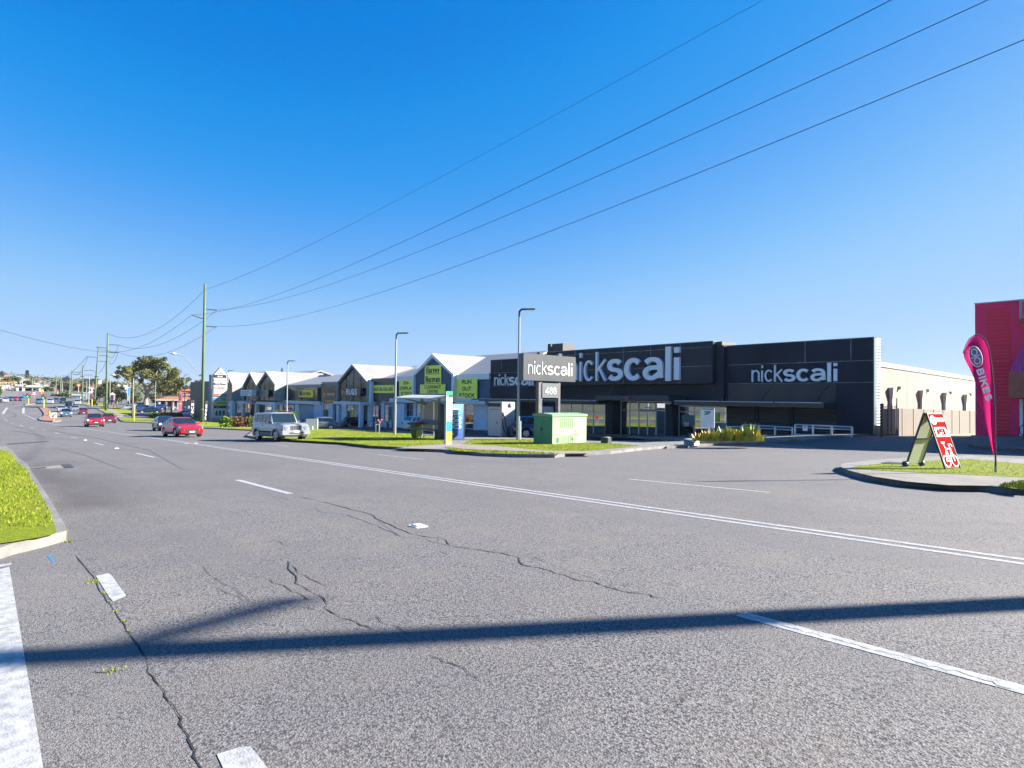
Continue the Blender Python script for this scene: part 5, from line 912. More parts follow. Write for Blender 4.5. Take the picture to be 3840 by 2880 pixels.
    for sg in (1, -1):
        g = MB(); zt_ = d['deck'] - .12; g.box((-L/2 - .008, sg * hw * .55 if sg > 0 else sg * hw * .86, zt_ - .17), (-L/2 + .06, sg * hw * .86 if sg > 0 else sg * hw * .55, zt_)); g.box((-L/2 + .05, sg * hw * .83 if sg > 0 else sg * hw * .955, zt_ - .16), (-L/2 + .26, sg * hw * .955 if sg > 0 else sg * hw * .83, zt_ + .01)); g.build('tail_light', TAIL, t, local=True)
        g = MB(); x = s0 - .28; g.add([(x - .1, sg * (hw * .93), bl + .03), (x + .07, sg * (hw * .93), bl + .03), (x + .05, sg * (hw + .17), bl + .05), (x - .1, sg * (hw + .17), bl + .05), (x - .1, sg * (hw * .93), bl + .1), (x + .07, sg * (hw * .93), bl + .1), (x + .04, sg * (hw + .16), bl + .2), (x - .1, sg * (hw + .16), bl + .2)], [(0, 1, 2, 3), (4, 5, 6, 7), (0, 1, 5, 4), (1, 2, 6, 5), (2, 3, 7, 6), (3, 0, 4, 7)])
        g.build('mirror', PLASTIC if boxy or kind == 'van' else p, t, local=True)
        if not lod:
            for x in (xB + .12, xB - .92): fbox('door_handle', (x, sg * hw * .965 - .012, d['belt'] - .17), (x + .2, sg * hw * .965 + .028, d['belt'] - .13), PLASTIC if boxy else p)
    fbox('number_plate', (-L/2 - .012, -.19, d['deck'] - .35), (-L/2 + .05, .19, d['deck'] - .24), PLATE)
    for ax in (d['fa'], d['ra']):
        for sg in (1, -1):
            g = MB(); yo = sg * (hw - .02); yi = sg * (hw - .25); ns = 20 if not lod else 12
            g.tube([(ax, yi, r), (ax, yi + sg * .02, r), (ax, yo - sg * .03, r), (ax, yo, r)], [r * .93, r, r, r * .93], ns); wv_ = g.build('wheel', TYRE, t, local=True); sedge(wv_, 40)
            g = MB(); g.tube([(ax, yo + sg * .003, r), (ax, yo + sg * .012, r)], [r * .68, r * .64], ns)
            o = g.build('rim', RIM, wv_, local=True)
            if not lod:
                g = MB()
                for k_ in range(5):
                    a_ = R(72 * k_ + 18); g.prism([(ax + r * .22 * math.cos(a_ - .25), yo, r + r * .22 * math.sin(a_ - .25)), (ax + r * .56 * math.cos(a_ - .28), yo, r + r * .56 * math.sin(a_ - .28)), (ax + r * .56 * math.cos(a_ + .28), yo, r + r * .56 * math.sin(a_ + .28)), (ax + r * .22 * math.cos(a_ + .25), yo, r + r * .22 * math.sin(a_ + .25))], (0, sg * .0125, 0), (0, sg * .016, 0))
                g.build('rim_opening', PLASTIC, wv_, local=True)
    return t
def at(px, py): p = G(px, py); return (p.x, p.y, H(p.x, p.y) + .004)
HR = -2.2
RED_ = (.72, .012, .02); DRED = (.22, .01, .025); SIL = (.43, .455, .49); NAVY_ = (.012, .03, .07); WHT = (.7, .71, .72); STEEL = (.1, .17, .27); GREYC = (.18, .2, .22); BLKC = (.012, .014, .018); BLUE_ = (.02, .07, .2)
car('jeep', at(1048, 1653), HR + 6, SIL, 'silver boxy four-wheel drive with seven-slot grille turning nobody, driving on the far lanes', 'car', None, 0, 'car', k=1.01)['label'] = 'silver boxy four-wheel-drive car with a slotted grille, nearest moving vehicle'
car('sedan', at(682, 1637), HR + 5, RED_, 'bright red sedan with silver grille bar, directly left of the green power pole', 'car', None, 0, 'car', k=1.0)
car('sedan', at(620, 1615), HR, NAVY_, 'dark blue sedan driving half hidden behind the bright red sedan', 'car', None, 0, 'car', k=1.04, lights=True)
car('suv', at(353, 1600), HR, (.6, .01, .025), 'red crossover with headlights on, near the end of the brick traffic island', 'car', None, 0, 'car', k=1.0, lights=True)
car('hatch', at(405, 1586), HR, DRED, 'dark red hatchback mostly hidden behind the red crossover', 'car', None, 1, 'car', k=1.06)
car('suv', at(247, 1563), HR - 1, STEEL, 'steel blue wagon driving beside the brick traffic island', 'car', None, 1, 'car', k=1.0, lights=True)
QG = 'cars queued in the far lanes before the traffic signals'
car('hatch', at(311, 1554), HR, DRED, 'maroon hatchback at the right of the queue beside the steel blue wagon', 'car', QG, 1, 'car')
car('sedan', at(231, 1544), HR - 2, WHT, 'white sedan in the queue directly behind the steel blue wagon', 'car', QG, 1, 'car'); car('sedan', at(281, 1542), HR - 1, SIL, 'silver car in the queue directly behind the maroon hatchback', 'car', QG, 1, 'car')
car('suv', at(257, 1526), HR - 2, NAVY_, 'dark navy wagon near the middle of the queue, behind the silver car', 'car', QG, 1, 'car'); car('suv', at(290, 1518), HR - 1, WHT, 'white crossover at the back right of the queue by the grass corner', 'car', QG, 1, 'car')
car('van', at(236, 1513), HR - 2, BLKC, 'black ute-like van at the back of the queue, left of the white crossover', 'van', QG, 1, 'van'); car('suv', at(188, 1514), HR - 3, WHT, 'white crossover crossing the junction right of the nearest signal post', 'car', QG, 1, 'car')
car('suv', at(146, 1514), HR - 4, STEEL, 'blue crossover between the two signal posts on the islands', 'car', QG, 1, 'car'); car('hatch', at(211, 1507), HR - 3, BLUE_, 'small blue car behind the white crossover at the junction', 'car', QG, 1, 'car')
car('hatch', at(20, 1509), 176, WHT, 'white hatchback driving away toward the hill at the left edge', 'car', None, 1, 'car'); car('sedan', at(4, 1505), 178, WHT, 'white car cut by the left edge, ahead of the white hatchback', 'car', None, 1, 'car')
FG = 'cars waiting on the opposite side of the junction'
car('sedan', at(42, 1503), -20, BLUE_, 'blue car waiting at the junction, leftmost of three', 'car', FG, 1, 'car'); car('hatch', at(60, 1503), -20, RED_, 'red hatchback waiting at the junction between two blue cars', 'car', FG, 1, 'car'); car('sedan', at(77, 1503), -15, BLUE_, 'blue sedan waiting at the junction right of the red hatchback', 'car', FG, 1, 'car')
def up_hill(px, py, X_, kind, col, lab, hd=172): p = FX(px, py, X_); car(kind, (p.x, p.y, H(p.x, p.y) + .12), hd, col, lab, 'car', 'cars on the road up the hill', 1, 'car')
up_hill(5, 1480, -560, 'sedan', WHT, 'white car farthest up the hill road at the left edge'); up_hill(6, 1487, -450, 'sedan', DRED, 'dark maroon car on the hill road at the left edge'); up_hill(47, 1478, -520, 'van', WHT, 'white van on the hill road, upper of the pair', -30); up_hill(59, 1480, -480, 'sedan', WHT, 'white sedan on the hill road beside the white van', -30)
# parked cars
def atd(px, py, dep): p = FD(px, py, dep); return (p.x, p.y, H(p.x, p.y) + .01)
car('hatch', atd(1196, 1608, 74), 246, GREYC, 'grey hatchback parked side-on beside the verge with white posts', k=1.04); car('hatch', atd(1333, 1598, 93), 84, BLKC, 'black hatchback parked outside the rug shop', k=1.0)
car('suv', atd(1592, 1606, 68), 84, WHT, 'white crossover parked beside the bus shelter', k=1.0); car('suv', at(2030, 1641), 54, NAVY_, 'dark navy crossover parked behind the green cabinet', k=1.0)
car('sedan', at(560, 1551), 259, NAVY_, 'very dark blue sedan parked nearest the hedge with orange leaves', lod=1, k=1.2); 
LG = 'cars parked in the far car park'
car('wagon', at(636, 1536), 75, WHT, 'long white wagon parked below the orange roof', group=LG, lod=1, k=1.05); car('suv', at(716, 1536), 256, WHT, 'white crossover parked just left of the green power pole', group=LG, lod=1, k=1.0); car('sedan', at(690, 1561), 256, WHT, 'white sedan parked behind the hedge, low roofed, nearest the red sedan', group=LG, lod=1, k=1.05)
car('suv', at(588, 1537), 259, BLUE_, 'blue wagon parked behind the very dark blue sedan', group=LG, lod=1); car('wagon', at(526, 1538), 259, BLUE_, 'blue wagon parked left of centre in the far car park, under the white van', group=LG, lod=1); car('van', at(522, 1531), 259, WHT, 'white van parked at the back under the large gum tree', group=LG, lod=1, name='parked_van', cat='van'); car('hatch', at(480, 1537), 250, WHT, 'white hatchback parked leftmost in the far car park', group=LG, lod=1); car('sedan', at(604, 1530), 190, SIL, 'silver sedan parked behind the blue wagons', group=LG, lod=1)
# ================================================================== STREET FURNITURE
def gz(x, y, o=.13): return H(x, y) + o
# ---- bus shelter
bx, by = -34.0, 23.2; Z0 = gz(-34, 23.2)
BS = thing('bus_shelter', (bx, by, Z0), 'bus shelter with a thin curved white roof, blue bench and blue poster', 'bus shelter')
RFM = mat('shelter_roof', (.72, .7, .66), .4); SHD = mat('shelter_steel', (.1, .13, .18), .4, .3); SHG = mat('shelter_grey', (.3, .32, .33), .5, .3)
zr = FX(1660, 1493, -32.6).z; q = MB(); prof = []
for i in range(15):
    t_ = i / 14; y = 21.9 + 2.85 * t_; prof.append((y, zr + .22 * math.sin(math.pi * min(1, t_ * 1.15) * .62) - .62 * max(0, t_ - .45) ** 1.7 + .0))
for i in range(14):
    (y0, z0), (y1, z1) = prof[i], prof[i+1]; q.add([(-37.5, y0, z0), (-32.6, y0, z0), (-32.6, y1, z1), (-37.5, y1, z1), (-37.5, y0, z0 - .07), (-32.6, y0, z0 - .07), (-32.6, y1, z1 - .07), (-37.5, y1, z1 - .07)], [(0, 1, 2, 3), (4, 7, 6, 5), (1, 5, 6, 2), (0, 3, 7, 4)] + ([(0, 4, 5, 1)] if i == 0 else []) + ([(3, 2, 6, 7)] if i == 13 else []))
q.build('roof', RFM, BS)
for x in (-36.7, -33.9): q = MB(); q.tube([(x, 22.0, zr - .02), (x, 23.0, zr - .22), (x, 24.0, zr - .42)], [.03, .05, .08], 6); q.build('roof_arm', SHG, BS)
for x in (-35.2, -37.3): q = MB(); q.tube([(x, 24.0, Z0 - .1), (x, 24.0, zr + .05)], .11, 10); q.build('roof_post', SHG, BS)
SMG = bpy.data.materials.new('smoky_acrylic'); SMG.use_nodes = True; n = SMG.node_tree.nodes; l = SMG.node_tree.links; n.clear(); df = n.new('ShaderNodeBsdfDiffuse'); df.inputs[0].default_value = (.3, .29, .26, 1); tr = n.new('ShaderNodeBsdfTransparent'); ms = n.new('ShaderNodeMixShader'); ms.inputs[0].default_value = .3; ou = n.new('ShaderNodeOutputMaterial'); l.new(df.outputs[0], ms.inputs[1]); l.new(tr.outputs[0], ms.inputs[2]); l.new(ms.outputs[0], ou.inputs[0])
for xa_, xb_ in ((-37.9, -36.5), (-36.4, -34.6)):
    q = MB(); q.box((xa_, 24.42, Z0 + .35), (xb_, 24.44, Z0 + 2.45)); q.build('back_panel', SMG, BS); q = MB(); q.box((xa_ - .04, 24.4, Z0 - .1), (xa_ + .03, 24.46, Z0 + 2.55)); q.build('panel_post', SHG, BS)
SEAT = mat('bench_blue', (.04, .1, .18), .4, .3)
q = MB(); q.box((-38.2, 23.35, Z0 + .52), (-34.4, 23.85, Z0 + .6)); q.build('bench_seat', SEAT, BS); q = MB(); q.box((-37.2, 23.86, Z0 + .85), (-34.4, 23.92, Z0 + 1.2)); q.build('bench_back', SEAT, BS)
for x in (-37.6, -34.9): q = MB(); q.box((x, 23.45, Z0 - .1), (x + .08, 23.75, Z0 + .519)); q.build('bench_leg', SHD if x < -36 else SHG, BS)
XA = -33.9; ya, yb = FX(1650, 1580, XA).y, FX(1743, 1580, XA).y; zt0, zb0 = FX(1700, 1508, XA).z, FX(1700, 1651, XA).z
q = MB(); q.box((XA - .28, ya, zb0), (XA, yb, zt0)); AP = q.build('poster_case', mat('case_dark', (.03, .04, .06), .35, .3), BS, bevel=.015)
q = MB(); q.box((XA - .2, ya + .3, Z0 - .1), (XA - .08, yb - .3, zb0)); q.build('case_foot', SHD, BS)
pm = bpy.data.materials.new('poster_blue'); pm.use_nodes = True; n = pm.node_tree.nodes; l = pm.node_tree.links; g = n.new('ShaderNodeNewGeometry'); sx = n.new('ShaderNodeSeparateXYZ'); l.new(g.outputs['Position'], sx.inputs[0]); mr_ = n.new('ShaderNodeMapRange'); mr_.inputs[1].default_value = zb0; mr_.inputs[2].default_value = zt0; l.new(sx.outputs[2], mr_.inputs[0]); cr_ = n.new('ShaderNodeValToRGB'); cr_.color_ramp.elements[0].color = (.01, .045, .2, 1); cr_.color_ramp.elements[1].color = (.13, .38, .5, 1); e_ = cr_.color_ramp.elements.new(.5); e_.color = (.007, .13, .35, 1); l.new(mr_.outputs[0], cr_.inputs[0]); l.new(cr_.outputs[0], n['Principled BSDF'].inputs['Base Color'])
def XP(px, py, X): p = FX(px, py, X); return p
a = XP(1666, 1515, XA); b = XP(1736, 1645, XA); q = MB(); q.box((XA + .002, a.y, b.z), (XA + .012, b.y, a.z)); PO = q.build('poster', pm, AP)
q = MB()
for (x0, y0, x1, y1) in ((1696, 1531, 1727, 1535), (1692, 1542, 1714, 1544.5), (1692, 1548, 1722, 1550), (1692, 1553, 1719, 1555), (1690, 1626, 1700, 1628)): a = XP(x0, y0, XA); b = XP(x1, y1, XA); q.box((XA + .014, a.y, b.z), (XA + .02, b.y, a.z))
q.build('poster_lines', LETW, PO)
for cy in (1569, 1584.5, 1600.5):
    for (x0, x1) in ((1670, 1699), (1701, 1729)):
        pts = []; a = XP(x0, cy - 5, XA); b = XP(x1, cy + 5, XA); r_ = (a.z - b.z) / 2; zc = (a.z + b.z) / 2
        pts = [(XA + .02, b.y - r_ + r_ * math.cos(R(k)), zc + r_ * math.sin(R(k))) for k in range(-90, 91, 30)] + [(XA + .02, a.y + r_ + r_ * math.cos(R(k)), zc + r_ * math.sin(R(k))) for k in range(90, 271, 30)]
        q = MB(); q.tube(pts + [pts[0]], .018, 4, False); q.tube([(XA + .014, b.y - r_, zc), (XA + .03, b.y - r_, zc)], r_ * .7, 10); q.build('poster_pill', LETW, PO)
# ---- bus stop totem
tp = G(1681, 1675); TT = thing('bus_stop_totem', (tp.x, tp.y, gz(tp.x, tp.y)), 'tall narrow bus stop totem banded green, white, blue and yellow', 'bus stop sign')
hh = lambda py: FX(1681, py, tp.x).z - TT.location.z; wd = .145
bands = ((1467, 1481, (.02, .5, .2), 'green_band'), (1481, 1488, (.05, .45, .42), 'teal_band'), (1488, 1529.5, (.74, .74, .72), 'white_band'), (1529.5, 1532, (.03, .4, .15), 'green_stripe'), (1532, 1563, (.72, .72, .7), 'white_band'), (1563, 1581, (.45, .68, .12), 'lime_band'), (1581, 1619, (.02, .35, .66), 'blue_band'), (1619, 1676, (.82, .62, .07), 'yellow_band'))
for a_, b_, c_, nm in bands: q = MB(); q.box((-.06, -.19, hh(b_)), (.06, .19, hh(a_))); q.build(nm, mat('totem_' + nm, c_, .45), TT, local=True)
q = MB(); q.box((-.07, -.215, hh(1676)), (.07, -.191, hh(1467))); q.build('edge_strip', SHG, TT, local=True)
q = MB(); q.box((.062, -.02, hh(1482.5) - .09), (.07, .17, hh(1482.5) + .03)); q.build('route_panel', INK, TT, local=True); q = MB(); q.tube([(.061, 0, hh(1572)), (.07, 0, hh(1572))], .1, 12); q.build('stop_number_disc', LETW, TT, local=True)
q = MB()
for k in range(7): q.box((.061, -.1, hh(1627 + k * 4)), (.066, .1, hh(1625.6 + k * 4)))
q.build('timetable_lines', mat('ink_brown', (.45, .33, .05), .6), TT, local=True); q = MB(); q.box((.061, -.13, hh(1665)), (.067, .13, hh(1656))); q.build('notice_patch', LETW, TT, local=True)
# ---- wheelie bin
p = G(1562, 1649); BN = thing('wheelie_bin', (p.x, p.y, gz(p.x, p.y) + .0), 'green wheelie bin with a red lid behind the bus shelter bench', 'bin', rz=R(8)); q = MB(); q.add([(-.24, -.27, .06), (.24, -.27, .06), (.24, .27, .06), (-.24, .27, .06), (-.32, -.36, 1.02), (.32, -.36, 1.02), (.32, .36, 1.02), (-.32, .36, 1.02)], [(0, 3, 2, 1), (4, 5, 6, 7), (0, 1, 5, 4), (1, 2, 6, 5), (2, 3, 7, 6), (3, 0, 4, 7)]); q.build('bin_body', mat('bin_green', (.09, .2, .04), .5), BN, local=True, bevel=.02)
q = MB(); q.add([(-.35, -.4, 1.025), (.35, -.4, 1.025), (.35, .4, 1.025), (-.35, .4, 1.025), (-.3, -.32, 1.1), (.3, -.32, 1.1), (.3, .36, 1.14), (-.3, .36, 1.14)], [(0, 3, 2, 1), (4, 5, 6, 7), (0, 1, 5, 4), (1, 2, 6, 5), (2, 3, 7, 6), (3, 0, 4, 7)]); q.build('lid', mat('bin_red', (.6, .02, .05), .4), BN, local=True); 
for sx_ in (-.27, .27): q = MB(); q.tube([(sx_ - .04, .36, .11), (sx_ + .04, .36, .11)], .12, 12); q.build('wheel', TYRE, BN, local=True)
# ---- fire hydrant marker with red caps
p = G(1421, 1627); FH = thing('fire_hydrant', (p.x, p.y, gz(p.x, p.y)), 'grey standpipe hydrant with red caps on the grass verge', 'hydrant'); q = MB(); q.tube([(0, 0, 0), (0, 0, 1.05)], .07, 8); q.tube([(.0, -.35, 0), (0, -.35, .8)], .04, 6); q.tube([(0, -.35, .75), (0, 0, .75)], .04, 6); q.build('pipe', GREYM, FH, local=True)
for y_, z_ in ((-.18, 1.12), (.16, 1.15), (.0, .95)): q = MB(); q.tube([(0, y_, z_), (0, y_ + .14, z_)], .11, 8); q.build('red_cap', mat('bin_red', (.6, .02, .05), .4), FH, local=True)
# ---- EV chargers
CHW = mat('charger_white', (.66, .66, .65), .35); p = G(1880, 1640); cx, cy = p.x, p.y
xl = FY(1829, 1600, cy).x; yr = FX(1931, 1600, cx).y; EV = thing('car_charger', (cx, cy, H(cx, cy)), 'tall white car charger cabinet with a black hose hanging on its side', 'car charger')
zt_ = FY(1880, 1507, cy).z; zb_ = FY(1880, 1637, cy).z; q = MB(); q.box((xl, cy, zb_), (cx, yr, zt_)); q.build('cabinet', CHW, EV, bevel=.03); q = MB(); q.box((xl - .05, cy + .1, H(cx, cy) - .1), (cx + .5, yr + .3, zb_ - .08)); q.build('plinth', CONC, EV)
for x, y in ((xl + .2, cy + .1), (cx - .3, cy + .1), (cx - .3, yr - .3)): q = MB(); q.box((x, y, zb_ - .081), (x + .2, y + .2, zb_ - .001)); q.build('foot', CHW, EV)
a = FY(1831, 1511, cy); b = FY(1879, 1526, cy); q = MB(); q.box((a.x, cy - .012, b.z), (b.x - .06, cy - .004, a.z)); q.build('vent_grille', PLASTIC if 'PLASTIC' in globals() else DARK, EV)
cap_text(EV, 'elumino', 1838, 1537, 33, 6, cy - .005, INK, .13, 'maker_lettering', depth=.008); q = MB(); a = FY(1864, 1585, cy); q.box((a.x - .04, cy - .03, a.z - .1), (a.x + .03, cy - .004, a.z + .1)); q.build('handle', INK, EV)
def cxp(px, py): return FX(px, py, cx + .03)
q = MB(); q.tube([cxp(1887, 1549), cxp(1883, 1565), cxp(1884, 1590), cxp(1890, 1612), cxp(1900, 1632), cxp(1913, 1638), cxp(1904, 1622), cxp(1898, 1600), cxp(1894, 1570), cxp(1888, 1553)], .035, 6); q.build('hose', BLACK, EV); q = MB(); c_ = cxp(1887, 1551); q.cbox(c_, (.06, .12, .2)); q.build('plug_holder', INK, EV)
a = cxp(1912, 1512); b = cxp(1922, 1524); q = MB(); q.box((cx + .004, a.y, b.z), (cx + .12, b.y, a.z)); q.build('display_hood', CHW, EV); q = MB(); a = cxp(1902, 1595); b = cxp(1914, 1638); q.prism([(0, a.y, b.z), (0, b.y, b.z), (0, b.y, a.z), (0, a.y, a.z - .2)], (cx + .004, 0, 0), (cx + .02, 0, 0)); q.build('side_decal', mat('decal_grey', (.2, .28, .33), .4), EV)
cap = FX(2055, 1525, -36.0); E2 = thing('car_charger', (-36, cap.y, H(-36, cap.y)), 'white car charger top showing above the green cabinet between the sign posts', 'car charger'); a = FX(2044, 1525, -36); b = FX(2071, 1548, -36); q = MB(); q.box((-36.8, a.y, -1.6), (-36, b.y, a.z)); q.build('cabinet', CHW, E2, bevel=.03); q = MB(); q.box((-36.75, a.y - .25, -1.6), (-36.1, a.y - .01, a.z - .02)); q.build('cable_bay', mat('decal_blue', (.3, .42, .5), .4), E2); q = MB(); q.box((-36.75, b.y + .01, -1.6), (-36.1, b.y + .22, a.z - .02)); q.build('cable_bay', mat('decal_blue', (.3, .42, .5), .4), E2)
# ---- green electrical cabinet
p = G(2070, 1666, .13); gx_, gy_ = p.x, p.y; xl = FY(2001, 1600, gy_).x; yr = FX(2199, 1600, gx_).y; zt_ = FY(2070, 1553, gy_).z; zg = gz(gx_, gy_) - .02
GC = thing('electrical_cabinet', (gx_, gy_, zg), 'green electrical kiosk, its sunlit side coloured paler, with vents and scrawls', 'electrical cabinet'); DG = mat('cabinet_green', (.02, .21, .10), .45); PG = mat('cabinet_green_sunlit', (.38, .56, .3), .55, var=.2, scale=1.2, col2=(.55, .6, .42))
q = MB(); q.box((xl, gy_, zg), (gx_, yr, zt_ - .14)); q.build('cabinet', DG, GC, bevel=.015); q = MB(); q.box((gx_ + .002, gy_ + .012, zg + .02), (gx_ + .012, yr - .012, zt_ - .15)); q.build('sunlit_side', PG, GC)  # paler green sheet puts the sun on this side into the colour
q = MB(); e = .05; q.add([(xl - e, gy_ - e, zt_ - .14), (gx_ + e, gy_ - e, zt_ - .14), (gx_ + e, yr + e, zt_ - .14), (xl - e, yr + e, zt_ - .14), (xl - e, gy_ - e, zt_ - .02), (gx_ + e, gy_ - e, zt_ - .02), (gx_ + e, yr + e, zt_ - .02), (xl - e, yr + e, zt_ - .02), ((xl + gx_) / 2, gy_ - e, zt_ + .05), ((xl + gx_) / 2, yr + e, zt_ + .05)], [(0, 3, 2, 1), (0, 1, 5, 8, 4), (3, 7, 9, 6, 2), (1, 2, 6, 5), (3, 0, 4, 7), (5, 6, 9, 8), (4, 8, 9, 7)]); q.build('lid', mat('lid_green_sunlit', (.25, .45, .25), .5), GC)  # lid is a lighter green to stand for its sunlit top
for k, px0 in enumerate((2004, 2036)): a = FY(px0, 1562, gy_); b = FY(px0 + 30, 1641, gy_); q = MB(); q.box((a.x, gy_ - .015, b.z), (b.x, gy_ - .003, a.z)); q.build('door', DG, GC)
q = MB(); a = FY(2031, 1604, gy_); q.box((a.x - .03, gy_ - .05, a.z - .16), (a.x + .03, gy_ - .016, a.z + .04)); q.build('lock', INK, GC)
def gxp(px, py): return FX(px, py, gx_ + .013)
q = MB()
for k in range(7):
    for j, (y0, y1) in enumerate(((1568, 1604), (1633, 1662))): a = gxp(2103 + k * 7.3, y0); b = gxp(2106 + k * 7.3, y1); q.box((gx_ + .013, a.y, b.z), (gx_ + .022, b.y, a.z))
q.build('vent_slots', mat('vent_shadow', (.26, .42, .2), .6), GC)
q = MB(); a = gxp(2160, 1577); b = gxp(2183, 1655); q.box((gx_ + .013, a.y, b.z), (gx_ + .02, b.y, a.z)); q.build('small_door', mat('cabinet_cream', (.6, .64, .45), .55), GC); q = MB(); a = gxp(2088, 1641); b = gxp(2095, 1660); q.box((gx_ + .023, a.y, b.z), (gx_ + .03, b.y, a.z)); q.build('green_patch', DG, GC)
q = MB(); q.tube([gxp(2137, 1640), gxp(2141, 1632), gxp(2152, 1629), gxp(2164, 1628)], .012, 4); q.tube([gxp(2164 + 3.5 * math.cos(R(k)), 1632 + 4 * math.sin(R(k))) for k in range(0, 361, 45)], .018, 4, False); q.tube([gxp(2147 + 3.2 * math.cos(R(k)), 1646 + 4 * math.sin(R(k))) for k in range(0, 361, 45)], .018, 4, False); q.tube([gxp(2162 + 3 * math.cos(R(k)), 1617 + 5 * math.sin(R(k))) for k in range(60, 271, 45)], .016, 4, False); q.build('graffiti', INK, GC)
# ---- showroom pylon sign
XS_ = -29.5; SG = mat('sign_grey', (.13, .14, .155), .35, .3, var=.12, scale=.6); a = FX(1963, 1325, XS_); b = FX(2159.5, 1338, XS_ - .0); a2 = FX(1963, 1424.5, XS_); b2 = FX(2159.5, 1435, XS_); ztS, zbS = (a.z + b.z) / 2, (a2.z + b2.z) / 2
pyb = FX(2065, 1600, XS_).y; PS = thing('pylon_sign', (XS_, pyb, H(XS_, pyb) + .1), 'grey roadside pylon sign with white letters and a small 488 board below', 'pylon sign')
q = MB(); q.box((XS_ - .45, a.y, zbS), (XS_, b.y, ztS)); q.build('sign_box', SG, PS, bevel=.015)
for x0, x1 in ((2020, 2033), (2094, 2101)):
    ya, yb = FX(x0, 1500, XS_ - .1).y, FX(x1, 1500, XS_ - .1).y; q = MB(); q.box((XS_ - .38, ya, H(XS_, ya)), (XS_ - .1, yb, zbS - .002)); q.build('sign_post', mat('post_grey', (.1, .13, .17), .5, .3, var=.6, scale=4, col2=(.25, .2, .17)), PS)
for px in (2025, 2096): p_ = FX(px, 1330, XS_ - .2); q = MB(); q.box((XS_ - .35, p_.y - .12, ztS + .002), (XS_ - .1, p_.y + .2, ztS + .16)); q.build('post_cap', SG, PS)
a = FX(2034, 1436, XS_ - .06); b = FX(2094, 1492, XS_ - .06); q = MB(); q.box((XS_ - .16, a.y, b.z), (XS_ - .06, b.y, a.z)); SB = q.build('number_board', mat('number_board_grey', (.2, .22, .24), .4, .2), PS)
def xtext(parent, t, px0, py0, wpx, hpx, X, m, wt, name='sign_lettering', con=1.0, depth=.02, track=.1):
    a = FX(px0, py0, X); b = FX(px0 + wpx, py0, X); h = abs(FX(px0, py0 - hpx, X).z - a.z); q = MB(); letters(q, t, (X + .002, a.y, a.z), (0, 1, 0), (0, 0, 1), (1, 0, 0), h, h * wt, width=b.y - a.y, track=h * track, depth=depth, con=con); return q.build(name, m, parent)
xtext(SB, '488', 2043, 1478, 43, 27, XS_ - .06, mat('letter_bright', (.85, .85, .86), .4), .13)
aL = FX(1979, 1402, XS_); bL = FX(2148, 1411, XS_); zb1 = (aL.z + bL.z) / 2; hL = FX(2148, 1364, XS_).z - FX(2148, 1411, XS_).z; WL = bL.y - aL.y; q = MB(); w1 = WL * .40
letters(q, 'nick', (XS_ + .002, aL.y, zb1), (0, 1, 0), (0, 0, 1), (1, 0, 0), hL, hL * .08, width=w1, track=hL * .075, depth=.02); letters(q, 'scali', (XS_ + .002, aL.y + w1 + hL * .05, zb1), (0, 1, 0), (0, 0, 1), (1, 0, 0), hL, hL * .17, width=WL - w1 - hL * .05, track=hL * .045, depth=.02, con=.7); q.build('sign_lettering', mat('letter_bright', (.85, .85, .86), .4), PS)
# ---- tall 488 tenant sign
XT = -122.5; TS = thing('tenant_sign', (XT, FX(818, 1580, XT).y, H(XT, 34.8) + .1), 'tall white gable-topped tenant sign ending in a big 488', 'pylon sign')
def xb(px0, py0, px1, py1, d0, d1, X=XT): a = FX(px0, py0, X); b = FX(px1, py1, X); q = MB(); q.box((X + d0, a.y, b.z), (X + d1, b.y, a.z)); return q
ap = [FX(*c, XT) for c in ((800, 1407), (827, 1378), (853, 1407), (851, 1567), (797, 1567))]; q = MB(); q.prism([(0, c.y, c.z) for c in ap], (XT - .9, 0, 0), (XT, 0, 0)); q.build('frame', mat('tenant_frame', (.62, .6, .66), .5), TS)
a, b = FX(786, 1567, XT), FX(851, 1567, XT); q = MB(); q.box((XT - 1.1, a.y + .3, H(XT, 35)), (XT + .25, b.y - .0, a.z - .003)); q.build('base', RENDW, TS)
rows = ((1405, 1417, (.03, .03, .035), 'dyson', (.8, .8, .8), (.3, .7)), (1419, 1431, (.7, .7, .72), None, None, None), (1433, 1445, (.72, .72, .74), 'Harvey Norman', (.02, .02, .03), (.02, .98)), (1447, 1461, (.75, .68, .66), 'CLEARANCE', (.6, .25, .25), (.03, .97)), (1463, 1475, (.66, .7, .72), None, None, None), (1478, 1488, (.02, .02, .02), 'RUGS', (.8, .8, .8), (.4, .97)), (1491.5, 1503.5, (.05, .3, .6), 'HBA', (.8, .8, .9), (.3, .65)), (1505.5, 1518, (.85, .72, .03), 'SCOOTEROO', (.1, .1, .05), (.2, .97)), (1521, 1531, (.03, .05, .03), 'HQ', (.5, .5, .1), (.2, .45)), (1532.5, 1566, (.76, .76, .77), '488', (.03, .03, .04), (.08, .9)))
for k, (y0, y1, c_, tx, tc, fr_) in enumerate(rows):
    o = xb(802, y0, 848.5, y1, .005, .06).build('tenant_panel', mat('tenant_%d' % k, c_, .45), TS)
    if tx:
        if 'Q' in tx: GL_['Q'] = GL_['O']
        hp = (y1 - y0) * (.66 if tx == '488' else .6); xtext(o, tx, 802 + 46 * fr_[0], (y0 + y1) / 2 + hp / 2, 46 * (fr_[1] - fr_[0]), hp, XT + .06, mat('tenant_ink_%d' % k, tc, .5), .17, track=.12)
xb(803, 1480, 818, 1486, .062, .08).build('red_motif', mat('sign_orange2', (.7, .15, .02), .5), TS); xb(830, 1492, 848, 1503, .062, .075).build('green_half', mat('hba_green', (.1, .5, .25), .5), TS); xtext(TS, '488', 818, 1402.5, 18, 7, XT, mat('tenant_grey', (.3, .3, .32), .5), .16)
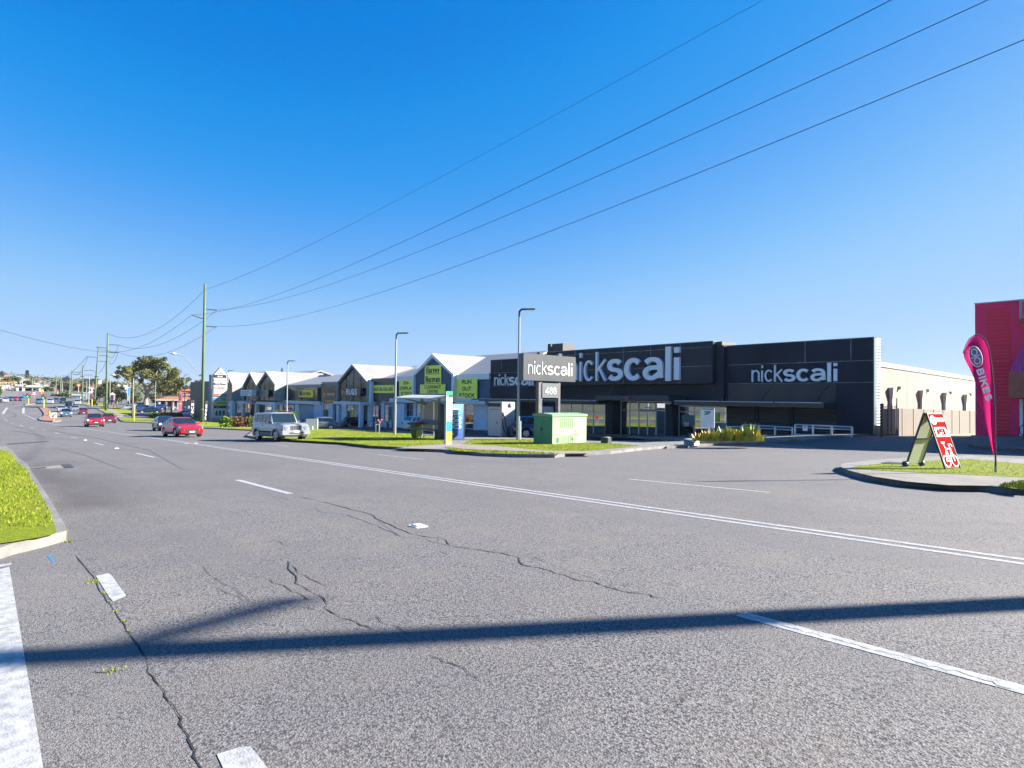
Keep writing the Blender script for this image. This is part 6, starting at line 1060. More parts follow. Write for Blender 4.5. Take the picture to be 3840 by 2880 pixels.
# ---- 3P parking sign
p = G(2655, 1650, .13); PK3 = thing('parking_sign', (p.x, p.y, gz(p.x, p.y)), 'white 3P parking sign on a grey post in the yellow-leaved garden bed', 'parking sign')
q = MB(); q.tube([(p.x, p.y, p.z - .1), (p.x, p.y, FY(2655, 1532, p.y).z)], .05, 8); q.build('post', GREYM, PK3)
Ys = p.y - .08; b = board(PK3, 2627, 1531, 2679, 1605, Ys, mat('notice_white', (.68, .68, .74), .4), 'sign_plate', .025); cap_text(b, '3P', 2640, 1556, 25, 15, Ys, mat('ink_green', (.0, .2, .1), .5), .21, 'sign_lettering'); q = MB()
for (x0, y0, x1, y1) in ((2630, 1532.5, 2676, 1536.5), (2631, 1573, 2675, 1575)): a = FY(x0, y0, Ys); c_ = FY(x1, y1, Ys); q.box((a.x, Ys - .008, c_.z), (c_.x, Ys - .002, a.z))
q.build('sign_bars', mat('ink_navy', (.03, .05, .12), .5), b); q = MB()
for k in range(7): 
    for x0 in (2632, 2655): a = FY(x0, 1579 + k * 3.3, Ys); c_ = FY(x0 + 18, 1580 + k * 3.3, Ys); q.box((a.x, Ys - .006, c_.z), (c_.x, Ys - .002, a.z))
for yy_ in (1559, 1564, 1568): a = FY(2640, yy_, Ys); c_ = FY(2666, yy_ + 1.2, Ys); q.box((a.x, Ys - .006, c_.z), (c_.x, Ys - .002, a.z))
q.build('small_print', mat('ink_grey', (.25, .28, .32), .6), b)
# ---- garden bed
gb = [(p.x, p.y) for p in GL([(2608, 1662), (2700, 1661), (2800, 1659), (2868, 1657), (2872, 1653), (2840, 1649), (2740, 1650), (2650, 1653), (2610, 1656)], .13)]
mb = MB(); slab(mb, gb, .1, .3, 1.5, 1.5); GBD = tag(mb.build('garden_bed', mat('limestone_block', (.6, .52, .42), .9, var=.25, scale=2.5, bump=.4, bscale=12)), 'low pale limestone garden bed wall under the spiky yellow plants', 'garden bed'); mb = MB(); slab(mb, inset(gb, .25), .405, 0, 1.5, 1.5); tag(mb.build('soil', mat('soil', (.12, .08, .05), .95, var=.3)), kind='structure')
random.seed(11); LEAFS = [mat('spiky_leaf_a', (.8, .7, .05), .5), mat('spiky_leaf_b', (.4, .46, .04), .5), mat('spiky_leaf_c', (.9, .5, .05), .5)]
def spiky(px, py, h, n, lab, m):
    p = G(px, py, .3); t = thing('garden_plant', (p.x, p.y, H(p.x, p.y) + .36), lab, 'plant', 'spiky plants in the garden bed'); q = MB()
    for i in range(n):
        a = random.uniform(0, 6.28); r_ = random.uniform(0, .42); x, y = r_ * math.cos(a), r_ * math.sin(a) * .7; hh_ = h * random.uniform(.45, 1.1); wd_ = .05 + .03 * random.random(); b = random.uniform(0, 3.14); lx, ly = x * .6 + random.uniform(-.12, .12), y * .6
        cx_, cy_ = math.cos(b) * wd_, math.sin(b) * wd_; q.add([(x - cx_ * .4, y - cy_ * .4, 0), (x + cx_ * .4, y + cy_ * .4, 0), (x + lx * .5 + cx_, y + ly * .5 + cy_, hh_ * .5), (x + lx * .5 - cx_, y + ly * .5 - cy_, hh_ * .5), (x + lx, y + ly, hh_)], [(0, 1, 2, 3), (3, 2, 4)])
    q.build('leaves', LEAFS[m], t, local=True); q2 = MB()
    for i in range(n // 2):
        a = random.uniform(0, 6.28); x, y = .3 * math.cos(a), .25 * math.sin(a); hh_ = h * random.uniform(.3, .75); q2.add([(x - .05, y, 0), (x + .05, y, 0), (x * 1.4, y * 1.4, hh_)], [(0, 1, 2)])
    q2.build('young_leaves', LEAFS[(m + 1) % 3], t, local=True)
for i, (px, h, m) in enumerate(((2625, .75, 2), (2645, .7, 0), (2668, .95, 0), (2684, .8, 2), (2709, 1.0, 1), (2728, 1.05, 0), (2745, 1.2, 1), (2760, .95, 2), (2775, 1.0, 0), (2795, .95, 1), (2815, 1.5, 1), (2832, .9, 0))):
    spiky(px, 1657, h * .6, 46, 'spiky yellow-green plant in the limestone bed, ' + ['leftmost of twelve', 'second from the left', 'just left of the parking sign post', 'just right of the parking sign post', 'first past the gap right of the sign', 'second past the gap, yellow', 'tall pointed one near the middle', 'orange-tinged near the middle', 'yellow, right of the middle', 'green, fourth from the right end', 'tallest, near the right end', 'rightmost of the bed'][i], m)
p = G(2583, 1668, .13); GR = thing('concrete_block', (p.x, p.y, gz(p.x, p.y) - .05), 'pale concrete block sprayed with black graffiti beside the garden bed', 'concrete block'); wd_ = (FY(2603, 1650, p.y).x - FY(2563, 1650, p.y).x) / 2; ht = FY(2583, 1647, p.y).z - GR.location.z; q = MB(); q.box((-wd_, 0, 0), (wd_, .5, ht)); q.build('block', mat('block_grey', (.5, .55, .58), .8), GR, local=True, bevel=.02)
q = MB(); random.seed(4)
for k in range(5): c_ = Vector((-wd_ * .7 + k * wd_ * .32, -.012, ht * (.62 - .08 * k))); q.tube([c_ + Vector((wd_ * .16 * math.cos(R(a_)), 0, ht * .26 * math.sin(R(a_)))) for a_ in range(0, 320, 40)], .02, 4)
q.build('graffiti', INK, GR, local=True)
p = G(2273, 1664, .1); UB = thing('utility_box', (p.x, p.y, gz(p.x, p.y) - .03), 'small black utility box on the verge edge right of the green cabinet', 'utility box'); q = MB(); q.box((-.26, -.18, 0), (.26, .18, .36)); q.build('box', INK, UB, local=True, bevel=.03); q = MB(); q.box((-.1, -.15, .362), (.2, .12, .385)); q.build('label_plate', mat('box_top', (.5, .45, .4), .6), UB, local=True)
q = MB(); q.box((-.2, -.1, .005), (.2, .1, .02)); o = q.build('pit_lid', DARK, local=True); p = G(3358, 1739, .13); o.location = (p.x, p.y, gz(p.x, p.y)); o.scale = (1.6, 3, 1); tag(o, 'dark flat pit lid in the grass left of the sandwich board', 'pit lid')
# ---- small posts and boards on the verge
def post(name, px, py, top, r_, m, lab, cat, Xo=None, off=.13, group=None):
    p = G(px, py, off); h = FX(px, top, p.x).z - (H(p.x, p.y) + off); t = thing(name, (p.x, p.y, H(p.x, p.y) + off - .03), lab, cat, group); q = MB(); q.tube([(0, 0, 0), (0, 0, h)], r_, 8); q.build('post', m, t, local=True); return t, h
t, h = post('verge_sign', 1190, 1610, 1569, .06, WHITE, 'clear-faced notice board on a white post before the grey hatchback', 'sign'); q = MB(); q.box((-.03, -1.35, h - 1.75), (.02, -.06, h)); q.build('notice_face', mat('notice_bluegrey', (.16, .2, .22), .15), t, local=True)
t, h = post('short_post', 1172, 1611, 1597, .06, WHITE, 'short white post left of the notice board post', 'post')
pa = FY(1026, 1537, 40); YB = thing('yellow_banner', (pa.x, 40, H(pa.x, 40)), 'long yellow banner board showing above the silver four-wheel drive', 'banner'); a = FY(1026, 1537, 40); b = FY(1113, 1600, 40); q = MB(); q.box((a.x, 40, -3.2), (b.x, 40.05, a.z)); o = q.build('banner_face', mat('banner_bright', (.75, .8, .03), .5), YB); q = MB()
for x0, x1, y0, y1 in ((1042, 1088, 1542, 1549), (1094, 1104, 1550, 1562)): a = FY(x0, y0, 39.99); b = FY(x1, y1, 39.99); q.box((a.x, 39.98, b.z), (b.x, 39.998, a.z))
q.build('banner_ink', INK, o)
for px in (1024, 1116, 1120): p = FY(px, 1534, 40); q = MB(); q.tube([(p.x, 40.1, H(p.x, 40)), (p.x, 40.1, p.z)], .07, 6); q.build('banner_post', WHITE, YB)
# ---- sandwich board
bl_, br_, bb_ = G(3433, 1747, .13), G(3536, 1760, .13), G(3579, 1757, .13)
AF = thing('sandwich_board', ((bl_.x + br_.x) / 2 + .1, (bl_.y + br_.y) / 2, gz((bl_.x + br_.x) / 2, (bl_.y + br_.y) / 2)), 'red sandwich board reading OPEN with a white bicycle drawing', 'sandwich board', rz=R(-15)); Wd, Hh_, Sp = .72, 1.5, .5
RB = mat('board_red', (.62, .012, .012), .95, spec=.02); 
def apan(sg, u, v, o): x = sg * (Sp * (1 - v) + .03) + sg * o * .95; return (x, -Wd / 2 + Wd * u, Hh_ * v + .04 + o * .3)
def aq(nm, m, sg, u0, v0, u1, v1, o0, o1, par): q = MB(); P_ = [apan(sg, u0, v0, o0), apan(sg, u1, v0, o0), apan(sg, u1, v1, o0), apan(sg, u0, v1, o0)]; P2 = [apan(sg, u0, v0, o1), apan(sg, u1, v0, o1), apan(sg, u1, v1, o1), apan(sg, u0, v1, o1)]; q.add(P_ + P2, [(0, 3, 2, 1), (4, 5, 6, 7), (0, 1, 5, 4), (1, 2, 6, 5), (2, 3, 7, 6), (3, 0, 4, 7)]); return q.build(nm, m, par, local=True)
pr = aq('red_panel', RB, 1, .03, .03, .97, .99, 0, .02, AF); aq('plain_panel', mat('board_inner', (.5, .55, .42), .4), -1, .03, .03, .97, .99, 0, .02, AF)
for sg in (1, -1):
    for u0, u1 in ((0, .035), (.965, 1)): aq('frame_side', INK, sg, u0, 0, u1, 1, -.02, .03, AF)
    aq('frame_rail', INK, sg, .035, .5, .965, .53, -.03, -.004, AF); aq('frame_rail', INK, sg, .035, .985, .965, 1.01, -.03, .025, AF)
for y in (-Wd/2 - .02, Wd/2 + .02): q = MB(); q.tube([(-Sp - .04, y - .04, .07), (-Sp - .04, y + .04, .07)], .085, 12); q.build('wheel', mat('wheel_navy', (.02, .05, .15), .5), AF, local=True)
def apt(u, v, o=.028): return Vector(apan(1, u, v, o))
O0 = apt(0, 0); ru = (apt(1, 0) - apt(0, 0)).normalized(); uu = (apt(0, 1) - apt(0, 0)).normalized(); nn_ = ru.cross(uu)
def stroke(q, pts, w=.02, closed=False, o=.026):
    P_ = [apt(*p_, o) for p_ in pts]; P_ = P_ + ([P_[0]] if closed else [])
    for i_, (a_, b_) in enumerate(zip(P_[:-1], P_[1:])): d_ = (b_ - a_).normalized(); s_ = d_.cross(nn_).normalized() * w * 1.15; e_ = nn_ * .0006 * (i_ % 3); q.quad(a_ - s_ - d_ * w * .5 + e_, b_ - s_ + d_ * w * .5 + e_, b_ + s_ + d_ * w * .5 + e_, a_ + s_ - d_ * w * .5 + e_)
q = MB(); cpts = lambda cu, cv, ru_, rv_, n=16: [(cu + ru_ * math.cos(2 * math.pi * k / n), cv + rv_ * math.sin(2 * math.pi * k / n)) for k in range(n)]
q.prism([apt(*c_) for c_ in cpts(.24, .87, .18, .085)], nn_ * 0, nn_ * .004); lg = q.build('logo_disc', WHITE, pr, local=True); q = MB(); stroke(q, cpts(.19, .885, .05, .022, 10), .01, True, .036); stroke(q, cpts(.3, .885, .05, .022, 10), .01, True, .036); stroke(q, [(.24, .885), (.2, .845)], .01, False, .036); stroke(q, [(.35, .885), (.31, .845)], .01, False, .036); q.build('logo_nines', INK, lg, local=True)
q = MB(); letters(q, 'BIKES', apt(.44, .84, .0205), ru, uu, nn_, .12, .026, width=Wd * .5, track=.012, depth=.004); q.build('board_lettering', WHITE, pr, local=True)
q = MB(); q.prism([apt(*c_) for c_ in ((.12, .565), (.95, .565), (.98, .66), (.8, .74), (.12, .74))], nn_ * 0, nn_ * .004); ar_ = q.build('arrow_panel', WHITE, pr, local=True); q = MB(); letters(q, 'OPEN', apt(.22, .6, .0335), ru, uu, nn_, .18, .036, width=Wd * .52, track=.02, depth=.003); q.build('board_lettering', RB, ar_, local=True)
q = MB(); stroke(q, cpts(.25, .13, .2, .1), .014, True); stroke(q, cpts(.75, .13, .2, .1), .014, True); stroke(q, [(.25, .13), (.42, .35), (.72, .35), (.75, .13)], .014); stroke(q, [(.25, .13), (.5, .14), (.72, .35)], .014); stroke(q, [(.5, .14), (.42, .35), (.36, .46)], .014); stroke(q, [(.28, .465), (.46, .465)], .02); stroke(q, [(.72, .35), (.68, .43), (.82, .43), (.88, .39)], .014); q.build('bicycle_drawing', WHITE, pr, local=True)
# ---- feather flag
fp_ = G(3735, 1772, .13); FL = thing('feather_flag', (fp_.x, fp_.y, gz(fp_.x, fp_.y) - .02), 'tall pink teardrop flag reading BIKES beside the sandwich board', 'flag'); dep = (fp_ - EYE).dot(fwd)
def fpt(x, y, o=0): p = FD(3560 + x / 2.371, 1050 + y / 2.371, dep); return p - fh * o - FL.location
pole_ = [(412, 1655), (410, 1500), (405, 1200), (395, 950), (375, 750), (355, 610), (322, 530), (275, 490), (230, 486), (178, 522), (145, 580), (122, 643)]
q = MB(); q.tube([fpt(*c_) for c_ in pole_], [.022, .02, .016, .014, .012, .01, .01, .01, .01, .009, .008, .007], 8); q.build('flag_pole', INK, FL, local=True); q = MB(); q.tube([fpt(412, 1720), fpt(412, 1655)], .03, 8); q.build('ground_spike', GREYM, FL, local=True)
lead = [(404, 1555), (404, 1380), (400, 1200), (391, 950), (371, 750), (350, 612), (318, 534), (273, 496), (230, 492), (182, 527), (150, 584), (126, 643)]; trail = [(400, 1552), (350, 1380), (293, 1190), (252, 1060), (232, 940), (203, 850), (180, 790), (165, 750), (150, 715), (141, 690), (133, 668), (125, 645)]
PF = bpy.data.materials.new('flag_pink'); PF.use_nodes = True; n = PF.node_tree.nodes; l = PF.node_tree.links; n.clear(); df = n.new('ShaderNodeBsdfDiffuse'); df.inputs[0].default_value = (.5, .02, .13, 1); ts_ = n.new('ShaderNodeBsdfTranslucent'); ts_.inputs[0].default_value = (.55, .02, .15, 1); ms = n.new('ShaderNodeMixShader'); ms.inputs[0].default_value = .45; ou = n.new('ShaderNodeOutputMaterial'); l.new(df.outputs[0], ms.inputs[1]); l.new(ts_.outputs[0], ms.inputs[2]); l.new(ms.outputs[0], ou.inputs[0])
q = MB(); NC = 7; G_ = []
for i in range(len(lead)):
    for j in range(NC): t_ = j / (NC - 1); x = lead[i][0] + (trail[i][0] - lead[i][0]) * t_; y = lead[i][1] + (trail[i][1] - lead[i][1]) * t_; q.v.append(tuple(fpt(x, y, .035 * math.sin(t_ * 5 + i * .7) * (1 if 0 < j else 0))))
for i in range(len(lead) - 1):
    for j in range(NC - 1): q.f.append((i*NC+j, i*NC+j+1, (i+1)*NC+j+1, (i+1)*NC+j))
cl_ = q.build('flag_cloth', PF, FL, local=True, smooth=True)
PL_ = mat('flag_print', (1.2, 1.1, 1.25), .7); q = MB(); d_ = (fpt(338, 1062, .06) - fpt(250, 775, .06)); hl = d_.length; rv_ = d_.normalized(); nv_ = -Vector(fh); uv_ = nv_.cross(rv_); letters(q, 'BIKES', fpt(222, 800, .06), rv_, uv_, nv_, .19, .045, width=hl * .98, track=.03, depth=.003); q.build('flag_lettering', PL_, cl_, local=True)
q = MB(); c0_ = fpt(218, 682, .06); e1 = (fpt(250, 770, .06) - c0_); e2 = (fpt(268, 660, .06) - c0_); el = [c0_ + e1 * math.cos(a_) + e2 * math.sin(a_) for a_ in [k * math.pi / 10 for k in range(21)]]; q.prism(el[:-1], nv_ * 0, nv_ * .003); dk = q.build('flag_logo_disc', mat('flag_dark', (.3, .2, .32), .7), cl_, local=True); q = MB(); q.tube(el, .012, 4, False)
for s_ in (-.42, .42):
    cc = c0_ + e1 * s_ + nv_ * .006; q.tube([cc + e1 * .3 * math.cos(R(k)) + e2 * .48 * math.sin(R(k)) for k in range(0, 361, 30)], .014, 4, False)
q.tube([c0_ + e2 * .8 + nv_ * .006, c0_ - e2 * .8 + nv_ * .006], .012, 4); q.build('flag_logo_lines', PL_, dk, local=True)
# ---- lamp posts of the car park
LPM = mat('lamp_post_grey', (.45, .5, .55), .4, .4); LPD = mat('lamp_head_dark', (.04, .06, .09), .4)
def lamp_post(px, py, top, lab, off=.1, dirx=.75, diry=.66, name='lamp_post'):
    p = G(px, py, off); h = FX(px, top, p.x).z - H(p.x, p.y) - off; t = thing(name, (p.x, p.y, H(p.x, p.y) + off - .05), lab, 'lamp post', 'lamp posts of the shop car park')
    q = MB(); q.tube([(0, 0, 0), (0, 0, h * .3), (0, 0, h * .301), (0, 0, h - .5)], [.12, .12, .085, .07], 10); q.build('post', LPM, t, local=True); q = MB(); q.tube([(0, 0, h - .5), (0, 0, h - .12), (dirx * .15, diry * .15, h)], .065, 8); q.build('bracket', LPD, t, local=True)
    M = Matrix.Translation((dirx * .62, diry * .62, h + .02)) @ Matrix.Rotation(math.atan2(diry, dirx), 4, 'Z'); q = MB(); q.box((-.5, -.16, -.05), (.42, .16, .035), M); q.build('lamp_head', LPD, t, local=True, bevel=.015); q = MB(); q.box((-.15, -.12, -.066), (.38, .12, -.052), M); q.build('lamp_lens', LETW, t, local=True); return t
lamp_post(1942, 1650, 1157, 'tallest-looking grey lamp post, in front of the black showroom'); lamp_post(1480, 1630, 1247, 'grey lamp post left of the bus shelter, between the rug shop and navy gable'); lamp_post(1074, 1600, 1352, 'grey lamp post rising behind the silver four-wheel drive')
lamp_post(852, 1577, 1388, 'grey lamp post at the right edge of the tall tenant sign'); lamp_post(690, 1557, 1405, 'grey lamp post standing left of the green power pole'); lamp_post(581, 1546, 1424, 'grey lamp post in front of the large gum tree trunk')
b_ = FX(1958, 1520, -33.1)
t, h = post('cable_post', 1951, 1650, 1577, .06, WHITE, 'short white post against the foot of the tall lamp post', 'post')
# ---- flags, bollards, signals around the junction
def banner(px, py, top, w_px, col, lab, txt=None, lean=0, off=.13):
    p = G(px, py, off); z0 = H(p.x, p.y) + off; h = FX(px, top, p.x).z - z0; t = thing('banner_flag', (p.x, p.y, z0), lab, 'flag'); q = MB(); q.tube([(0, 0, -.05), (0, lean * h, h)], .04, 6); q.build('pole', DARK, t, local=True); wm = w_px * (EYE - p).length / 2600; q = MB(); q.add([(0, lean * h * .15 - wm, h * .15), (0, lean * h * .15, h * .15), (0, lean * h, h), (0, lean * h - wm, h)], [(0, 1, 2, 3)]); q2 = MB(); q2.prism(q.v, (0, 0, 0), (.03, 0, 0)); o = q2.build('cloth', mat('banner_%d' % int(col[0] * 1000), col, .7), t, local=True)
    if txt:
        hl_ = h * .13
        for i, c_ in enumerate(txt): q = MB(); z = h * (.78 - i * .17); letters(q, c_, (.032, lean * z - wm * .8, z - hl_ * .5), (0, 1, 0), (0, 0, 1), (1, 0, 0), hl_, hl_ * .17, width=wm * .6, depth=.02); q.build('flag_letter', LETW, o, local=True)
banner(728, 1580, 1500, 13, (.05, .03, .07), 'dark purple banner flag with vertical white RUGS, left of the power pole', 'RUGS'); banner(772, 1592, 1503, 8, (.06, .03, .08), 'leaning dark purple banner flag with white letters beside the tenant sign', 'RUGS', .06)
banner(620, 1560, 1503, 4, (.18, .02, .06), 'thin maroon banner flag over the orange hedge, left one', None, .05); banner(640, 1563, 1500, 4, (.19, .02, .06), 'thin maroon banner flag over the orange hedge, leaning right', None, .14)
YP = mat('post_yellow', (.8, .45, .03), .5)
post('yellow_post', 502, 1579, 1519, .12, mat('bollard_yellow', (.85, .62, .03), .5), 'bright yellow post on the grass left of the dark blue sedan', 'post')
JG = 'yellow posts around the junction corner'
post('yellow_post', 389, 1532, 1485, .12, YP, 'tall yellow post left of the thick green pole at the junction', 'post', group=JG); post('yellow_post', 427, 1530, 1502, .12, YP, 'yellow post at the foot of the small gabled sign', 'post', group=JG); post('yellow_post', 439, 1532, 1505, .12, YP, 'yellow post rightmost at the junction corner', 'post', group=JG); post('yellow_post', 403, 1528, 1493, .11, YP, 'yellow post just right of the thick green pole', 'post', group=JG)
def signal(px, py, topp, lab, state, w=.36, off=.15):
    p = G(px, py, off); z0 = H(p.x, p.y) + off; hT = FX(px, topp, p.x).z - z0; t = thing('traffic_light', (p.x, p.y, z0 - .03), lab, 'traffic light'); q = MB(); q.tube([(0, 0, 0), (0, 0, hT - 1.3)], .2, 8); q.build('post', YP, t, local=True); q = MB(); q.box((-.2, -.55, hT - 1.45), (.2, .55, hT)); q.build('signal_head', INK, t, local=True, bevel=.03)
    for nm, y, z, c_ in (('red_lamp', .2, hT - .35, (1, .03, .03)), ('green_lamp', -.2, hT - 1.05, (.05, 1, .35))):
        if nm[:3] in state: q = MB(); q.tube([(.2, y, z), (.24, y, z)], .17, 10); q.build(nm, mat(nm, c_, .4, emit=.5), t, local=True)
    return t
signal(163.5, 1529, 1478, 'traffic light on the near brick island, red arrow and green lamp lit', 'redgre'); signal(105, 1516, 1474, 'traffic light on the far small island, red arrow and green lamp lit', 'redgre'); signal(344, 1522, 1479, 'traffic light at the far grass corner showing red', 'red'); signal(404, 1529, 1490, 'green traffic light partly hidden by the thick green pole', 'gre')
signal(18, 1505, 1489, 'distant traffic light at left showing green, left of a pair', 'gre'); signal(27, 1505, 1487, 'distant traffic light at left showing green, right of a pair', 'gre')
p = G(201, 1577, .15); KL = thing('keep_left_sign', (p.x, p.y, H(p.x, p.y) + .15), 'square white sign with a black arrow on the brick island nose', 'road sign'); q = MB(); q.tube([(0, 0, 0), (0, 0, .5)], .12, 8); q.build('post', YP, KL, local=True); q = MB(); q.box((-.03, -.42, .42), (.03, .42, 1.25)); o = q.build('plate', WHITE, KL, local=True); q = MB(); q.prism([(.031, -.3, .6), (.031, -.2, .52), (.031, .15, .86), (.031, .28, .8), (.031, .3, 1.1), (.031, .0, 1.02), (.031, .06, .94)], (0, 0, 0), (.012, 0, 0)); q.build('arrow', INK, o, local=True)
post('yellow_post', 184, 1560, 1540, .16, YP, 'short yellow bollard in the middle of the brick island', 'bollard', off=.15)
# ================================================================== POWER POLES, STREET LIGHTS, WIRES
PGR = mat('green_pole', (.1, .2, .07), .85, var=.35, scale=1.2, col2=(.17, .21, .12), stretch=(1, 1, .15)); WOOD = mat('grey_timber', (.3, .27, .22), .85, var=.3, scale=1.5); INS = mat('insulator', (.05, .06, .07), .4); WIRE = mat('wire', (.02, .025, .035), .5)
def power_pole(base, h, lab, r0=.27, r1=.19, lean=(0, 0), ins=(), m=None, group='green power poles along the far verge', ins_local=True):
    t = thing('power_pole', base, lab, 'power pole', group); tip = Vector((lean[0], lean[1], h)); q = MB(); q.tube([(0, 0, -.2), tip * .5, tip], [r0, (r0 + r1) / 2, r1], 12); q.build('pole', m or PGR, t, local=True, smooth=True); q = MB(); q.tube([(0, 0, 2.2), (0, 0, 2.32)], r0 + .015, 12, False); q.build('metal_band', GREYM, t, local=True)
    for z, sy, ln, up_ in ins: c_ = tip * (z / h); q = MB(); q.tube([c_ + Vector((0, sy * .22, 0)), c_ + Vector((0, sy * .35, 0))], .04, 6); q.tube([c_ + Vector((0, sy * .35, 0)), c_ + Vector((0, sy * ln, up_))], .085, 8); q.build('insulator_arm', INS, t, local=True)
    return t
P1 = Vector((-116.45, 30.61, -3.45)); T1 = FX(768, 1064, P1.x).z - P1.z; zi = [FX(*c_, P1.x) for c_ in ((800, 1162), (757, 1194), (797, 1225))]
p1 = power_pole(P1, T1, 'large green timber power pole right beside the bright red sedan', ins=[(zi[0].z - P1.z, 1, 2.0, 0), (zi[1].z - P1.z, -1, 2.0, .45), (zi[2].z - P1.z, 1, 2.0, 0)])
P2 = Vector((5.4, 17.3, .14 + H(5.4, 17.3)))   # the pole whose long shadow crosses the foreground; it stands just outside the frame
p2 = power_pole(P2, 14.6, 'green timber power pole on the near right verge, out of frame', r0=.2, r1=.15, ins=[(12.3, 1, 1.8, 0), (11.5, -1, 1.7, .3), (10.85, 1, 2.1, .1), (9.15, 1, 2.0, .25)], group=None)
P3 = G(397, 1539, .1); T3 = FX(397, 1249, P3.x).z - P3.z; p3 = power_pole(P3, T3, 'green power pole second from the right, by the junction grass', r0=.33, r1=.2, ins=[(FX(405, 1292, P3.x).z - P3.z, 1, 2.6, 0), (FX(405, 1320, P3.x).z - P3.z, 1, 2.6, 0), (FX(390, 1305, P3.x).z - P3.z, -1, 2.6, .2)])
P4 = G(353, 1517, .1); tipx = FX(369.5, 1303, P4.x); power_pole(P4, tipx.z - P4.z, 'leaning green power pole left of the thick one at the junction', r0=.36, r1=.18, lean=(0, tipx.y - P4.y), ins=[(FX(366, 1333, P4.x).z - P4.z, 1, 3.2, 0), (FX(366, 1354, P4.x).z - P4.z, 1, 3.2, 0), (FX(364, 1340, P4.x).z - P4.z, -1, 3.2, 0)])
def pole_at(px, X, top, lab, r0=.3, ins=(), m=None):
    p = FX(px, 1500, X); z0 = H(X, p.y); h = FX(px, top, X).z - z0; return power_pole((X, p.y, z0), h, lab, r0=r0, r1=r0 * .6, ins=[(FX(px, y, X).z - z0, s_, 3.4, .1) for y, s_ in ins], m=m)
pole_at(308, -290, 1368, 'green power pole with cross arms left of the leaning pole', .33, ((1389, 1), (1397, -1), (1406, 1))); pole_at(267, -330, 1389, 'green power pole with faint cross arms above the white crossover', .33, ((1404, 1), (1411, -1)))
pole_at(225.5, -370, 1409, 'pale green power pole above the dark queue of cars, right of a pair', .36); pole_at(208, -400, 1406, 'darker green power pole, left of a pair near the curved lamp', .32); pole_at(118, -420, 1417, 'green power pole above the red and white service sign', .42); pole_at(346.5, -420, 1430, 'thin far green pole behind the leaning power pole', .3)
t = tp_ = pole_at(498, -150.9, 1418, 'weathered timber pole with a sloping lamp arm left of the gum tree', .17, m=WOOD); t['group'] = 'timber poles by the junction'; t = pole_at(411, -262, 1418, 'grey timber pole beside the small gabled sign', .22, m=WOOD); t['group'] = 'timber poles by the junction'
SLM = mat('street_light_steel', (.5, .54, .57), .4, .5)
def street_light(px, X, top, lab, heads=((1, 0),), r_=.14, armz=0, arml=2.2, base=None):
    y = FX(px, 1500, X).y; z0 = H(X, y); h = FX(px, top, X).z - z0; t = thing('street_light', (X, y, z0), lab, 'street light', 'steel street lights around the junction'); q = MB(); q.tube([(0, 0, 0), (0, 0, h)], [r_, r_ * .6], 8); q.build('post', SLM, t, local=True)
    for sy, dz in heads:
        q = MB(); q.tube([(0, 0, h - .1), (0, sy * arml * .5, h + armz + .2), (0, sy * arml, h + armz + .3 + dz)], .06, 6); q.build('arm', SLM, t, local=True); q = MB(); q.tube([(0, sy * (arml - .2), h + armz + .28 + dz), (0, sy * (arml + .5), h + armz + .36 + dz), (0, sy * (arml + 1.1), h + armz + .3 + dz)], [.1, .2, .08], 8); q.build('lamp_head', LPD, t, local=True)
    return t
street_light(333, -258, 1416, 'steel street light with two heads right of the cross-armed pole', ((1, .1), (-1, .1)), arml=1.6); street_light(324, -330, 1427, 'steel street light pole left of the two-headed one', ()); street_light(261, -340, 1427, 'steel pole touching the green pole with faint cross arms', ()); street_light(477, -262, 1438, 'steel pole left of the pair under the large gum', ()); street_light(486, -255, 1430, 'steel pole right of the pair under the large gum', ())
street_light(205, -390, 1447, 'street light with a curved arm by the pair of green poles', ((-1, .1),), arml=3, armz=.6); street_light(82, -410, 1412, 'pale steel pole above the left junction cars', ((-1, .2), (1, .2)), arml=1.4, r_=.2); street_light(232.5, -430, 1431, 'faint steel pole right of the pair of green poles', ())
# the long outreach lamp at the timber pole and the one at the large green pole
def outreach(pole, pts, head):
    q = MB(); q.tube(pts, .07, 6); arm = q.build('lamp_arm', SLM, pole); q = MB(); h_ = Vector(head); d_ = Vector((0, -.45, .05)); q.tube([h_ - d_, h_, h_ + d_ * 1.3], [.1, .2, .08], 8); q.build('lamp_head', SLM, arm); q = MB(); q.cbox(Vector(pts[0]), (.2, .3, .25)); q.build('bracket', DARK, arm)
X_ = P1.x; outreach(p1, [FX(750, 1408, X_), FX(735, 1390, X_), FX(715, 1365, X_), FX(698, 1345, X_), FX(685, 1332, X_), FX(672, 1328, X_), FX(660, 1326, X_)], FX(650, 1326, X_))
X_ = -150.9; outreach(tp_, [FX(497, 1440, X_), FX(475, 1428, X_), (FX(452, 1409, X_)), FX(444, 1405, X_), FX(434, 1405, X_)], FX(424, 1406, X_))
def wire(a, b, sag, lab, r_=.013, n=48, ends=True):
    a, b = Vector(a), Vector(b); q = MB(); t = tag(bpy.data.objects.new('tmp', None)) if 0 else None
    P_ = []
    for i in range(n + 1): s_ = i / n; p = a.lerp(b, s_); p.z -= 4 * sag * s_ * (1 - s_); P_.append(p)
    rs = [max(r_, .00021 * (p - EYE).length) for p in P_]; q.tube(P_, rs, 5); return tag(q.build('power_line', WIRE), lab, 'power line', 'power lines strung between the green poles')
tip2 = lambda sy, ln, z: (P2.x, P2.y + sy * ln, z)
y1p = P1.y
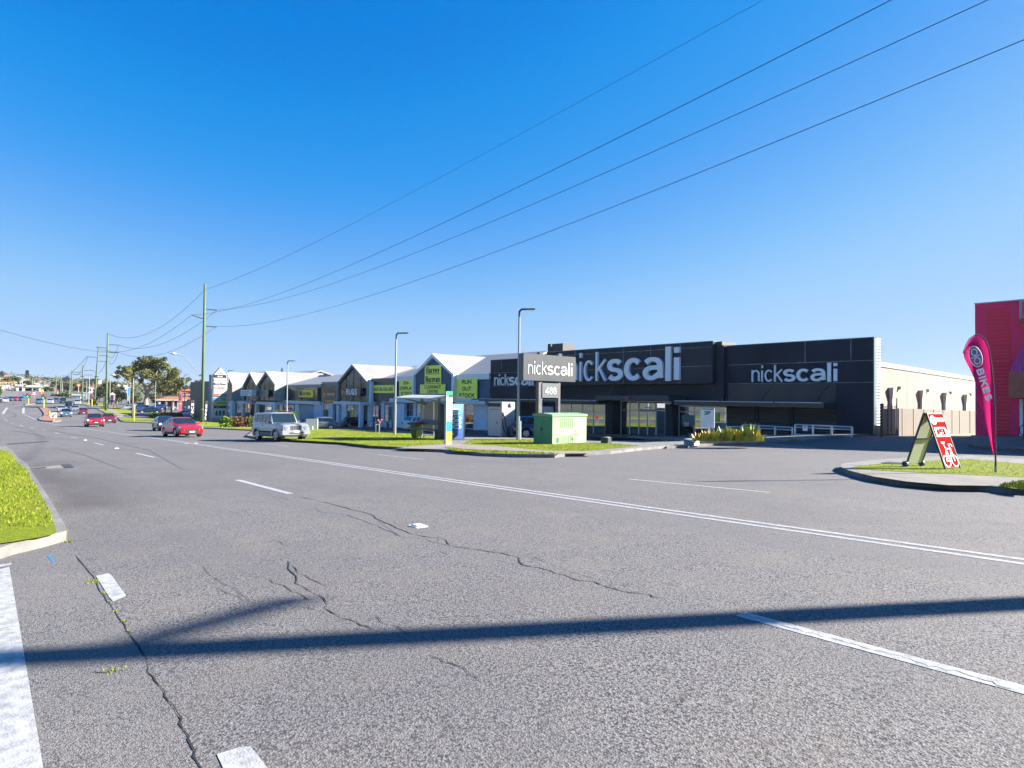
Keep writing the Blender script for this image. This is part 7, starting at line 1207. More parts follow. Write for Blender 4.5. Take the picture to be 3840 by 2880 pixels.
wire((P1.x, y1p + .3, 19.52), (P2.x, P2.y, 14.15), 1.21, 'thin topmost power line over the shops to the right edge', .008); wire((P1.x, y1p - 2.0, 14.81), tip2(-1, 1.7, 11.64), 2.16, 'power line second from the top, crossing the third near the large pole'); wire((P1.x, y1p + 2.0, 16.11), tip2(1, 1.8, 12.5), 2.3, 'power line third from the top over the showroom'); wire((P1.x, y1p + 2.0, 13.26), tip2(1, 1.8, 11.21), 2.47, 'lowest power line crossing above the bus shelter')
def zz(P, py, px): return FX(px, py, P.x).z
wire((P1.x, y1p - .2, zz(P1, 1092, 765)), (P3.x, P3.y, P3.z + T3), 4.0, 'thin top power line left of the large green pole'); wire((P1.x, y1p + 2, 16.0), (P3.x, P3.y + 2.6, zz(P3, 1292, 422)), 3.2, 'sagging power line upper right side between the two green poles'); wire((P1.x, y1p - 2, 14.85), (P3.x, P3.y - 2.6, zz(P3, 1305, 375)), 3.2, 'sagging power line on the left side between the two green poles'); wire((P1.x, y1p + 2, 13.2), (P3.x, P3.y + 2.6, zz(P3, 1320, 422)), 3.0, 'lowest sagging power line between the two green poles')
t4 = Vector((P4.x, tipx.y, tipx.z)); wire((P3.x, P3.y + 2.6, zz(P3, 1292, 422)), t4 + Vector((0, 3, -2.7)), 2, 'short power line from the second to the leaning pole, upper'); wire((P3.x, P3.y + 2.6, zz(P3, 1320, 422)), t4 + Vector((0, 3, -4.6)), 2, 'short power line from the second to the leaning pole, lower')
e_ = FX(-60, 1222, -80); wire((P3.x, P3.y + 2.4, zz(P3, 1322, 410)), FX(-40, 1226, -118), .8, 'power line crossing the sky from the left edge to the green poles'); wire(t4 + Vector((0, -3.2, -3.2)), (-420, FX(118, 1500, -420).y, FX(118, 1420, -420).z), 6, 'faint distant power line left of the leaning pole')
for dy, a_, b_ in ((3.4, 1389, 1404), (-3.4, 1397, 1411)): wire((-290, FX(308, 1500, -290).y + dy, FX(308, a_, -290).z), t4 + Vector((0, dy * .9, -2.5 if dy > 0 else -3.5)), 3, 'distant power line between the leaning and cross-armed poles, ' + ('right' if dy > 0 else 'left') + ' side')
# ================================================================== TREES, HEDGES, FAR SUBURB
def leafm(nm, a, b_): return mat('leaf_' + nm, a, .75, var=.5, scale=.55, col2=b_, spec=.25)
LG_ = {'gum': leafm('gum', (.1, .12, .03), (.27, .27, .07)), 'dark': leafm('dark', (.018, .035, .016), (.05, .075, .025)), 'olive': leafm('olive', (.08, .085, .035), (.18, .165, .07)), 'green': leafm('green', (.05, .085, .02), (.14, .19, .035)), 'blue': leafm('blue', (.05, .075, .08), (.09, .115, .11)), 'lime': leafm('lime', (.12, .22, .02), (.28, .4, .04)), 'orange': leafm('orange', (.16, .07, .03), (.34, .2, .06)), 'pine': leafm('pine', (.02, .045, .035), (.05, .085, .06))}  # the blue leaves carry distance haze in their colour
BARK = mat('bark_grey', (.3, .25, .19), .9, var=.4, scale=1.1, bump=.4, bscale=6); BARKD = mat('bark_brown', (.1, .075, .055), .9, var=.3)
def crown_mesh(blobs, n, s, rs):
    rnd = random.Random(rs); q = MB(); tot = sum(b[3] * b[3] for b in blobs)
    for (cx, cy, cz, r_, *fl) in blobs:
        f = fl[0] if fl else .75
        for i in range(int(n * r_ * r_ / tot)):
            th = rnd.uniform(0, 6.283); u = rnd.uniform(-1, 1); rr = r_ * (rnd.random() ** .33) * rnd.uniform(.75, 1.12); k = math.sqrt(1 - u * u)
            c = Vector((cx + rr * k * math.cos(th), cy + rr * k * math.sin(th), cz + rr * u * f)); a = Vector((rnd.gauss(0, 1), rnd.gauss(0, 1), rnd.gauss(0, .6))).normalized(); b = a.cross(Vector((rnd.gauss(0, 1), rnd.gauss(0, 1), rnd.gauss(0, 1)))).normalized(); w_ = s * rnd.uniform(.5, 1.2)
            q.v += [tuple(c - a * w_ * .5), tuple(c + b * w_ * .3), tuple(c + a * w_ * .5), tuple(c - b * w_ * .3)]; m_ = len(q.v); q.f.append((m_-4, m_-3, m_-2, m_-1))
    return q
def tree(px, X, top, halfw, kind, lab, name='tree', group=None, rs=1, n=900, leaf=.7, base=None, nb=9, crown_frac=.7, bark=None, trunk_r=.3, loc=None):
    """tree at photo column px on the plane X; top = photo row of its crown top, halfw = half width in photo pixels"""
    p = FX(px, top, X); y = p.y; z0 = H(X, y) - .1 if base is None else base; h = p.z - z0; mpp = (p - EYE).dot(fwd) / FOC; W = halfw * mpp * 1.0; rnd = random.Random(rs * 7 + int(px))
    t = thing(name, (X, y, z0), lab, 'tree', group); ch = h * crown_frac; blobs = []
    for i in range(nb):
        a = 6.283 * i / nb + rnd.uniform(-.4, .4); rr = W * rnd.uniform(.3, .68); br = W * rnd.uniform(.28, .46); zc = h - ch * rnd.uniform(.25, .8); zc = min(zc, h - br * .75)
        blobs.append((math.cos(a) * rr, math.sin(a) * rr, zc, br, min(.9, ch / (2 * W) + .3)))
    blobs.append((0, 0, h - W * .36, W * .42, .8)); blobs.append((0, 0, h - ch * .5, W * .6, min(1, ch / (2 * W))))
    crown_mesh(blobs, n, leaf, rs + int(px)).build('crown', LG_[kind], t, local=True)
    q = MB(); hb = h - ch * .75; q.tube([(0, 0, 0), (rnd.uniform(-.2, .2), rnd.uniform(-.2, .2), hb * .6), (0, 0, hb), (0, 0, h - ch * .4)], [trunk_r, trunk_r * .8, trunk_r * .6, trunk_r * .25], 8)
    for b in blobs[:5]: q.tube([(0, 0, hb * .9), (b[0] * .5, b[1] * .5, (hb + b[2]) / 2), (b[0], b[1], b[2])], [trunk_r * .45, trunk_r * .3, trunk_r * .1], 6)
    q.build('trunk', bark or BARKD, t, local=True); return t
# the large gum by the far car park
X_ = -215; tr0 = FX(548, 1512, X_); zb = H(X_, tr0.y); gt = thing('gum_tree', (X_, tr0.y, zb), 'large spreading gum tree with a pale forked trunk over the far car park', 'tree')
gp = lambda px, py, dx=0: Vector((X_ + dx, FX(px, py, X_).y, FX(px, py, X_).z)) - Vector((X_, tr0.y, zb))
bl = []
for px, py, r_ in ((560, 1356, 24), (530, 1368, 22), (595, 1360, 22), (510, 1388, 20), (575, 1385, 28), (620, 1375, 18), (640, 1398, 22), (545, 1405, 22), (470, 1385, 14), (452, 1398, 13), (440, 1412, 10), (480, 1402, 17), (500, 1418, 17), (600, 1412, 28), (655, 1418, 22), (672, 1432, 18), (630, 1440, 24), (585, 1435, 16), (665, 1450, 16), (610, 1460, 18), (640, 1470, 15), (520, 1345, 7), (610, 1347, 9), (560, 1342, 8), (470, 1422, 10), (455, 1376, 8), (660, 1470, 12), (525, 1430, 9)):
    c_ = gp(px, py, random.uniform(-4, 4)); bl.append((c_.x, c_.y, c_.z, r_ * .098, .8))
crown_mesh(bl, 17000, .55, 4).build('crown', LG_['gum'], gt, local=True)
q = MB(); q.tube([gp(546, 1530), gp(547, 1500), gp(553, 1478)], [.75, .62, .55], 10); q.tube([gp(553, 1480), gp(542, 1450), gp(530, 1420), gp(520, 1395)], [.5, .36, .26, .12], 8); q.tube([gp(553, 1479), gp(562, 1450), gp(580, 1420), gp(590, 1390)], [.45, .34, .24, .1], 8); q.tube([gp(555, 1470), gp(585, 1450), gp(612, 1440)], [.3, .2, .1], 6); q.tube([gp(545, 1480), gp(525, 1455), gp(515, 1445)], [.25, .16, .08], 6); q.tube([gp(535, 1430), gp(495, 1412), gp(460, 1400)], [.25, .16, .07], 6); q.tube([gp(556, 1500), gp(562, 1480), gp(572, 1470)], [.3, .2, .08], 6); q.build('trunk', mat('bark_pale', (.42, .34, .26), .85, var=.3, scale=.8), gt, local=True)
# other trees, left to right; label says which
TG = 'trees beyond the junction and shops'
for (px, X, top, hw_, k, lab, n, lf, cf) in (
 (708, -240, 1413, 26, 'olive', 'olive tree just right of the large gum, behind the orange roof', 1500, .6, .9), (738, -225, 1424, 22, 'olive', 'lower olive tree above the orange roof near the green power pole', 1200, .6, .9), (752, -215, 1424, 9, 'dark', 'small dark tree touching the left side of the green power pole', 600, .5, .9),
 (765, -205, 1428, 13, 'dark', 'small dark tree touching the right side of the green power pole', 600, .5, .9),
 (868, -200, 1398, 9, 'dark', 'dark treetop behind the roof of the corner shop', 700, .5, .8), (889, -200, 1403, 11, 'olive', 'olive treetop behind the first valley of the shop roofs', 700, .5, .8), (912, -200, 1408, 10, 'dark', 'low treetop behind the white roof before the twin gables', 500, .5, .8), (962, -200, 1402, 11, 'olive', 'treetop showing between the two narrow gables', 600, .5, .8),
 (425, -300, 1430, 36, 'olive', 'brownish tree behind the small gabled sign at the junction', 1600, .8, .92), (392, -290, 1436, 28, 'dark', 'dark green tree behind the thick green pole', 1600, .7, .95), (375, -280, 1446, 25, 'dark', 'dark green tree right of the leaning green pole', 1400, .7, .95), (458, -285, 1446, 28, 'dark', 'shaded tree under the left side of the large gum', 1300, .7, .95), (500, -270, 1452, 32, 'green', 'green tree behind the timber pole under the gum', 1300, .7, .95), (440, -270, 1487, 14, 'green', 'bright shrub tree right of the small gabled sign', 700, .6, .97), (590, -250, 1470, 30, 'green', 'low green trees mass behind the orange roofed showroom, left end', 1100, .7, .97), (505, -262, 1490, 26, 'olive', 'low scrub behind the parked cars beneath the gum', 900, .6, .97),
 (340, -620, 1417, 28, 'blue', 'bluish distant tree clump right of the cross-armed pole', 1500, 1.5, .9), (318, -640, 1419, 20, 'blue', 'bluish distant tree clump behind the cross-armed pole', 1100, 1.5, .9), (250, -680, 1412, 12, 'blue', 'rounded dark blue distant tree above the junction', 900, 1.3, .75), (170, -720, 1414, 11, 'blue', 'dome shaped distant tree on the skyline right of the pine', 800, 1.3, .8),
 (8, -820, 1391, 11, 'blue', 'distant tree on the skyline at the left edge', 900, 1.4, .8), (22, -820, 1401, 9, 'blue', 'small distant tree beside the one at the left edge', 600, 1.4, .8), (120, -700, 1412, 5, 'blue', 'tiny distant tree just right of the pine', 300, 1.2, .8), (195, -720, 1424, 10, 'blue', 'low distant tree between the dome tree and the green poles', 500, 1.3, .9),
 (50, -640, 1410, 26, 'green', 'wide low hillside tree below the skyline houses at left', 1300, 1.3, .95), (18, -600, 1418, 16, 'dark', 'dark hillside shrub tree at the left edge', 700, 1.2, .95), (100, -600, 1428, 12, 'dark', 'dark cone of trees on the hillside below the pine', 800, 1.1, .95), (115, -560, 1432, 12, 'dark', 'dark hillside tree behind the green service pole', 800, 1.0, .95), (66, -560, 1430, 7, 'dark', 'small dark tree between the red roofs', 400, 1.0, .95), (60, -520, 1441, 9, 'dark', 'small dark tree at the end of the red roof', 400, 1.0, .95),
 (212, -460, 1427, 24, 'olive', 'brown tree behind the pair of green poles', 1200, 1.0, .95), (240, -450, 1430, 27, 'olive', 'wide brown tree right of the pair of green poles', 1400, 1.0, .95), (275, -440, 1431, 28, 'olive', 'brown tree behind the pole above the junction', 1400, 1.0, .95), (303, -430, 1440, 24, 'olive', 'brownish green tree behind the blue kiosk', 1000, .9, .95), (178, -430, 1449, 14, 'green', 'round green tree behind the nearest traffic light', 1100, .8, .95), (192, -425, 1455, 9, 'green', 'smaller green tree beside the round one', 600, .8, .95), (325, -400, 1450, 14, 'olive', 'brown tree left of the leaning green pole', 900, .8, .95),
 (235, -350, 1472, 20, 'green', 'low rounded green hedge tree behind the dark queue', 1300, .7, .98), (205, -352, 1476, 16, 'green', 'low rounded green hedge tree left of the steel lamp', 1000, .7, .98), (255, -345, 1470, 14, 'green', 'bright green low tree left of the blue kiosk', 900, .7, .98), (2, -300, 1449, 8, 'lime', 'bright green bush at the left edge of the hill road', 500, .6, .97), (100, -345, 1482, 6, 'olive', 'small shrub behind the left traffic light', 300, .6, .97), (352, -250, 1494, 14, 'olive', 'scrubby bush left of the thick green pole base', 700, .5, .98), (337, -300, 1497, 12, 'dark', 'dark hedge right of the blue kiosk', 600, .5, .98)):
    tree(px, X, top, hw_, k, lab, group=TG, rs=3, n=n, leaf=lf, crown_frac=cf, bark=BARKD, trunk_r=.25)
# norfolk pine on the skyline
X_ = -900; p = FX(102, 1390, X_); z0 = H(X_, p.y); h = p.z - z0; t = thing('pine_tree', (X_, p.y, z0), 'tall tiered pine standing alone on the far skyline', 'tree'); rnd = random.Random(5); q = MB(); mpp = (p - EYE).dot(fwd) / FOC
for i in range(9):
    f = i / 8; zc = h * (.99 - .0) - f * 28 * mpp; rr = (2.2 + 8 * f ** .8) * mpp
    for k in range(90): a = rnd.uniform(0, 6.28); r_ = rr * rnd.random() ** .5; c = Vector((r_ * math.cos(a), r_ * math.sin(a), zc + r_ * .08 + rnd.uniform(-.5, .5))); s_ = 1.1; q.add([c + Vector((rnd.uniform(-s_, s_), rnd.uniform(-s_, s_), rnd.uniform(-.5, .5))) for _ in range(3)], [(0, 1, 2)])
q.build('crown', LG_['pine'], t, local=True); q = MB(); q.tube([(0, 0, 0), (0, 0, h)], [.6, .1], 6); q.build('trunk', BARKD, t, local=True)
# hedges on the verge
def hedge(px0, px1, top, bot, kinds, lab, dep=1.6, n=1500, leaf=.28, Y=None, name='hedge'):
    a = G((px0 + px1) / 2, bot, .13); X = a.x; t = thing(name, (a.x, a.y, H(a.x, a.y) + .1), lab, 'hedge'); ya, yb = FX(px0, bot, X).y - a.y, FX(px1, bot, X).y - a.y; ht = FX((px0 + px1) / 2, top, X).z - (H(X, a.y) + .1); rnd = random.Random(int(px0)); m_ = len(kinds)
    for ki, k in enumerate(kinds):
        y0 = ya + (yb - ya) * ki / m_; y1 = ya + (yb - ya) * (ki + 1) / m_; B = []
        for i in range(6): r_ = ht * rnd.uniform(.32, .5); B.append((rnd.uniform(-dep, dep) * .5, y0 + (y1 - y0) * (i + .5) / 6, max(r_ * .7, ht - r_ * .85) * rnd.uniform(.75, 1), r_, .85)); B.append((rnd.uniform(-dep, dep) * .5, y0 + (y1 - y0) * (i + .5) / 6, r_ * .5, r_, .7))
        crown_mesh(B, n // m_, leaf, int(px0) + ki).build('foliage', LG_[k], t, local=True)
    return t
hedge(838, 957, 1558, 1601, ('lime', 'orange', 'orange', 'green'), 'hedge of lime and orange shrubs between the tenant sign and the silver car', n=4200, leaf=.3)
hedge(566, 684, 1544, 1566, ('lime', 'orange', 'orange', 'green'), 'hedge of lime and orange bushes behind the dark blue sedan', n=3000, leaf=.35, dep=2.5)
# orange-roofed showroom
X_ = -225; bp = FX(690, 1520, X_); KG = thing('orange_roof_showroom', (X_, bp.y, H(X_, bp.y)), 'orange tiled showroom with a black band of pale letters', 'shop building'); ORT = mat('orange_tiles', (.62, .16, .045), .75, var=.12, scale=.8); gK = lambda px, py, dx=0: FX(px, py, X_ + dx)
def kp(a, dx0, dx1): return [gK(*c_) + Vector((dx0, 0, 0)) for c_ in a]
q = MB(); a = gK(626, 1486, 1); b = gK(770, 1474.5, 1); q.box((X_ - 6, a.y, a.z), (X_ + 1, b.y + 6, b.z)); bd = q.build('sign_band', mat('band_black', (.02, .02, .03), .5), KG)
q = MB(); z0, z1 = gK(656, 1475).z, gK(730, 1459).z; ya, yb, yc = gK(652, 1475).y, gK(720, 1475).y, gK(780, 1475).y; q.add([(X_ + 1.3, ya, z0), (X_ + 1.3, yc, z0), (X_ - 5, yc, z1), (X_ - 5, yb, z1), (X_ - 14, ya, z0), (X_ - 14, yc, z0)], [(0, 1, 2, 3), (0, 3, 4), (3, 2, 5, 4)]); q.build('roof', ORT, KG)
q = MB(); z0, z1 = gK(600, 1498, 5).z, gK(640, 1488).z; ya, yb, yc = gK(585, 1497, 5).y, gK(628, 1488, 1).y, gK(720, 1498, 5).y; q.add([(X_ + 5, ya, z0), (X_ + 5, yc, z0), (X_ + 1, yc, z1), (X_ + 1, yb, z1), (X_ - 6, ya, z0)], [(0, 1, 2, 3), (0, 3, 4)]); q.build('verandah_roof', ORT, KG)
q = MB(); q.box((X_ + 4.9, ya, z0 - .35), (X_ + 5.05, yc, z0)); q.build('verandah_fascia', RENDW, KG); q = MB(); q.box((X_ - 5, gK(604, 1500).y, H(X_, bp.y) - .5), (X_, gK(760, 1500).y, z1)); q.build('wall', mat('showroom_glass', (.03, .035, .045), .2, var=.6, scale=.4), KG)
for px in (597, 622, 648, 668, 700, 738): q = MB(); y = gK(px, 1500, 4).y; q.box((X_ + 4, y - .3, H(X_, y) - .3), (X_ + 4.5, y + .3, z0 - .351)); q.build('verandah_column', mat('column_lilac', (.4, .42, .5), .6), KG)
q = MB(); c0_ = gK(686, 1484, 1.05); c1_ = gK(726, 1484, 1.05); hh_ = gK(686, 1477, 1.05).z - c0_.z; letters(q, 'KONG', (X_ + 1.05, c0_.y, c0_.z), (0, 1, 0), (0, 0, 1), (1, 0, 0), hh_, hh_ * .2, width=c1_.y - c0_.y, track=hh_ * .3, depth=.05); q.build('sign_lettering', mat('lilac_letters', (.6, .55, .75), .5), bd)
q = MB(); q.box((X_ + 5.2, gK(720, 1500, 5).y, H(X_, 60)), (X_ + 6, gK(752, 1500, 5).y, gK(730, 1490, 5).z)); q.build('green_annexe', mat('annexe_green', (.02, .1, .09), .5), KG)
t = pole_ = None
X_ = -212; p = FX(677, 1528, X_); RT = thing('shop_totem', (X_, p.y, H(X_, p.y)), 'tall narrow red sign with dark panels before the orange roof', 'sign'); q = MB(); a, b = FX(671, 1473, X_), FX(683, 1528, X_); q.box((X_ - .3, a.y, H(X_, a.y)), (X_, b.y, a.z)); q.build('frame', mat('totem_red', (.55, .08, .1), .5), RT)
for y0, y1, c_ in ((1476, 1482, (.1, .08, .2)), (1484, 1492, (.04, .05, .15)), (1494, 1501, (.04, .05, .15)), (1504, 1509, (.5, .1, .08)), (1511, 1517, (.3, .4, .45))): a, b = FX(672, y0, X_), FX(680, y1, X_); q = MB(); q.box((X_ + .01, a.y, b.z), (X_ + .06, b.y, a.z)); q.build('panel', mat('totp_%d' % y0, c_, .5), RT)
# small gabled sign at the junction, blue kiosk, white banner wall
X_ = -265; p = FX(424, 1520, X_); GS = thing('gabled_sign', (X_, p.y, H(X_, p.y)), 'small pink and white gabled roadside sign with an orange foot', 'sign')
for y0, y1, x0, x1, c_, nm in ((1480, 1497, 413, 432, (.45, .3, .36), 'upper_panel'), (1498, 1499.5, 413, 431, (.75, .72, .76), 'white_strip'), (1499.6, 1509, 413, 434, (.08, .06, .22), 'navy_panel'), (1509.5, 1512, 414, 430, (.6, .62, .75), 'pale_strip'), (1512, 1518, 413, 430, (.75, .2, .06), 'orange_foot'), (1518, 1530, 414, 416, (.5, .5, .5), 'leg')): a, b = FX(x0, y0, X_), FX(x1, y1, X_); q = MB(); q.box((X_ - .5, a.y, b.z), (X_, b.y, a.z)); q.build(nm, mat('gs_' + nm, c_, .5), GS)
q = MB(); q.prism([FX(411, 1480, X_), FX(434, 1480, X_), FX(422, 1471, X_)], (-.6, 0, 0), (.05, 0, 0)); q.build('gable_top', mat('gs_top', (.75, .66, .72), .5), GS)
X_ = -330; p = FX(290, 1495, X_); KK = thing('kiosk', (X_, p.y, H(X_, p.y)), 'low blue roadside kiosk with a white roof beyond the queue', 'building'); a, b = FX(272, 1483, X_), FX(313, 1500, X_); q = MB(); q.box((X_ - 8, a.y, H(X_, a.y)), (X_, b.y, a.z)); q.build('wall', mat('kiosk_blue', (.06, .14, .3), .6, var=.3, scale=.3), KK); q = MB(); q.box((X_ - 8.5, a.y - .5, a.z + .01), (X_ + .5, b.y + .5, a.z + .5)); q.build('roof', RENDW, KK); q = MB(); c_ = FX(302, 1485, X_), FX(312, 1499, X_); q.box((X_ + .02, c_[0].y, c_[1].z), (X_ + .1, c_[1].y, c_[0].z)); q.build('pale_panel', RENDB, KK)
def sign_at(px0, px1, y0, y1, X, col, lab, pole=True, bands=(), txt=None):
    a, b = FX(px0, y0, X), FX(px1, y1, X); yc = (a.y + b.y) / 2; z0 = H(X, yc); t = thing('roadside_sign', (X, yc, z0), lab, 'sign'); q = MB(); q.box((X - .3, a.y, b.z), (X, b.y, a.z)); o = q.build('sign_face', mat('rs_%d_%d' % (px0, y0), col, .5), t)
    if pole: q = MB(); q.tube([(X - .15, yc, z0), (X - .15, yc, b.z)], .22, 6); q.build('sign_post', GREYM, t)
    for x0, x1, u0, u1, c_ in bands: c0_, c1_ = FX(x0, u0, X), FX(x1, u1, X); q = MB(); q.box((X + .01, c0_.y, c1_.z), (X + .08, c1_.y, c0_.z)); q.build('sign_band', mat('rsb_%d_%d' % (x0, u0), c_, .5), o)
    return t
sign_at(288, 301, 1440, 1449, -420, (.65, .12, .08), 'square orange and red roadside sign on the brown trees', bands=((290, 299, 1441.5, 1447.5, (.85, .4, .2)),)); sign_at(367, 381, 1426, 1439, -400, (.7, .62, .62), 'pale high sign with a red edge above the dark trees', bands=((366, 368.5, 1426, 1452, (.4, .03, .08)),))
sign_at(120, 135, 1467, 1486, -330, (.55, .03, .08), 'red and white striped sign behind the traffic lights', bands=((121.5, 133.5, 1470, 1473, (.75, .7, .7)), (121.5, 133.5, 1476, 1481, (.75, .7, .7)))); sign_at(208, 222, 1464, 1469, -380, (.7, .03, .04), 'small bright red sign between the two green poles'); sign_at(463, 478, 1444, 1468, -380, (.5, .52, .6), 'white and blue building sign left of the gum trunk', bands=((463, 478, 1460, 1468, (.1, .2, .35)),)); sign_at(479, 486, 1456, 1484, -262, (.03, .25, .55), 'narrow blue banner between two steel poles')
# golden arches sign
X_ = -370; p = FX(156, 1470, X_); MC = thing('arches_sign', (X_, p.y, H(X_, p.y)), 'yellow double-arch sign on a red bar in the far distance', 'sign'); q = MB()
for c0 in (152.2, 158.2): q.tube([FX(c0 - 2.6, 1471, X_)] + [FX(c0 + 2.7 * math.cos(R(k)), 1467 - 5 * math.sin(R(k)), X_) for k in range(180, -1, -30)] + [FX(c0 + 2.6, 1471, X_)], .2, 5)
q.build('arches', mat('arch_yellow', (.85, .6, .03), .5), MC); q = MB(); a, b = FX(146, 1471.5, X_), FX(164, 1474, X_); q.box((X_ - .2, a.y, b.z), (X_, b.y, a.z)); q.build('red_bar', mat('bar_red', (.5, .05, .04), .5), MC); q = MB(); q.tube([(X_ - .1, p.y, H(X_, p.y)), (X_ - .1, p.y, b.z)], .25, 6); q.build('sign_post', GREYM, MC)
# service-station canopy, white apartments, shops along the hill
X_ = -420; p = FX(105, 1460, X_); SV = thing('service_station', (X_, p.y, H(X_, p.y)), 'service station with a long white and red canopy across the junction', 'building')
for x0, x1, y0 in ((60, 92, 1449), (92, 155, 1452)):
    a, b = FX(x0, y0, X_), FX(x1, y0 + 4, X_); q = MB(); q.box((X_ - 14, a.y, b.z), (X_, b.y, a.z)); q.build('canopy', mat('canopy_red', (.5, .2, .2), .5), SV); q = MB(); q.box((X_ - 14.5, a.y - .5, a.z + .01), (X_ + .5, b.y + .5, a.z + 1.1)); q.build('canopy_top', RENDW, SV)
for x in (66, 90, 120, 150): y = FX(x, 1460, X_).y; q = MB(); q.box((X_ - 1, y - .4, H(X_, y) - 1), (X_ - .3, y + .4, a.z)); q.build('canopy_column', RENDB, SV)
q = MB(); a, b = FX(62, 1456, X_ - 12), FX(150, 1475, X_ - 12); q.box((X_ - 16, a.y, H(X_, a.y) - 2), (X_ - 12, b.y, a.z)); q.build('kiosk_wall', mat('kiosk_purple', (.12, .08, .2), .5, var=.5, scale=.2), SV)
X_ = -560; p = FX(160, 1445, X_); WA = thing('apartment_building', (X_, p.y, H(X_, p.y)), 'white stepped apartment block on the slope behind the arches sign', 'building'); rnd = random.Random(2)
for x0, x1, y0 in ((126, 158, 1432), (150, 176, 1436), (168, 194, 1439), (130, 192, 1443)):
    a, b = FX(x0, y0, X_), FX(x1, 1455, X_); q = MB(); dx = rnd.uniform(0, 2); q.box((X_ - 12 - dx, a.y, b.z - 3), (X_ + dx, b.y, a.z)); wl_ = q.build('wall', RENDW, WA); 
    for k in range(int((x1 - x0) / 6)): c0_, c1_ = FX(x0 + 2 + k * 6, y0 + 1.5, X_ + dx), FX(x0 + 5 + k * 6, y0 + 3.5, X_ + dx); q = MB(); q.box((X_ + dx + .01, c0_.y, c1_.z), (X_ + dx + .1, c1_.y, c0_.z)); q.build('window', GLASS, wl_)
def house(px, X, roof_top, w_px, rc, wc, lab, hip=True):
    p = FX(px, roof_top, X); mpp = (p - EYE).dot(fwd) / FOC; W = w_px * mpp; z0 = H(X, p.y) - 1; rh = W * .17; t = thing('house', (X, p.y, z0), lab, 'house', 'houses on the far hillside'); zt = p.z - z0; zt = max(zt, rh + 3); q = MB(); q.box((-W * .35, -W * .46, 0), (W * .35, W * .46, zt - rh)); wl_ = q.build('wall', mat('hw_%d' % int(wc[0] * 100 + wc[2] * 10), wc, .8), t, local=True)
    q = MB(); e = W * .06; q.add([(-W*.35-e, -W*.46-e, zt-rh), (W*.35+e, -W*.46-e, zt-rh), (W*.35+e, W*.46+e, zt-rh), (-W*.35-e, W*.46+e, zt-rh), (0, -W*.2, zt), (0, W*.2, zt)], [(0, 1, 4), (1, 2, 5, 4), (2, 3, 5), (3, 0, 4, 5), (0, 3, 2, 1)]); q.build('roof', mat('hr_%d' % int(rc[0] * 100 + rc[2] * 10), rc, .8, var=.1), t, local=True)
    for k in (-.25, .05, .3): q = MB(); q.box((W * .351, W * k, zt - rh - 2.1), (W * .356, W * (k + .13), zt - rh - .8)); q.build('window', GLASS, wl_, local=True)
TR, TB, TG_, TW_ = (.32, .1, .06), (.2, .12, .09), (.18, .18, .19), (.55, .54, .52); CW, YW, WW = (.5, .42, .3), (.55, .4, .22), (.6, .58, .55)
for px, X, top, w_, rc, wc, lab in ((28, -760, 1403, 20, TR, CW, 'red-roofed house highest at the left on the skyline'), (10, -700, 1412, 20, TB, CW, 'brown-roofed house at the left edge below the skyline trees'), (72, -760, 1409, 16, TW_, WW, 'white house on the skyline left of the pine'), (86, -740, 1412, 14, TG_, WW, 'grey-roofed house just left of the pine'), (100, -720, 1418, 22, TB, WW, 'brown-roofed house under the pine'), (138, -720, 1419, 20, TR, WW, 'orange-roofed house right of the pine'), (165, -700, 1423, 22, TR, WW, 'red-roofed white house below the dome tree'), (155, -660, 1426, 14, TW_, WW, 'white house with pale roof above the apartment block'), (92, -640, 1424, 18, TW_, WW, 'white house on the slope left of the dark trees'), (84, -600, 1432, 16, TW_, WW, 'white-roofed house above the service canopy'), (180, -640, 1430, 20, TG_, WW, 'grey-roofed house right end above the apartments'),
 (8, -560, 1427, 26, TR, YW, 'red-tiled yellow house at the left edge, halfway up'), (36, -540, 1427, 30, TR, YW, 'long red-tiled house in the middle of the left slope'), (54, -500, 1428, 18, TR, YW, 'red-tiled house at the right end of the left slope'), (12, -480, 1441, 26, TB, CW, 'cream house at the left edge above the hill road'), (30, -450, 1448, 18, TW_, WW, 'pale shop building beside the hill road'), (46, -440, 1452, 16, TG_, CW, 'cream roadside building with a grey roof'), (14, -420, 1453, 14, TW_, WW, 'white building with a green sign at the left edge'), (345, -420, 1447, 30, TR, WW, 'white house with a red roof behind the leaning pole'), (318, -430, 1450, 26, TW_, WW, 'low white building left of the leaning pole'), (470, -400, 1449, 30, TW_, WW, 'white building behind the steel poles left of the gum'), (440, -520, 1440, 20, TW_, WW, 'white roof glimpsed above the brownish tree'), (120, -470, 1443, 24, TG_, CW, 'grey-roofed building behind the service canopy'), (76, -470, 1446, 24, TG_, (.2, .12, .25), 'purple-walled shop left of the service canopy')):
    house(px, X, top, w_, rc, wc, lab)
mb = MB(); slab(mb, [(-420, -60), (-330, -60), (-330, 200), (-420, 200)], .03, 0, 10, 20); struct('forecourt', mb, asphalt('asphalt_forecourt', (.2, .2, .2), (.26, .26, .26), (.24, .22, .2), 15))
sq = MB(); rnd = random.Random(9)
for i in range(2200):
    x = rnd.uniform(-1100, -430); y = rnd.uniform(-330, 260); r_ = rnd.uniform(1.2, 3.5); z = H(x, y)
    if -60 < y < 20 and x > -560: continue
    for k in range(9): c = Vector((x + rnd.gauss(0, r_), y + rnd.gauss(0, r_), z + rnd.random() * r_ * 1.6)); sq.add([c + Vector((rnd.uniform(-1.4, 1.4), rnd.uniform(-1.4, 1.4), rnd.uniform(-.9, .9))) for _ in range(3)], [(0, 1, 2)])
tag(sq.build('far_scrub', LG_['olive']), kind='stuff')
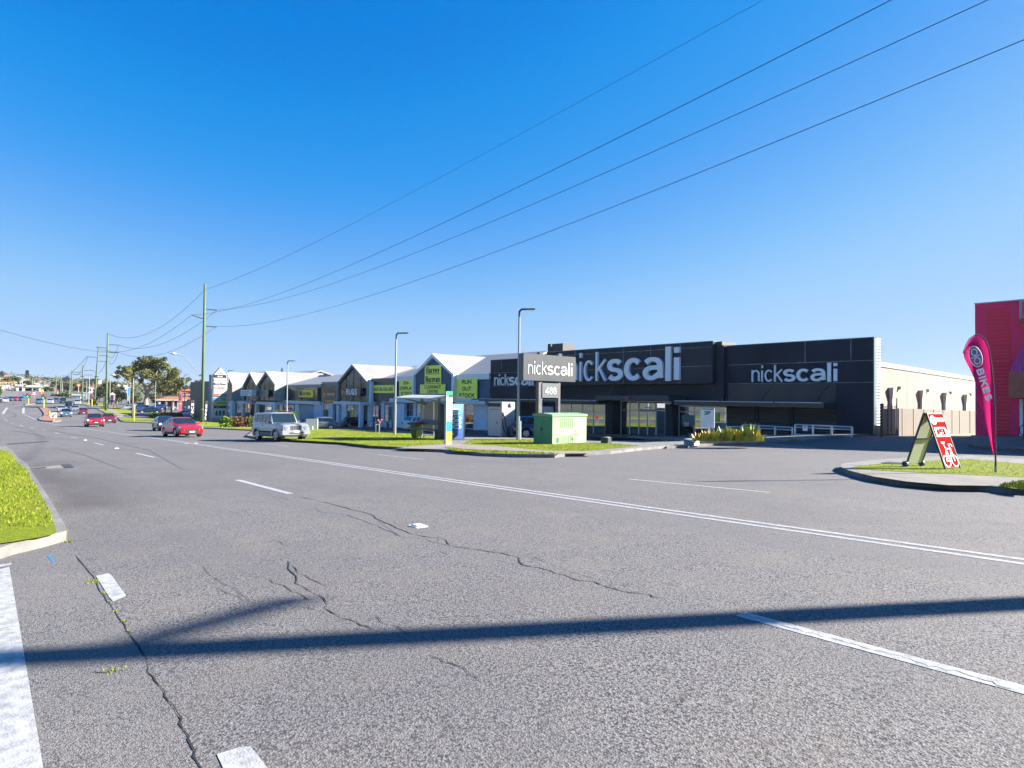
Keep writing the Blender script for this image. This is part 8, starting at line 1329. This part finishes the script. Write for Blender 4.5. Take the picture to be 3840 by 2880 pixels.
# ------------------------------------------------------------------ haze
hz = MB(); hz.box((-3100, -2600, -8), (1600, 2700, 52)); ho = hz.build('haze', bpy.data.materials.new('haze_air')); hm = ho.data.materials[0]; hm.use_nodes = True; hm.node_tree.nodes.clear(); pv = hm.node_tree.nodes.new('ShaderNodeVolumePrincipled'); ou = hm.node_tree.nodes.new('ShaderNodeOutputMaterial'); pv.inputs['Color'].default_value = (.82, .9, 1, 1); pv.inputs['Density'].default_value = .00008; pv.inputs['Anisotropy'].default_value = .2; hm.node_tree.links.new(pv.outputs[0], ou.inputs['Volume']); tag(ho, kind='stuff')
# ================================================================== PERSON beside the black hatchback
def skin_mesh(name, V, E_, rad, m, parent, sub=1):
    me = bpy.data.meshes.new(name); me.from_pydata(V, E_, []); o = bpy.data.objects.new(name, me); COL.objects.link(o); md = o.modifiers.new('skin', 'SKIN'); md.use_smooth_shade = True
    for i, r_ in enumerate(rad): sv = me.skin_vertices[0].data[i]; sv.radius = (r_, r_) if not isinstance(r_, tuple) else r_
    me.skin_vertices[0].data[0].use_root = True; o.modifiers.new('sub', 'SUBSURF').levels = sub; o.modifiers['sub'].render_levels = sub
    dg = bpy.context.evaluated_depsgraph_get(); nm = bpy.data.meshes.new_from_object(o.evaluated_get(dg)); bpy.data.objects.remove(o); nm.materials.clear(); nm.materials.append(m); nm.name = name; c = bpy.data.objects.new(name, nm); COL.objects.link(c); c.parent = parent; return c
pp = FY(1342, 1583, 42.9); PR = thing('person', (pp.x, 42.9, H(pp.x, 42.9) + .16), 'person in dark clothes standing behind the black hatchback by the rug shop', 'person', rz=R(200))
V = [(0, 0, .95), (0, 0, 1.15), (0, 0, 1.36), (0, 0, 1.47), (0, .01, 1.55), (0, .02, 1.66), (0, .01, 1.74)]; E_ = [(i, i + 1) for i in range(6)]; Rr = [(.13, .1), (.12, .09), (.15, .09), .055, .06, .095, .06]
for sg in (1, -1):
    b = len(V); V += [(sg * .1, 0, .88), (sg * .11, .03, .5), (sg * .12, 0, .1), (sg * .12, .16, .04)]; E_ += [(0, b), (b, b+1), (b+1, b+2), (b+2, b+3)]; Rr += [.09, .06, .042, .04]
    b = len(V); V += [(sg * .19, 0, 1.38), (sg * .24, .02, 1.1), (sg * .2, .22, 1.02), (sg * .19, .3, 1.02)]; E_ += [(2, b), (b, b+1), (b+1, b+2), (b+2, b+3)]; Rr += [.055, .042, .03, .03]; h_ = b + 3
    for k in range(4): b = len(V); V += [(sg * .19 + (k - 1.5) * .02, .345, 1.02 - abs(k - 1.2) * .003), (sg * .19 + (k - 1.5) * .022, .385 - abs(k - 1.3) * .008, 1.0)]; E_ += [(h_, b), (b, b+1)]; Rr += [.01, .009]
    b = len(V); V += [(sg * .19 - sg * .04, .32, 1.03)]; E_ += [(h_, b)]; Rr += [.011]
skin_mesh('body', V, E_, Rr, mat('skin_tone', (.45, .28, .2), .6), PR, 2)
V = [(0, 0, .9), (0, 0, 1.15), (0, 0, 1.36), (0, 0, 1.45)]; E_ = [(0, 1), (1, 2), (2, 3)]; Rr = [(.17, .13), (.155, .12), (.18, .12), .08]
for sg in (1, -1): b = len(V); V += [(sg * .2, 0, 1.38), (sg * .25, .02, 1.1), (sg * .2, .21, 1.02)]; E_ += [(2, b), (b, b+1), (b+1, b+2)]; Rr += [.075, .06, .045]
skin_mesh('jacket', V, E_, Rr, mat('jacket_dark', (.03, .035, .05), .85), PR, 2)
V = [(0, 0, .95)]; E_ = []; Rr = [(.16, .12)]
for sg in (1, -1): b = len(V); V += [(sg * .1, 0, .86), (sg * .11, .03, .5), (sg * .12, 0, .09)]; E_ += [(0, b), (b, b+1), (b+1, b+2)]; Rr += [.115, .085, .065]
skin_mesh('trousers', V, E_, Rr, mat('trousers_dark', (.025, .03, .045), .9), PR, 2)
skin_mesh('hair', [(0, -.02, 1.66), (0, -.01, 1.73), (0, .02, 1.765)], [(0, 1), (1, 2)], [.1, .095, .07], mat('hair_dark', (.02, .015, .01), .8), PR, 2)
for sg in (1, -1): q = MB(); q.add([(sg * .12 - .05, -.07, 0), (sg * .12 + .05, -.07, 0), (sg * .12 + .05, .2, 0), (sg * .12 - .05, .2, 0), (sg * .12 - .04, -.06, .1), (sg * .12 + .04, -.06, .1), (sg * .12 + .04, .18, .05), (sg * .12 - .04, .18, .05)], [(0, 3, 2, 1), (4, 5, 6, 7), (0, 1, 5, 4), (1, 2, 6, 5), (2, 3, 7, 6), (3, 0, 4, 7)]); q.build('shoe', BLACK, PR, local=True)
print('objects', len(bpy.data.objects))
